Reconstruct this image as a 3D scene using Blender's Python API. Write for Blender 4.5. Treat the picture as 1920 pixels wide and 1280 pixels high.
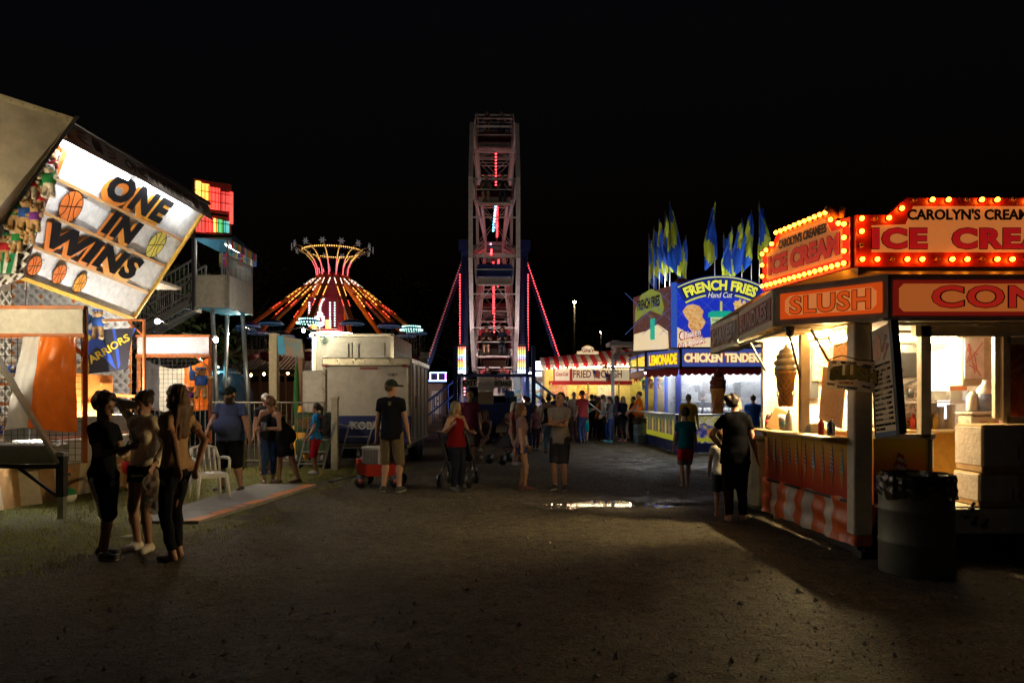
import bpy, math, random
import numpy as np
from mathutils import Vector, Matrix, Euler

for o in list(bpy.data.objects):
    bpy.data.objects.remove(o)
SC = bpy.context.scene
COL = SC.collection
R = math.radians
random.seed(7)
RNG = np.random.default_rng(7)

# ---------------------------------------------------------------- camera, world, exposure
F = 1333.0            # focal length in pixels of the 1920 wide frame
CAM_H = 1.6
HZ = 746.0            # horizon row
cam_d = bpy.data.cameras.new('camera')
cam = bpy.data.objects.new('camera', cam_d)
COL.objects.link(cam)
cam.location = (0, 0, CAM_H)
cam.rotation_euler = (R(90), 0, 0)
cam_d.sensor_width = 36.0
cam_d.lens = 36.0 * F / 1920.0
cam_d.shift_y = (HZ - 640.0) / 1920.0
cam_d.clip_start = 0.05
cam_d.clip_end = 2000
SC.camera = cam

w = bpy.data.worlds.new('World')
SC.world = w
w.use_nodes = True
nt = w.node_tree
bg = nt.nodes['Background']
sky = nt.nodes.new('ShaderNodeTexSky')
sky.sky_type = 'NISHITA'
sky.sun_disc = False
sky.sun_elevation = R(-4)
sky.sun_rotation = R(200)
nt.links.new(sky.outputs[0], bg.inputs[0])
bg.inputs[1].default_value = 0.1
SC.view_settings.view_transform = 'Standard'
SC.view_settings.look = 'None'
SC.view_settings.exposure = 0.0
SC.view_settings.gamma = 1.0
cy = SC.cycles
cy.use_denoising = True
cy.max_bounces = 6
cy.diffuse_bounces = 3
cy.glossy_bounces = 3
cy.transmission_bounces = 4
cy.transparent_max_bounces = 6
cy.caustics_reflective = False
cy.caustics_refractive = False
cy.sample_clamp_indirect = 3.0

# ---------------------------------------------------------------- placing
def W(px, py, Y):
    """the world point seen at photo pixel (px, py) at distance Y"""
    return Vector(((px - 960.0) / F * Y, Y, CAM_H - (py - HZ) / F * Y))

def G(px, py):
    Y = CAM_H * F / (py - HZ)
    return Vector(((px - 960.0) / F * Y, Y, 0.0))

# ---------------------------------------------------------------- materials
MATS = {}
def M(name, col=(.5, .5, .5), rough=.6, metal=0.0, var=.18, scale=9.0, bump=0.0, bscale=40.0, em=None, es=0.0, samp=True, alpha=1.0, trans=0.0, coat=0.0, dirt=0.0, thin=0.0, spec=.5):
    if name in MATS:
        return MATS[name]
    m = bpy.data.materials.new(name)
    m.use_nodes = True
    t = m.node_tree
    b = t.nodes['Principled BSDF']
    b.inputs['Roughness'].default_value = rough
    b.inputs['Metallic'].default_value = metal
    b.inputs['Alpha'].default_value = alpha
    b.inputs['Transmission Weight'].default_value = trans
    b.inputs['Coat Weight'].default_value = coat
    b.inputs['Specular IOR Level'].default_value = spec
    co = t.nodes.new('ShaderNodeTexCoord')
    if var > 0 or dirt > 0:
        n = t.nodes.new('ShaderNodeTexNoise')
        n.inputs['Scale'].default_value = scale
        n.inputs['Detail'].default_value = 6
        n.inputs['Roughness'].default_value = .65
        t.links.new(co.outputs['Object'], n.inputs['Vector'])
        r = t.nodes.new('ShaderNodeValToRGB')
        r.color_ramp.elements[0].position = .3
        r.color_ramp.elements[1].position = .7
        r.color_ramp.elements[0].color = tuple(c * (1 - var) for c in col) + (1,)
        r.color_ramp.elements[1].color = tuple(min(1, c * (1 + var)) for c in col) + (1,)
        t.links.new(n.outputs['Fac'], r.inputs[0])
        out = r.outputs[0]
        if dirt > 0:
            n2 = t.nodes.new('ShaderNodeTexNoise')
            n2.inputs['Scale'].default_value = 2.2
            n2.inputs['Detail'].default_value = 9
            n2.inputs['Roughness'].default_value = .7
            mp = t.nodes.new('ShaderNodeMapping')
            mp.inputs['Scale'].default_value = (1.6, 1.6, .35)
            t.links.new(co.outputs['Object'], mp.inputs[0])
            t.links.new(mp.outputs[0], n2.inputs['Vector'])
            r2 = t.nodes.new('ShaderNodeValToRGB')
            r2.color_ramp.elements[0].position = .48
            r2.color_ramp.elements[1].position = .72
            r2.color_ramp.elements[0].color = (0, 0, 0, 1)
            r2.color_ramp.elements[1].color = (dirt, dirt, dirt, 1)
            t.links.new(n2.outputs['Fac'], r2.inputs[0])
            mx = t.nodes.new('ShaderNodeMix')
            mx.data_type = 'RGBA'
            t.links.new(r2.outputs[0], mx.inputs[0])
            t.links.new(out, mx.inputs[6])
            mx.inputs[7].default_value = (.09, .07, .05, 1)
            out = mx.outputs[2]
        t.links.new(out, b.inputs['Base Color'])
        rr = t.nodes.new('ShaderNodeMapRange')
        rr.inputs[3].default_value = max(.03, rough - .12)
        rr.inputs[4].default_value = min(1, rough + .12)
        t.links.new(n.outputs['Fac'], rr.inputs[0])
        t.links.new(rr.outputs[0], b.inputs['Roughness'])
    else:
        b.inputs['Base Color'].default_value = tuple(col) + (1,)
    if bump > 0:
        nb = t.nodes.new('ShaderNodeTexNoise')
        nb.inputs['Scale'].default_value = bscale
        nb.inputs['Detail'].default_value = 5
        t.links.new(co.outputs['Object'], nb.inputs['Vector'])
        bp = t.nodes.new('ShaderNodeBump')
        bp.inputs['Strength'].default_value = bump
        bp.inputs['Distance'].default_value = .02
        t.links.new(nb.outputs['Fac'], bp.inputs['Height'])
        t.links.new(bp.outputs[0], b.inputs['Normal'])
    if es > 0:
        b.inputs['Emission Color'].default_value = tuple(em or col) + (1,)
        b.inputs['Emission Strength'].default_value = es
        if not samp:
            m.cycles.emission_sampling = 'NONE'
    if thin > 0:
        tl = t.nodes.new('ShaderNodeBsdfTranslucent')
        tl.inputs[0].default_value = tuple(col) + (1,)
        mx3 = t.nodes.new('ShaderNodeMixShader')
        mx3.inputs[0].default_value = thin
        t.links.new(b.outputs[0], mx3.inputs[1]); t.links.new(tl.outputs[0], mx3.inputs[2])
        t.links.new(mx3.outputs[0], t.nodes['Material Output'].inputs[0])
    MATS[name] = m
    return m

def grad_mat(name, stops, axis=2, lo=0.0, hi=1.0, rough=.4, es=0.0, wob=.05):
    """printed colour bands along one object axis between lo and hi (object coordinates)"""
    if name in MATS:
        return MATS[name]
    m = bpy.data.materials.new(name)
    m.use_nodes = True
    t = m.node_tree
    b = t.nodes['Principled BSDF']
    b.inputs['Roughness'].default_value = rough
    co = t.nodes.new('ShaderNodeTexCoord')
    sp = t.nodes.new('ShaderNodeSeparateXYZ')
    t.links.new(co.outputs['Object'], sp.inputs[0])
    mr = t.nodes.new('ShaderNodeMapRange')
    mr.inputs[1].default_value = lo
    mr.inputs[2].default_value = hi
    t.links.new(sp.outputs[axis], mr.inputs[0])
    n = t.nodes.new('ShaderNodeTexNoise')
    n.inputs['Scale'].default_value = 6
    n.inputs['Detail'].default_value = 6
    t.links.new(co.outputs['Object'], n.inputs['Vector'])
    ad = t.nodes.new('ShaderNodeMath')
    ad.operation = 'MULTIPLY_ADD'
    t.links.new(n.outputs['Fac'], ad.inputs[0])
    ad.inputs[1].default_value = wob * 2
    t.links.new(mr.outputs[0], ad.inputs[2])
    sb = t.nodes.new('ShaderNodeMath')
    sb.operation = 'SUBTRACT'
    t.links.new(ad.outputs[0], sb.inputs[0])
    sb.inputs[1].default_value = wob
    rp = t.nodes.new('ShaderNodeValToRGB')
    cr = rp.color_ramp
    while len(cr.elements) < len(stops):
        cr.elements.new(.5)
    for e, (p, c) in zip(cr.elements, stops):
        e.position = p
        e.color = tuple(c) + (1,)
    t.links.new(sb.outputs[0], rp.inputs[0])
    t.links.new(rp.outputs[0], b.inputs['Base Color'])
    if es > 0:
        t.links.new(rp.outputs[0], b.inputs['Emission Color'])
        b.inputs['Emission Strength'].default_value = es
    MATS[name] = m
    return m

def art_mat(name, cols=None, scale=3.0, es=0.0, rough=.4, dist=1.5):
    """a printed picture of food: mottled patches of the given colours"""
    if name in MATS:
        return MATS[name]
    m = bpy.data.materials.new(name)
    m.use_nodes = True
    t = m.node_tree
    b = t.nodes['Principled BSDF']
    b.inputs['Roughness'].default_value = rough
    co = t.nodes.new('ShaderNodeTexCoord')
    n = t.nodes.new('ShaderNodeTexNoise')
    n.inputs['Scale'].default_value = scale
    n.inputs['Detail'].default_value = 5
    n.inputs['Distortion'].default_value = dist
    t.links.new(co.outputs['Object'], n.inputs['Vector'])
    rp = t.nodes.new('ShaderNodeValToRGB')
    cr = rp.color_ramp
    while len(cr.elements) < len(cols):
        cr.elements.new(.5)
    for i, (e, c) in enumerate(zip(cr.elements, cols)):
        e.position = .3 + .4 * i / max(1, len(cols) - 1)
        e.color = tuple(c) + (1,)
    t.links.new(n.outputs['Fac'], rp.inputs[0])
    t.links.new(rp.outputs[0], b.inputs['Base Color'])
    if es > 0:
        t.links.new(rp.outputs[0], b.inputs['Emission Color'])
        b.inputs['Emission Strength'].default_value = es
        m.cycles.emission_sampling = 'NONE'
    MATS[name] = m
    return m

# ---------------------------------------------------------------- objects
ROOT_M = {}
def thing(name, label, cat, loc=(0, 0, 0), rz=0.0, group=None):
    o = bpy.data.objects.new(name, None)
    COL.objects.link(o)
    o.empty_display_size = .2
    o.location = loc
    o.rotation_euler = (0, 0, rz)
    tag(o, label, cat, group)
    ROOT_M[o.name] = (Matrix.Translation(Vector(loc)) @ Matrix.Rotation(rz, 4, 'Z')).inverted()
    return o

def tag(o, label=None, cat=None, group=None, kind=None):
    if label: o['label'] = label
    if cat: o['category'] = cat
    if group: o['group'] = group
    if kind: o['kind'] = kind
    return o

def link(name, me, parent=None, label=None):
    o = bpy.data.objects.new(name, me)
    COL.objects.link(o)
    if parent is not None:
        o.parent = parent
        ROOT_M[o.name] = ROOT_M.get(parent.name, Matrix.Identity(4))
    if label: o['label'] = label
    return o

def kids(o):
    return [c for c in bpy.data.objects if c.parent == o]

def copy_tree(o, parent=None, allobj=None):
    c = o.copy()
    COL.objects.link(c)
    c.parent = parent
    ROOT_M[c.name] = ROOT_M.get(o.name, Matrix.Identity(4))
    for ch in list(o.children):
        copy_tree(ch, c)
    return c

def dup(root, loc, rz=0.0, label=None, group=None):
    c = copy_tree(root)
    c.location = loc
    c.rotation_euler = (0, 0, rz)
    if label: c['label'] = label
    if group: c['group'] = group
    return c

class MB:
    def __init__(self):
        self.v = []; self.f = []; self.mi = []; self.sm = []
        self.mats = []
        self.T = None
        self.calls = []
    def _m(self, mat):
        if mat is None: return 0
        if mat not in self.mats: self.mats.append(mat)
        return self.mats.index(mat)
    def add(self, vs, fs, mat=None, smooth=False):
        b = len(self.v)
        self.calls.append((len(self.f), len(fs)))
        if self.T is not None:
            vs = [self.T @ Vector(p) for p in vs]
        self.v += [tuple(p) for p in vs]
        k = self._m(mat)
        for f in fs:
            self.f.append(tuple(i + b for i in f)); self.mi.append(k); self.sm.append(smooth)
        return self
    def box(self, c, s, rot=None, mat=None, bev=0.0):
        hx, hy, hz = s[0] / 2, s[1] / 2, s[2] / 2
        if bev > 0:
            b = min(bev, hx * .8, hy * .8, hz * .8)
            vs = []
            for z, k in ((-hz, b), (-hz + b, 0), (hz - b, 0), (hz, b)):
                x, y = hx - k, hy - k
                vs += [(-x + b, -y, z), (x - b, -y, z), (x, -y + b, z), (x, y - b, z), (x - b, y, z), (-x + b, y, z), (-x, y - b, z), (-x, -y + b, z)]
            fs = [tuple(range(7, -1, -1)), tuple(range(24, 32))]
            for l in range(3):
                for i in range(8):
                    j = (i + 1) % 8
                    fs.append((l * 8 + i, l * 8 + j, l * 8 + 8 + j, l * 8 + 8 + i))
        else:
            vs = [(x, y, z) for z in (-hz, hz) for x, y in ((-hx, -hy), (hx, -hy), (hx, hy), (-hx, hy))]
            fs = [(3, 2, 1, 0), (4, 5, 6, 7), (0, 1, 5, 4), (1, 2, 6, 5), (2, 3, 7, 6), (3, 0, 4, 7)]
        c = Vector(c)
        if rot is not None:
            vs = [c + rot @ Vector(p) for p in vs]
        else:
            vs = [c + Vector(p) for p in vs]
        return self.add(vs, fs, mat)
    def bar(self, p, q, wx, wy=None, mat=None, up=(0, 0, 1)):
        p, q = Vector(p), Vector(q)
        wy = wy or wx
        d = q - p
        L = d.length
        if L < 1e-6: return self
        d.normalize()
        up = Vector(up)
        if abs(d.dot(up)) > .98: up = Vector((1, 0, 0)) if abs(d.x) < .9 else Vector((0, 1, 0))
        s = d.cross(up).normalized()
        u = s.cross(d).normalized()
        rot = Matrix((s, d, u)).transposed()
        return self.box((p + q) / 2, (wx, L, wy), rot, mat)
    def tube(self, pts, r, n=8, mat=None, caps=True, closed=False):
        pts = [Vector(p) for p in pts]
        m = len(pts)
        rs = r if isinstance(r, (list, tuple)) else [r] * m
        vs = []
        ref = None
        for i in range(m):
            if closed: d = pts[(i + 1) % m] - pts[i - 1]
            else: d = pts[min(i + 1, m - 1)] - pts[max(i - 1, 0)]
            if d.length < 1e-9: d = Vector((0, 0, 1))
            d.normalize()
            if ref is None:
                ref = Vector((0, 0, 1)) if abs(d.z) < .9 else Vector((1, 0, 0))
            s = d.cross(ref)
            if s.length < 1e-4: s = d.cross(Vector((0, 1, 0)))
            s.normalize()
            u = s.cross(d).normalized()
            ref = u
            for k in range(n):
                a = 2 * math.pi * k / n
                vs.append(pts[i] + (s * math.cos(a) + u * math.sin(a)) * rs[i])
        fs = []
        for i in range(m if closed else m - 1):
            for k in range(n):
                a, b = i * n + k, i * n + (k + 1) % n
                c, d2 = ((i + 1) % m) * n + (k + 1) % n, ((i + 1) % m) * n + k
                fs.append((a, b, c, d2))
        if caps and not closed:
            fs.append(tuple(range(n - 1, -1, -1)))
            fs.append(tuple(range((m - 1) * n, m * n)))
        return self.add(vs, fs, mat, smooth=n > 5)
    def lathe(self, prof, c=(0, 0, 0), n=24, mat=None, axis=None, caps=True):
        c = Vector(c)
        vs = []
        for r, z in prof:
            for k in range(n):
                a = 2 * math.pi * k / n
                p = Vector((r * math.cos(a), r * math.sin(a), z))
                if axis is not None: p = axis @ p
                vs.append(c + p)
        fs = []
        for i in range(len(prof) - 1):
            for k in range(n):
                fs.append((i * n + k, i * n + (k + 1) % n, (i + 1) * n + (k + 1) % n, (i + 1) * n + k))
        if caps:
            fs.append(tuple(range(n - 1, -1, -1)))
            fs.append(tuple(range((len(prof) - 1) * n, len(prof) * n)))
        return self.add(vs, fs, mat, smooth=True)
    def ball(self, c, r, n=8, mat=None, sc=(1, 1, 1)):
        prof = []
        m = max(4, n // 2 + 1)
        c = Vector(c)
        vs = [c + Vector((0, 0, -r * sc[2]))]
        for i in range(1, m):
            ph = math.pi * i / m
            for k in range(n):
                a = 2 * math.pi * k / n
                vs.append(c + Vector((r * sc[0] * math.sin(ph) * math.cos(a), r * sc[1] * math.sin(ph) * math.sin(a), -r * sc[2] * math.cos(ph))))
        vs.append(c + Vector((0, 0, r * sc[2])))
        fs = []
        for k in range(n):
            fs.append((0, 1 + (k + 1) % n, 1 + k))
        for i in range(m - 2):
            for k in range(n):
                a, b = 1 + i * n + k, 1 + i * n + (k + 1) % n
                fs.append((a, b, b + n, a + n))
        e = len(vs) - 1
        s = 1 + (m - 2) * n
        for k in range(n):
            fs.append((s + k, s + (k + 1) % n, e))
        return self.add(vs, fs, mat, smooth=True)
    def prism(self, poly, M4, t, mat=None, z0=0.0):
        """2-D outline in the frame M4 (x, y), thickness t from z0 along the frame's z"""
        n = len(poly)
        ar = sum(poly[i][0] * poly[(i + 1) % n][1] - poly[(i + 1) % n][0] * poly[i][1] for i in range(n))
        if ar < 0: poly = poly[::-1]
        vs = [M4 @ Vector((x, y, z0)) for x, y in poly] + [M4 @ Vector((x, y, z0 + t)) for x, y in poly]
        fs = [tuple(range(n - 1, -1, -1)), tuple(range(n, 2 * n))]
        for i in range(n):
            j = (i + 1) % n
            fs.append((i, j, n + j, n + i))
        return self.add(vs, fs, mat)
    def fbox(self, M4, u0, u1, v0, v1, w0, w1, mat=None):
        return self.prism([(u0, v0), (u1, v0), (u1, v1), (u0, v1)], M4, w1 - w0, mat, w0)
    def sheet(self, fn, nu, nv, mat=None, smooth=True, thick=0.0):
        vs = [Vector(fn(i / nu, j / nv)) for j in range(nv + 1) for i in range(nu + 1)]
        fs = [(j * (nu + 1) + i, j * (nu + 1) + i + 1, (j + 1) * (nu + 1) + i + 1, (j + 1) * (nu + 1) + i) for j in range(nv) for i in range(nu)]
        return self.add(vs, fs, mat, smooth)
    def build_each(self, name, mat=None, parent=None, per=1):
        """every PER shapes become a part of their own"""
        for i in range(0, len(self.calls), per):
            q = MB()
            a = self.calls[i][0]; e = sum(self.calls[min(i + per, len(self.calls)) - 1])
            ids = sorted({k for f in self.f[a:e] for k in f}); m_ = {k: j for j, k in enumerate(ids)}
            q.v = [self.v[k] for k in ids]; q.f = [tuple(m_[k] for k in f) for f in self.f[a:e]]; q.mi = self.mi[a:e]; q.sm = self.sm[a:e]; q.mats = self.mats
            o = q.build(name, mat, parent)
        return o
    def build(self, name, mat=None, parent=None, label=None):
        me = bpy.data.meshes.new(name)
        inv = ROOT_M.get(parent.name) if parent is not None else None
        v = self.v
        if inv is not None and inv != Matrix.Identity(4):
            v = [tuple(inv @ Vector(p)) for p in v]
        elif parent is None and v:
            xs = np.array(v); lo, hi = xs.min(0), xs.max(0)
            org = Vector(((lo[0] + hi[0]) / 2, (lo[1] + hi[1]) / 2, lo[2]))
            v = [tuple(Vector(p) - org) for p in v]
        me.from_pydata(v, [], self.f)
        ms = self.mats if self.mats else [mat]
        for m_ in ms: me.materials.append(m_)
        if self.mats: me.polygons.foreach_set('material_index', self.mi)
        me.polygons.foreach_set('use_smooth', self.sm)
        me.update()
        o = link(name, me, parent, label)
        if parent is None and v:
            o.location = org
            ROOT_M[o.name] = Matrix.Translation(org).inverted()
        return o

def frame(A, B, up=(0, 0, 1)):
    """board frame: origin A, x from A to B, y up, z out of the board towards its readers"""
    A, B = Vector(A), Vector(B)
    x = (B - A).normalized()
    up = Vector(up)
    z = x.cross(up).normalized()
    y = z.cross(x).normalized()
    m = Matrix((x, y, z)).transposed().to_4x4()
    m.translation = A
    return m, (B - A).length

# ---------------------------------------------------------------- lettering
TCACHE = {}
def text_geo(s, bold=0.0, shear=0.0, ext=.01, space=1.0, res=3):
    key = (s, bold, shear, ext, space)
    if key in TCACHE: return TCACHE[key]
    cu = bpy.data.curves.new('lettering', 'FONT')
    cu.body = s
    cu.size = 1.0
    cu.align_x = 'CENTER'
    cu.offset = bold
    cu.shear = shear
    cu.extrude = ext
    cu.space_character = space
    cu.resolution_u = res
    ob = bpy.data.objects.new('lettering', cu)
    COL.objects.link(ob)
    me = bpy.data.meshes.new_from_object(ob)
    n = len(me.vertices)
    v = np.zeros(n * 3); me.vertices.foreach_get('co', v)
    v = v.reshape(-1, 3)
    fs = [tuple(p.vertices) for p in me.polygons]
    bpy.data.objects.remove(ob); bpy.data.curves.remove(cu); bpy.data.meshes.remove(me)
    lo, hi = v.min(0), v.max(0)
    v[:, 0] -= (lo[0] + hi[0]) / 2
    v[:, 1] -= lo[1]
    TCACHE[key] = (v, fs, hi[0] - lo[0], hi[1] - lo[1])
    return TCACHE[key]

def put_text(mb, s, M4, u, v, w_, h_, z=.006, mat=None, bold=0.0, shear=0.0, ext=.003, space=1.0, warp=None, rot=0.0, grow=0.0):
    """letters filling w_ x h_ of the frame, their bottom middle at (u, v), z proud of it"""
    vs, fs, tw, th = text_geo(s, bold, shear, .01, space)
    p = vs.copy()
    sx, sy = (w_ + 2 * grow) / tw, (h_ + 2 * grow) / th
    x = p[:, 0] * sx; y = p[:, 1] * sy - grow
    zz = z + np.sign(p[:, 2]) * ext
    if rot:
        c, s_ = math.cos(rot), math.sin(rot)
        x, y = x * c - y * s_, x * s_ + y * c
    if warp is not None:
        x, y = warp(x, y)
    pts = [M4 @ Vector((u + a, v + b, c)) for a, b, c in zip(x, y, zz)]
    mb.add(pts, fs, mat)
    return mb

def letters(name, s, M4, u, v, w_, h_, mat, parent, label=None, out=None, **k):
    """lettering part; OUT=(material, grow) lays a wider outline behind it as its sub-part"""
    z = k.pop('z', .006)
    ob = put_text(MB(), s, M4, u, v, w_, h_, z=z + (.004 if out else 0), **k).build(name, mat, parent, label)
    if out:
        k2 = dict(k); k2['bold'] = k.get('bold', 0) + out[1]
        g = out[2] if len(out) > 2 else out[1] * .5 * h_
        put_text(MB(), s, M4, u, v, w_, h_, z=z, grow=g, **k2).build(name + '_outline', out[0], ob)
    return ob
# ---------------------------------------------------------------- organic shapes: smooth distance fields, meshed
def _cap(P, a, b, ra, rb, d=None, f=1.0, flat=False):
    ab = b - a
    L2 = float(ab @ ab) + 1e-12
    q = P - a
    t = (q @ ab) / L2
    tc = np.clip(t, 0, 1.25 if flat else 1)
    c = q - tc[..., None] * ab
    if d is not None and f != 1.0:
        k = c @ d
        c = c + (f - 1) * k[..., None] * d
    D = np.sqrt((c * c).sum(-1)) - (ra + (rb - ra) * np.clip(tc, 0, 1))
    if flat:
        D = np.maximum(D, (t - 1) * math.sqrt(L2))
    return D

def sdf_geo(prims, vox, k=.03, fold=0.0, seed=1, fscale=1.0, floor=None):
    pad = vox * 2.5 + .01
    lo = np.full(3, 1e9); hi = -lo
    bx = []
    for p in prims:
        if p[0][0] == 'c':
            a, b, ra, rb = np.array(p[1], float), np.array(p[2], float), p[3], p[4]
            m = max(ra, rb)
            l, h = np.minimum(a, b) - m, np.maximum(a, b) + m
        elif p[0] == 'p-':
            l, h = np.full(3, -9.), np.full(3, 9.)
        else:
            c = np.array(p[1], float); m = max(p[2])
            l, h = c - m, c + m
        bx.append((l, h))
        if p[0][-1] != '-':
            lo = np.minimum(lo, l); hi = np.maximum(hi, h)
    lo -= pad + fold; hi += pad + fold
    n = np.ceil((hi - lo) / vox).astype(int) + 1
    D = np.full(tuple(n), 0.5)
    ax = [lo[i] + vox * np.arange(n[i]) for i in range(3)]
    for p, (l, h) in zip(prims, bx):
        e = k + vox * 3 + .01
        i0 = np.maximum(0, np.floor((l - e - lo) / vox).astype(int))
        i1 = np.minimum(n, np.ceil((h + e - lo) / vox).astype(int) + 1)
        if (i1 <= i0).any(): continue
        sl = tuple(slice(a, b) for a, b in zip(i0, i1))
        P = np.stack(np.meshgrid(*[ax[i][sl[i]] for i in range(3)], indexing='ij'), -1)
        kind = p[0]
        if kind[0] == 'c':
            d = None; f = 1.0; flat = 'f' in kind
            if len(p) > 5 and p[5] is not None:
                d = np.array(p[5], float); f = p[6]
            dd = _cap(P, np.array(p[1], float), np.array(p[2], float), p[3], p[4], d, f, flat)
        elif kind == 'p-':
            dd = -((P - np.array(p[1], float)) @ np.array(p[2], float))
        else:
            q = P - np.array(p[1], float)
            if len(p) > 3 and p[3] is not None: q = q @ np.array(p[3], float)
            r = np.array(p[2], float)
            k0 = np.sqrt(((q / r) ** 2).sum(-1)); k1 = np.sqrt(((q / r ** 2) ** 2).sum(-1)) + 1e-9
            dd = k0 * (k0 - 1) / k1
        cur = D[sl]
        if kind[-1] == '-':
            D[sl] = np.maximum(cur, -dd)
        else:
            kk = k if len(p) < 8 else p[7]
            hh = np.clip(.5 + .5 * (cur - dd) / kk, 0, 1)
            D[sl] = cur * (1 - hh) + dd * hh - kk * hh * (1 - hh)
    if fold > 0:
        rg = np.random.default_rng(seed)
        X, Y, Z = np.meshgrid(*ax, indexing='ij')
        N = 0
        for i in range(5):
            a = rg.normal(size=3) * np.array([22, 22, 12]) * fscale
            N = N + np.sin(a[0] * X + a[1] * Y + a[2] * Z + rg.uniform(0, 6) + 1.2 * np.sin(9 * fscale * Z + i))
        D = D + fold * N / 2.2
    if floor is not None:
        Z = ax[2][None, None, :]
        D = np.maximum(D, floor - Z + 0 * D)
    D[0], D[-1] = .5, .5; D[:, 0], D[:, -1] = .5, .5; D[:, :, 0], D[:, :, -1] = .5, .5
    S = D < 0
    c = [s - 1 for s in D.shape]
    acc = np.zeros(tuple(c) + (3,), np.float32); cnt = np.zeros(tuple(c), np.float32)
    quads = []
    idx = np.full(tuple(c), -1, np.int64)
    for axn in range(3):
        o1, o2 = (axn + 1) % 3, (axn + 2) % 3
        s0 = [slice(None)] * 3; s1 = [slice(None)] * 3
        s0[axn] = slice(0, -1); s1[axn] = slice(1, None)
        v0, v1 = D[tuple(s0)], D[tuple(s1)]
        cr = S[tuple(s0)] != S[tuple(s1)]
        I = np.argwhere(cr)
        a, b = v0[cr], v1[cr]
        t = a / (a - b)
        pos = I.astype(np.float32); pos[:, axn] += t
        for d1 in (0, 1):
            for d2 in (0, 1):
                J = I.copy(); J[:, o1] -= d1; J[:, o2] -= d2
                np.add.at(acc, (J[:, 0], J[:, 1], J[:, 2]), pos)
                np.add.at(cnt, (J[:, 0], J[:, 1], J[:, 2]), 1)
        quads.append((axn, I, a < 0))
    use = cnt > 0
    idx[use] = np.arange(use.sum())
    V = lo + (acc[use] / cnt[use][:, None]) * vox
    Fs = []
    for axn, I, ins in quads:
        o1, o2 = (axn + 1) % 3, (axn + 2) % 3
        def at(d1, d2):
            J = I.copy(); J[:, o1] -= d1; J[:, o2] -= d2
            return idx[J[:, 0], J[:, 1], J[:, 2]]
        q = np.stack([at(1, 1), at(0, 1), at(0, 0), at(1, 0)], 1)
        q[~ins] = q[~ins][:, ::-1]
        Fs.append(q)
    return V, np.concatenate(Fs) if Fs else np.zeros((0, 4), int)

def sdf_obj(name, prims, vox, mat, parent, k=.03, fold=0.0, seed=1, fscale=1.0, floor=None, paint=None, label=None):
    V, Q = sdf_geo(prims, vox, k, fold, seed, fscale, floor)
    me = bpy.data.meshes.new(name)
    nq = len(Q)
    me.vertices.add(len(V)); me.vertices.foreach_set('co', V.astype(np.float32).ravel())
    me.loops.add(nq * 4); me.loops.foreach_set('vertex_index', Q.astype(np.int32).ravel())
    me.polygons.add(nq); me.polygons.foreach_set('loop_start', np.arange(0, nq * 4, 4, dtype=np.int32))
    me.polygons.foreach_set('use_smooth', np.ones(nq, bool))
    mats = mat if isinstance(mat, list) else [mat]
    for m_ in mats: me.materials.append(m_)
    if paint is not None:
        me.polygons.foreach_set('material_index', paint(V[Q].mean(1)).astype(np.int32))
    me.update(); me.validate()
    return link(name, me, parent, label)

# ---------------------------------------------------------------- people
SKIN = {'l': (.38, .205, .135), 'm': (.29, .15, .09), 't': (.33, .175, .11)}
def v3(*a): return np.array(a, float)
def rotz(a): return np.array([[math.cos(a), -math.sin(a), 0], [math.sin(a), math.cos(a), 0], [0, 0, 1.]])
def rotx(a): return np.array([[1, 0, 0], [0, math.cos(a), -math.sin(a)], [0, math.sin(a), math.cos(a)]])
def roty(a): return np.array([[math.cos(a), 0, math.sin(a)], [0, 1, 0], [-math.sin(a), 0, math.cos(a)]])
def ik(a, b, l1, l2, pole):
    d = b - a; L = np.linalg.norm(d)
    if L > (l1 + l2) * .999:
        b = a + d / L * (l1 + l2) * .999; d = b - a; L = np.linalg.norm(d)
    u = d / L
    x = (l1 * l1 - l2 * l2 + L * L) / (2 * L)
    h = math.sqrt(max(0, l1 * l1 - x * x))
    p = pole - u * (pole @ u)
    p = p / (np.linalg.norm(p) + 1e-9)
    return a + u * x + p * h, b

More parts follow.
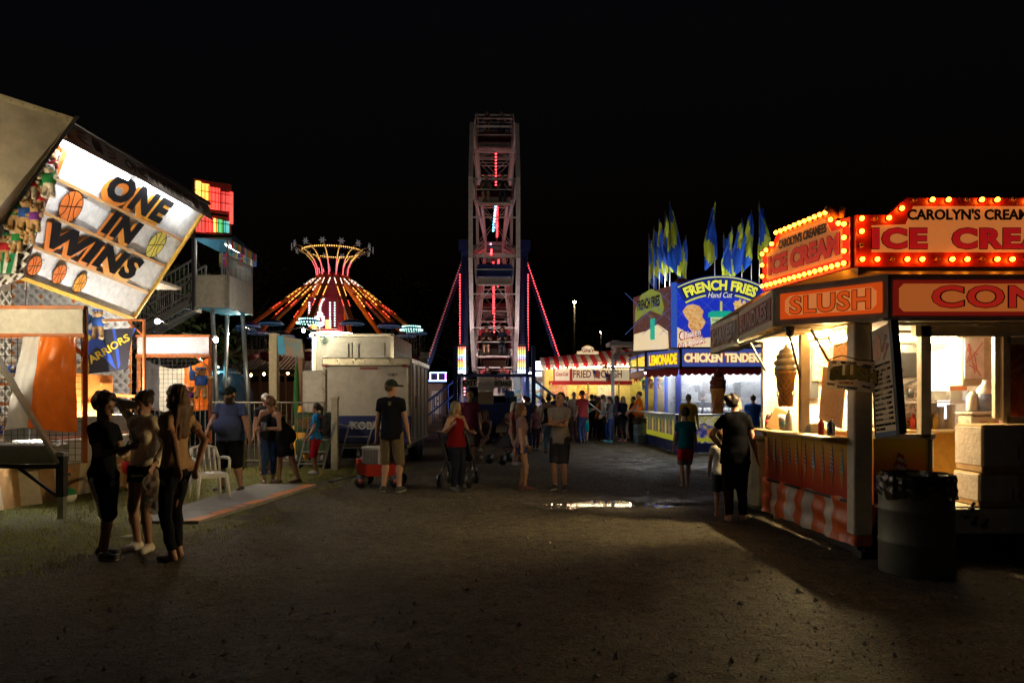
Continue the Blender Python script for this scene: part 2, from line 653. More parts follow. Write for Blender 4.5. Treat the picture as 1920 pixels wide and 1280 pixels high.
NP_ = [0]
def person(px, py, top, label, yaw=0, Y=None, skin='l', top_c=(.1, .1, .1), top_k='tee', bot_c=(.05, .05, .06), bot_k='pants', shoe_c=(.03, .03, .03),
           hair='short', hair_c=(.05, .03, .02), cap_c=None, lhand=None, rhand=None, lpole=None, rpole=None, lean=0, tilt=0, hyaw=0, hpitch=0, feet=((.09, .02), (-.09, -.02)),
           hip_z=.92, fat=1.0, belly=0.0, fem=False, beard=None, group=None, bot_len=None, hem=None, apron=None, sleeve=.55, vox=None, height=None, z0=0.0, loc=None,
           knee=(0, -1, 0), skirt=None, child=False, print_c=None, lifts=(0, 0), gape=False, fold=.0055, knees=None, bot_paint=None):
    if loc is None:
        loc = G(px, py) if Y is None else Vector(((px - 960) / F * Y, Y, 0))
    loc = Vector(loc); loc.z += z0
    dist = loc.y
    Hh = height or (py - top) * dist / F
    s = Hh / 1.76
    NP_[0] += 1
    sd = NP_[0]
    if vox is None:
        vox = min(.034, max(.0105, dist * .0014))
    root = thing('person', label, 'person', loc, R(yaw), group)
    root['category'] = 'child' if child else ('woman' if fem else 'man')
    ROOT_M[root.name] = Matrix.Identity(4)   # parts below are made in local coordinates
    sk = M('skin_' + skin, SKIN[skin], rough=.5, var=.08, scale=30)
    eye_m = M('eye_dark', (.03, .02, .015), .25, var=0)
    lip_m = M('lip', (.36, .13, .11), .5, var=0)
    up = rotx(R(lean)) @ roty(R(tilt))          # upper body turn about the hips
    hip = v3(0, 0, hip_z)
    hs = 1.18 if child else 1.0                 # bigger head on a child
    def U(x, y, z): return hip + up @ v3(x, y, z - .92)
    shw = (.148 if fem else .172) * (.7 + .3 * fat)
    nb = U(0, .015, 1.47)
    ch = U(0, .0, 1.29); wa = U(0, 0, 1.08); pe = U(0, .01, .95)
    hd = nb + up @ v3(0, -.025, .165 * hs)
    HR = up @ rotz(R(hyaw)) @ rotx(R(hpitch))
    def Hd(x, y, z): return hd + HR @ v3(x, y, z) * hs
    shL, shR = U(shw, .01, 1.425), U(-shw, .01, 1.425)
    back = up @ v3(0, 1, 0)
    lh = v3(*(lhand or (.27 * (.6 + .4 * fat), -.06, .82))) ; rh = v3(*(rhand or (-.27 * (.6 + .4 * fat), -.06, .82)))
    if lhand is None: lh = shL + (lh - v3(shw, .01, 1.425)) + 0
    if rhand is None: rh = shR + (rh - v3(-shw, .01, 1.425)) + 0
    elL, lh = ik(shL, lh, .29, .255, v3(*(lpole or (.35, .7, -.3))))
    elR, rh = ik(shR, rh, .29, .255, v3(*(rpole or (-.35, .7, -.3))))
    hpL, hpR = hip + v3(.085 * (.7 + .3 * fat), 0, -.01), hip + v3(-.085 * (.7 + .3 * fat), 0, -.01)
    ft = [v3(feet[0][0], feet[0][1], .085 + lifts[0]), v3(feet[1][0], feet[1][1], .085 + lifts[1])]
    kl = knees or (knee, knee)
    knL, anL = ik(hpL, ft[0], .435, .405, v3(*kl[0]))
    knR, anR = ik(hpR, ft[1], .435, .405, v3(*kl[1]))
    ff = .5 + .5 * fat
    def torso(e, ext=0):
        P = [('c', ch, wa, .145 * ff + e, (.118 if fem else .13) * fat + e, back, 1.42 / (1 + .25 * (fat - 1))),
             ('c', wa, pe, (.12 if fem else .132) * fat + e, (.158 if fem else .15) * ff + e, back, 1.35 / (1 + .3 * (fat - 1)))]
        P += [('c', U(.10, .01, 1.40), U(-.10, .01, 1.40), .085 + e, .085 + e, back, 1.15)]
        if belly: P.append(('e', U(0, -.05 - belly * .35, 1.10), (.15 * fat + e, .12 + belly + e, .17 + e), up.T))
        if fem:
            P += [('e', U(.06, -.07, 1.27), (.058 + e * .5, .05 + e * .5, .055 + e * .5), up), ('e', U(-.06, -.07, 1.27), (.058 + e * .5, .05 + e * .5, .055 + e * .5), up)]
        by = .055 if fem else .035
        P += [('e', U(.06, by, .93), (.085 * ff + e, .085 + e, .085 + e), up), ('e', U(-.06, by, .93), (.085 * ff + e, .085 + e, .085 + e), up)]
        return P
    la = .92 if fem else 1.0
    lf = .6 + .4 * fat
    body = torso(0)
    body += [('c', nb - up @ v3(0, 0, .05), Hd(0, .012, -.06), .06 * la, .053 * la, None, 1, .02)]
    body += [('e', Hd(0, .01, .03), (.074 * hs, .092 * hs, .092 * hs), HR), ('c', Hd(0, -.035, -.05), Hd(0, -.05, -.085), .052 * hs, .03 * hs, None, 1, .025),
             ('c', Hd(0, -.082, .005), Hd(0, -.097, -.034), .009, .0125, None, 1, .014), ('e', Hd(.076, .012, -.005), (.012, .02, .03), HR), ('e', Hd(-.076, .012, -.005), (.012, .02, .03), HR),
             ('c', Hd(.022, -.080, -.071), Hd(-.022, -.080, -.071), .008, .008, None, 1, .014), ('e', Hd(0, -.072, -.098), (.024, .02, .018), HR)]
    for S_, E_, H_, sgn in ((shL, elL, lh, 1), (shR, elR, rh, -1)):
        body += [('c', S_, E_, .050 * la * lf, .040 * la * lf, None, 1, .02), ('c', E_, E_ + (H_ - E_) * .35, .040 * la * lf, .041 * la * lf, None, 1, .015), ('c', E_ + (H_ - E_) * .35, H_, .041 * la * lf, .027 * la, None, 1, .015)]
        d = (H_ - E_); d = d / (np.linalg.norm(d) + 1e-9)
        pref = v3(0, -1, 0) if abs(d[1]) < .8 else v3(0, 0, 1)
        a1 = pref - d * (pref @ d); a1 /= np.linalg.norm(a1)       # across the palm (thumb side)
        a2 = np.cross(d, a1) * sgn
        fr = max(.0085, vox * .62)
        body.append(('c', H_ + d * .02, H_ + d * .075, .03, .034, a2, 1.7, .015))
        for i in range(4):
            o_ = a1 * (.030 - .020 * i)
            b0 = H_ + d * .085 + o_
            ln = (.036, .042, .040, .030)[i]
            cu = a2 * (-.4 - .12 * i)
            b1 = b0 + (d + cu * .5) * ln
            d2 = d * .75 + cu * 1.1; d2 /= np.linalg.norm(d2)
            b2 = b1 + d2 * ln * .9
            body += [('c', b0, b1, fr * 1.08, fr, None, 1, .005), ('c', b1, b2, fr, fr * .85, None, 1, .005)]
        t0 = H_ + d * .03 + a1 * .028
        t1 = t0 + (d * .6 + a1 * .75 - a2 * .3) * .045
        body += [('c', t0, t1, fr * 1.25, fr * 1.1, None, 1, .008), ('c', t1, t1 + (d * .9 + a1 * .2 - a2 * .3) * .034, fr * 1.1, fr * .9, None, 1, .005)]
    for hp, kn, an, sgn in ((hpL, knL, anL, 1), (hpR, knR, anR, -1)):
        body += [('c', hp, kn, .088 * lf * (1.04 if fem else 1), .056 * lf, None, 1, .03), ('c', kn, kn + (an - kn) * .33, .054 * lf, .055 * lf, None, 1, .02), ('c', kn + (an - kn) * .33, an, .055 * lf, .034, None, 1, .02)]
        sh = an - kn; sh /= np.linalg.norm(sh)
        fd = rotz(sgn * .2) @ v3(0, -1, 0)
        heel = an + v3(0, .02, -.05) - fd * .0
        toe = an + fd * .15 + v3(0, 0, -.058)
        if abs(sh[2]) < .5: toe = an + fd * .12 + v3(0, 0, -.1)
        body += [('c', an, heel, .034, .032, None, 1, .02), ('c', heel, toe, .034, .026, None, 1, .02)]
    sb = Matrix.Diagonal((s, s, s, 1))
    objs = []
    eyes = [Hd(.031, -.086, .004), Hd(-.031, -.086, .004)]
    brow = [Hd(.032, -.088, .026), Hd(-.032, -.088, .026)]
    mouth = Hd(0, -.09, -.069)
    hair_m = M('hair_%d_%d_%d' % tuple(int(c * 255) for c in hair_c), hair_c, .5, var=.35, scale=60, spec=.2)
    def paint(C):
        m = np.zeros(len(C), int)
        q = (C - mouth) @ HR
        m[(np.abs(q[:, 0]) < .024) & (np.abs(q[:, 2]) < .009) & (q[:, 1] < .03)] = 2
        for e in eyes:
            q = (C - e) @ HR
            m[(q[:, 0] / .015) ** 2 + (q[:, 2] / .0085) ** 2 + (q[:, 1] / .03) ** 2 < 1.1] = 1
        for e in brow:
            q = (C - e) @ HR
            m[(q[:, 0] / .021) ** 2 + (q[:, 2] / .006) ** 2 + (q[:, 1] / .03) ** 2 < 1] = 3
        return m
    vx = vox / s
    objs.append(sdf_obj('body', body, vx, [sk, eye_m, lip_m, hair_m], root, k=.03, paint=paint))
    # hair
    hp_ = []
    cap_on = cap_c is not None
    if hair != 'bald':
        big = {'short': (.083, .1, .104), 'buzz': (.077, .096, .097)}.get(hair, (.088, .106, .108))
        hp_ += [('e', Hd(0, .027, .036), tuple(b * hs for b in big), HR)]
        if hair in ('long', 'bob', 'wavy'):
            Lh = {'long': .40, 'bob': .17, 'wavy': .36}[hair]
            hp_ += [('c', Hd(0, .07, .02), Hd(0, .095, -.12), .075, .085, back, 1.5), ('c', Hd(0, .095, -.12), Hd(0, .10, -Lh), .088, .06, back, 1.7)]
            hp_ += [('c', Hd(.075, .02, .02), Hd(.085, .03, -Lh * .62), .032, .028), ('c', Hd(-.075, .02, .02), Hd(-.085, .03, -Lh * .62), .032, .028)]
        if hair == 'wavy':
            for i in range(7):
                x = -.1 + .033 * i
                hp_.append(('c', Hd(x, .10, -.1), Hd(x * 1.25 + .012 * (-1) ** i, .09, -.38 - .02 * (i % 3)), .028, .016))
        if hair == 'pony':
            hp_ += [('c', Hd(0, .10, .05), Hd(0, .15, .0), .03, .04), ('c', Hd(0, .15, .0), Hd(0, .15, -.22), .042, .018)]
        if hair == 'bun':
            hp_ += [('e', Hd(0, .105, .09), (.052, .05, .05), HR), ('e', Hd(.03, .12, .075), (.025, .025, .025), HR), ('e', Hd(-.02, .13, .11), (.022, .022, .022), HR)]
        if hair == 'topbun':
            hp_ += [('e', Hd(0, .05, .15), (.05, .05, .045), HR)]
        if hair == 'curly':
            rg = random.Random(sd)
            for i in range(26):
                a, b_ = rg.uniform(0, 6.28), rg.uniform(-.1, 1.5)
                hp_.append(('e', Hd(.088 * math.cos(a) * math.cos(b_), .02 + .1 * math.sin(a) * math.cos(b_), .04 + .1 * math.sin(b_)), (.022, .022, .022)))
        hp_ += [('e-', Hd(0, -.115, -.02), (.078 * hs, .088 * hs, .104 * hs), HR), ('e-', Hd(0, -.03, -.12), (.09 * hs, .085 * hs, .085 * hs), HR)]
        if hair in ('short', 'buzz', 'bun', 'pony', 'topbun', 'curly'):
            hp_ += [('e-', Hd(0, .0, -.135), (.12 * hs, .13 * hs, .1 * hs), HR)]
            for q in hp_: pass
        if hair in ('pony', 'bun', 'topbun'):
            hp_ = [q for q in hp_ if q[0] == 'e' and q is hp_[0]] + [q for q in hp_ if q[0].endswith('-')] + [q for q in hp_[1:] if not q[0].endswith('-')]
        if hair in ('long', 'bob', 'wavy'):
            hp_ = [hp_[0]] + [q for q in hp_ if q[0].endswith('-')] + [q for q in hp_[1:] if not q[0].endswith('-')]
        objs.append(sdf_obj('hair', hp_, vx * .9, hair_m, root, k=.018, fold=.004, seed=sd, fscale=3))
    if beard is not None:
        bm = M('beard_hair_%d' % int(beard[0] * 255), beard, .6, var=.4, scale=60)
        objs.append(sdf_obj('beard', [('e', Hd(0, -.06, -.11), (.075, .055, .085), HR), ('c', Hd(.068, -.01, -.02), Hd(.05, -.05, -.08), .02, .03), ('c', Hd(-.068, -.01, -.02), Hd(-.05, -.05, -.08), .02, .03),
                                     ('c', Hd(.03, -.1, -.045), Hd(-.03, -.1, -.045), .01, .01), ('e', Hd(0, -.07, -.17), (.05, .04, .05), HR)], vx * .9, bm, root, k=.03, fold=.004, seed=sd, fscale=3))
    if cap_on:
        cm = M('cap_%d_%d_%d' % tuple(int(c * 255) for c in cap_c), cap_c, .9, var=.15, scale=40, spec=0)
        objs.append(sdf_obj('cap', [('e', Hd(0, .012, .045), (.093, .112, .102), HR), ('e-', Hd(0, .01, -.075), (.2, .2, .118), HR), ('e', Hd(0, -.135, .052), (.075, .085, .014), HR)], vx * .8, cm, root, k=.012))
    # clothes
    tc = M('cloth_%d_%d_%d' % tuple(int(c * 255) for c in top_c), top_c, .9, var=.12, scale=25, bump=.15, bscale=160, spec=0)
    bc = M('cloth_%d_%d_%d' % tuple(int(c * 255) for c in bot_c), bot_c, .9, var=.14, scale=25, bump=.15, bscale=160, spec=0)
    e = .017
    hz = hem if hem is not None else .87
    P = torso(e)
    if top_k == 'tank':
        P = [q for q in P if not (q[0] == 'c' and abs(q[3] - (.085 + e)) < 1e-6)]
        P += [('c', U(.085, .01, 1.30), U(.09, .012, 1.455), .062, .03, back, 1.2), ('c', U(-.085, .01, 1.30), U(-.09, .012, 1.455), .062, .03, back, 1.2)]
    else:
        for S_, E_, H_ in ((shL, elL, lh), (shR, elR, rh)):
            fr_ = sleeve if top_k != 'long' else 1
            P.append(('cf' if fr_ < 1 else 'c', S_, S_ + (E_ - S_) * fr_, .056 * la * lf + .003, (.057 * la * lf + .004) if fr_ < 1 else .046 * lf, None, 1, .012))
            if top_k == 'long':
                P.append(('cf', E_, E_ + (H_ - E_) * .9, .055 * lf, .042, None, 1, .02))
        P.append(('c', nb - up @ v3(0, 0, .03), nb + up @ v3(0, -.008, .012), .075, .062, None, 1, .02))
    hw = (.165 if fem else .158) * ff * (1 + .1 * (fat - 1))
    P.append(('cf', U(0, 0, 1.05), U(0, .005, hz - .05), .135 * fat + e, hw + e + .02, back, 1.3 / (1 + .3 * (fat - 1))))
    # cut everything below the hem
    P.append(('p-', U(0, 0, hz), up @ v3(0, 0, -1)))
    nm = {'tank': 'tank_top', 'long': 'long_sleeved_top'}.get(top_k, 'shirt')
    def tp(C):
        m = np.zeros(len(C), int)
        if print_c is not None:
            q = (C - U(0, print_c[2], print_c[1])) @ up
            m[(np.abs(q[:, 0]) < print_c[3]) & (np.abs(q[:, 2]) < print_c[4]) & (np.abs(q[:, 1]) < .12)] = 1
        return m
    pm = M('print_%d' % int(sum(print_c[0]) * 100), print_c[0], .8) if print_c is not None else tc
    objs.append(sdf_obj(nm, P, vx, [tc, pm], root, k=.035, fold=fold, seed=sd + 100, paint=tp))
    P = []
    if skirt is not None:
        zb = skirt
        P = [('cf', U(0, 0, 1.10), v3(0, 0, zb) + (wa - v3(0, 0, 1.08)) * .0, .125 * fat + e, .19 * fat, v3(0, 1, 0), 1.12), ('e', pe, (.2 * ff + e, .17 + e, .2), up), ('c', wa, pe, .13 * fat + e, .16 * ff + e, back, 1.3)]
        objs.append(sdf_obj('skirt', P, vx, bc, root, k=.04, fold=.008, seed=sd + 200, fscale=1.2))
    else:
        P = [('c', U(0, 0, 1.0), pe, .125 * ff + .006, .145 * ff + .006, back, 1.33), ('e', hip + v3(0, 0, -.03), (.15 * ff, .128, .09))]
        P += [('e', U(.06, .05 if fem else .03, .93), (.08 * ff + .008, .09, .09), up), ('e', U(-.06, .05 if fem else .03, .93), (.08 * ff + .008, .09, .09), up)]
        for hp, kn, an in ((hpL, knL, anL), (hpR, knR, anR)):
            if bot_k == 'pants':
                P += [('c', hp, kn, .104 * lf, .072 * lf, None, 1, .03), ('cf', kn, kn + (an - kn) * (bot_len or .96), .071 * lf, .056 * (1 if fem else 1.15), None, 1, .02)]
            elif bot_k == 'leggings':
                P += [('c', hp, kn, .097 * lf, .063 * lf, None, 1, .03), ('c', kn, kn + (an - kn) * .35, .062 * lf, .063 * lf, None, 1, .02), ('cf', kn + (an - kn) * .35, kn + (an - kn) * (bot_len or .93), .063 * lf, .044, None, 1, .02)]
            else:
                L_ = bot_len or .9
                if L_ <= 1:
                    P += [('cf', hp, hp + (kn - hp) * L_, .106 * lf, (.09 if not fem else .088) * lf, None, 1, .03)]
                else:
                    P += [('c', hp, kn, .108 * lf, .084 * lf, None, 1, .03), ('cf', kn, kn + (an - kn) * (L_ - 1), .084 * lf, .08 * lf, None, 1, .02)]
        P.append(('p-', U(0, 0, 1.06), up @ v3(0, 0, 1)))
        objs.append(sdf_obj({'pants': 'trousers', 'leggings': 'leggings'}.get(bot_k, 'shorts'), P, vx, [bc] + (bot_paint[0] if bot_paint else []), root, k=.03, fold=fold * .9, seed=sd + 300, fscale=1.2, paint=bot_paint[1] if bot_paint else None))
    if apron is not None:
        am = M('apron_cloth', apron, .8)
        objs.append(sdf_obj('apron', [('c', U(0, -.06 - belly, 1.08), U(0, -.07, .58), .14 * fat, .17 * fat, back, 1.5)], vx, am, root, fold=.006, seed=sd + 400))
    if shoe_c is not None:
        sm_ = M('shoe_%d_%d_%d' % tuple(int(c * 255) for c in shoe_c), shoe_c, .6, var=.1)
        so = M('shoe_sole', (.55, .53, .5), .7)
        for an, sgn, lf_ in ((anL, 1, lifts[0]), (anR, -1, lifts[1])):
            fd = rotz(sgn * .2) @ v3(0, -1, 0)
            heel = an + v3(0, .015, -.045); toe = an + fd * .165 + v3(0, 0, -.05)
            z_ = lf_ + .0
            objs.append(sdf_obj('shoe', [('c', heel, toe, .046, .040, None, 1, .02), ('c', an + v3(0, .005, -.02), heel, .047, .047, None, 1, .02), ('c', heel + fd * .03 + v3(0, 0, .02), heel + fd * .1, .042, .036, None, 1, .02)],
                                vx, [sm_, so], root, k=.02, floor=max(0.0, an[2] - .085), paint=lambda C, z_=an[2]: (C[:, 2] < z_ - .06).astype(int)))
    for o in objs:
        o.scale = (s, s, s)
    root['h'] = round(Hh, 2)
    del root['h']
    J = dict(root=root, s=s, lh=lh * s, rh=rh * s, head=hd * s, chest=ch * s, sh=(shL * s, shR * s), loc=loc, yaw=R(yaw), hip=hip * s, up=up, back=back)
    J['w'] = lambda p, J=J: J['loc'] + Matrix.Rotation(J['yaw'], 3, 'Z') @ Vector(p)
    return J

def backpack(J, col, label, dark=(.02, .02, .025)):
    """worn on the back of the person J"""
    c = J['chest'] + J['back'] * .19 * J['s']
    t = thing('backpack', label, 'backpack', J['loc'], J['yaw'])
    ROOT_M[t.name] = Matrix.Identity(4)
    s = J['s']
    m = M('pack_%d' % int(sum(col) * 300), col, .8, bump=.3, bscale=60)
    dn = J['up'] @ v3(0, 0, -1) * s
    vx = max(.014, J['loc'].y * .0014)
    sdf_obj('pack_body', [('c', c + dn * -.08, c + dn * .22, .12 * s, .135 * s, J['back'], 1.3), ('c', c + dn * .12 + J['back'] * .09, c + dn * .2 + J['back'] * .09, .085 * s, .085 * s, J['back'], 1.6)], vx, m, t, k=.02, fold=.004)
    for sh in J['sh']:
        p = sh * 1.0; q = J['chest'] + dn * .18
        sx = v3(np.sign((sh - J['chest'])[0]) * .12 * s, 0, 0)
        f = J['back']
        pts = [c + dn * -.12 + sx, (sh * .7 + (J['chest'] + dn * -.13) * .3) + v3(0, 0, .05 * s), J['chest'] + sx - f * .15 * s, J['chest'] + dn * .15 + sx * 1.2 - f * .13 * s, c + dn * .2 + sx * 1.1]
        MB().tube([tuple(x) for x in pts], .018 * s, 6).build('strap', M('strap_dark', dark, .8), t)
    return t
# ---------------------------------------------------------------- shared shapes and colours
class Quad:
    """a four-cornered board: Quad @ (u, v, w), u along the bottom (metres), v up, w towards its readers"""
    def __init__(s, p00, p10, p01, p11, w=None, h=None):
        s.p = [Vector(p) for p in (p00, p10, p01, p11)]
        s.w = w or ((s.p[1] - s.p[0]).length + (s.p[3] - s.p[2]).length) / 2
        s.h = h or ((s.p[2] - s.p[0]).length + (s.p[3] - s.p[1]).length) / 2
        s.n = (s.p[1] - s.p[0] + s.p[3] - s.p[2]).cross(s.p[2] - s.p[0] + s.p[3] - s.p[1]).normalized()
    def __matmul__(s, q):
        u, v = q[0] / s.w, q[1] / s.h
        a = s.p[0].lerp(s.p[1], u) if 0 <= u <= 1 else s.p[0] + (s.p[1] - s.p[0]) * u
        b = s.p[2].lerp(s.p[3], u) if 0 <= u <= 1 else s.p[2] + (s.p[3] - s.p[2]) * u
        return a + (b - a) * v + s.n * q[2]

def ell(cx, cy, rx, ry=None, n=28, a0=0, a1=360):
    ry = ry or rx
    return [(cx + rx * math.cos(R(a0 + (a1 - a0) * i / n)), cy + ry * math.sin(R(a0 + (a1 - a0) * i / n))) for i in range(n if a1 - a0 == 360 else n + 1)]

def ring(mb, M4, poly, wid, z0, t, mat=None):
    """a closed line of the given width along an outline"""
    n = len(poly)
    for i in range(n):
        line(mb, M4, poly[i], poly[(i + 1) % n], wid, z0, t, mat)
def line(mb, M4, p, q, wid, z0, t, mat=None):
    d = Vector((q[0] - p[0], q[1] - p[1]))
    if d.length < 1e-6: return
    e = d.normalized() * wid * .3
    s = Vector((-d.y, d.x)).normalized() * wid / 2
    mb.prism([(p[0] - s.x - e.x, p[1] - s.y - e.y), (q[0] - s.x + e.x, q[1] - s.y + e.y), (q[0] + s.x + e.x, q[1] + s.y + e.y), (p[0] + s.x - e.x, p[1] + s.y - e.y)], M4, t, mat, z0)

def lattice(mb, M4, w_, h_, step, bw, t=.008, mat=None):
    for sgn, z in ((1, 0), (-1, t * 1.1)):
        c = -h_ if sgn > 0 else 0
        end = w_ if sgn > 0 else w_ + h_
        while c < end:
            # x = c + sgn*y
            y0, y1 = 0.0, h_
            if sgn > 0: y0 = max(y0, -c); y1 = min(y1, w_ - c)
            else: y0 = max(y0, c - w_); y1 = min(y1, c)
            if y1 - y0 > .02:
                line(mb, M4, (c + sgn * y0, y0), (c + sgn * y1, y1), bw, z, t, mat)
            c += step

def net(mb, M4, w_, h_, step, r, mat=None, sag=0.0):
    nx, ny = int(w_ / step), int(h_ / step)
    for i in range(nx + 1):
        x = w_ * i / nx
        mb.bar(M4 @ Vector((x, 0, 0)), M4 @ Vector((x, h_, 0)), r, r, mat)
    for j in range(ny + 1):
        y = h_ * j / ny
        mb.bar(M4 @ Vector((0, y, .003)), M4 @ Vector((w_, y, .003)), r, r, mat)

WHITE = M('white_paint', (.78, .77, .74), .5, dirt=.25)
ORANGE = M('orange_paint', (.72, .22, .03), .5, dirt=.3)
ORANGE_STEEL = M('orange_steel', (.55, .15, .025), .5, dirt=.4)
YELLOW_STEEL = M('yellow_edge', (.75, .42, .05), .5, dirt=.2)
BLACK = M('black_paint', (.015, .015, .017), .5)
STEEL = M('grey_steel', (.34, .34, .33), .42, .6, dirt=.35)
GALV = M('galvanised_steel', (.45, .45, .44), .4, .75, dirt=.2)
DARK_STEEL = M('dark_steel', (.05, .05, .055), .5, .4)
BEIGE = M('beige_underside', (.46, .40, .29), .7, dirt=.25, scale=5)
NET = M('black_net', (.02, .02, .02), .9)
FUR = M('tan_plush', (.55, .34, .15), .95, var=.25, scale=60, bump=.5, bscale=120)
FUR_W = M('cream_plush', (.72, .62, .48), .95, var=.2, scale=60, bump=.5, bscale=120)
RED = M('red_paint', (.55, .03, .025), .45, dirt=.15)
BLUE_STEEL = M('blue_steel', (.012, .032, .15), .4, .2, dirt=.2)
WOOD = M('plain_timber', (.34, .23, .12), .7, dirt=.3)

def lamp_mat(name, col, s, samp=True):
    return M(name, (.8, .8, .8), .3, var=0, em=col, es=s, samp=samp)
TUBE = lamp_mat('fluorescent_tube', (.93, .97, 1.0), 60)
WARM_TUBE = lamp_mat('warm_tube', (1.0, .77, .42), 60)
BULB_A = lamp_mat('amber_bulb', (1.0, .30, .012), 26)
BULB_W = lamp_mat('white_bulb', (1.0, .86, .62), 1500)
LED_R = lamp_mat('red_led', (1.0, .04, .05), 9)
LED_B = lamp_mat('cyan_led', (.12, .65, 1.0), 9, False)
LED_W = lamp_mat('white_led', (.8, .95, 1.0), 5)
LED_Y = lamp_mat('yellow_led', (1.0, .42, .05), 5)
LED_G = lamp_mat('green_led', (.2, 1.0, .55), 6, False)
LED_P = lamp_mat('violet_led', (.5, .2, 1.0), 9, False)

# ---------------------------------------------------------------- ground
def ground_h(x, y):
    h = .010 * np.sin(1.7 * x + .6 * y) * np.sin(1.1 * y - .4 * x) + .006 * np.sin(4.3 * x + 1.3) * np.sin(3.7 * y + .5 * x)
    h = h + .004 * np.sin(9.1 * x + 2 * np.sin(3 * y)) * np.sin(8.3 * y + np.sin(4 * x))
    near = (np.abs(y) < 18) & (np.abs(x) < 11)
    for xc, k in ((-.75, .3), (.85, .3), (1.5, -.2), (-1.9, .15)):
        q = x - xc - k * np.sin(.35 * y + xc)
        h = h - .012 * np.exp(-(q / .11) ** 2) * (.6 + .4 * np.sin(38 * y + 9 * np.abs(q) * 8)) + .006 * (np.exp(-((q - .2) / .06) ** 2) + np.exp(-((q + .2) / .06) ** 2))
    h = h * near
    # the hollow that holds the puddle
    wob = .10 * np.sin(3.1 * x) + .04 * np.sin(9 * x)
    for cx, cy_, rx, ry, dp in ((1.62, 10.85, .62, .33, .055), (2.45, 10.72, .75, .11, .035), (.95, 10.9, .42, .08, .03), (3.0, 10.68, .35, .07, .03)):
        d = ((x - cx) / rx) ** 2 + ((y - cy_ + wob * .6) / ry) ** 2
        h = h - dp * np.exp(-d * 1.1)
    return h

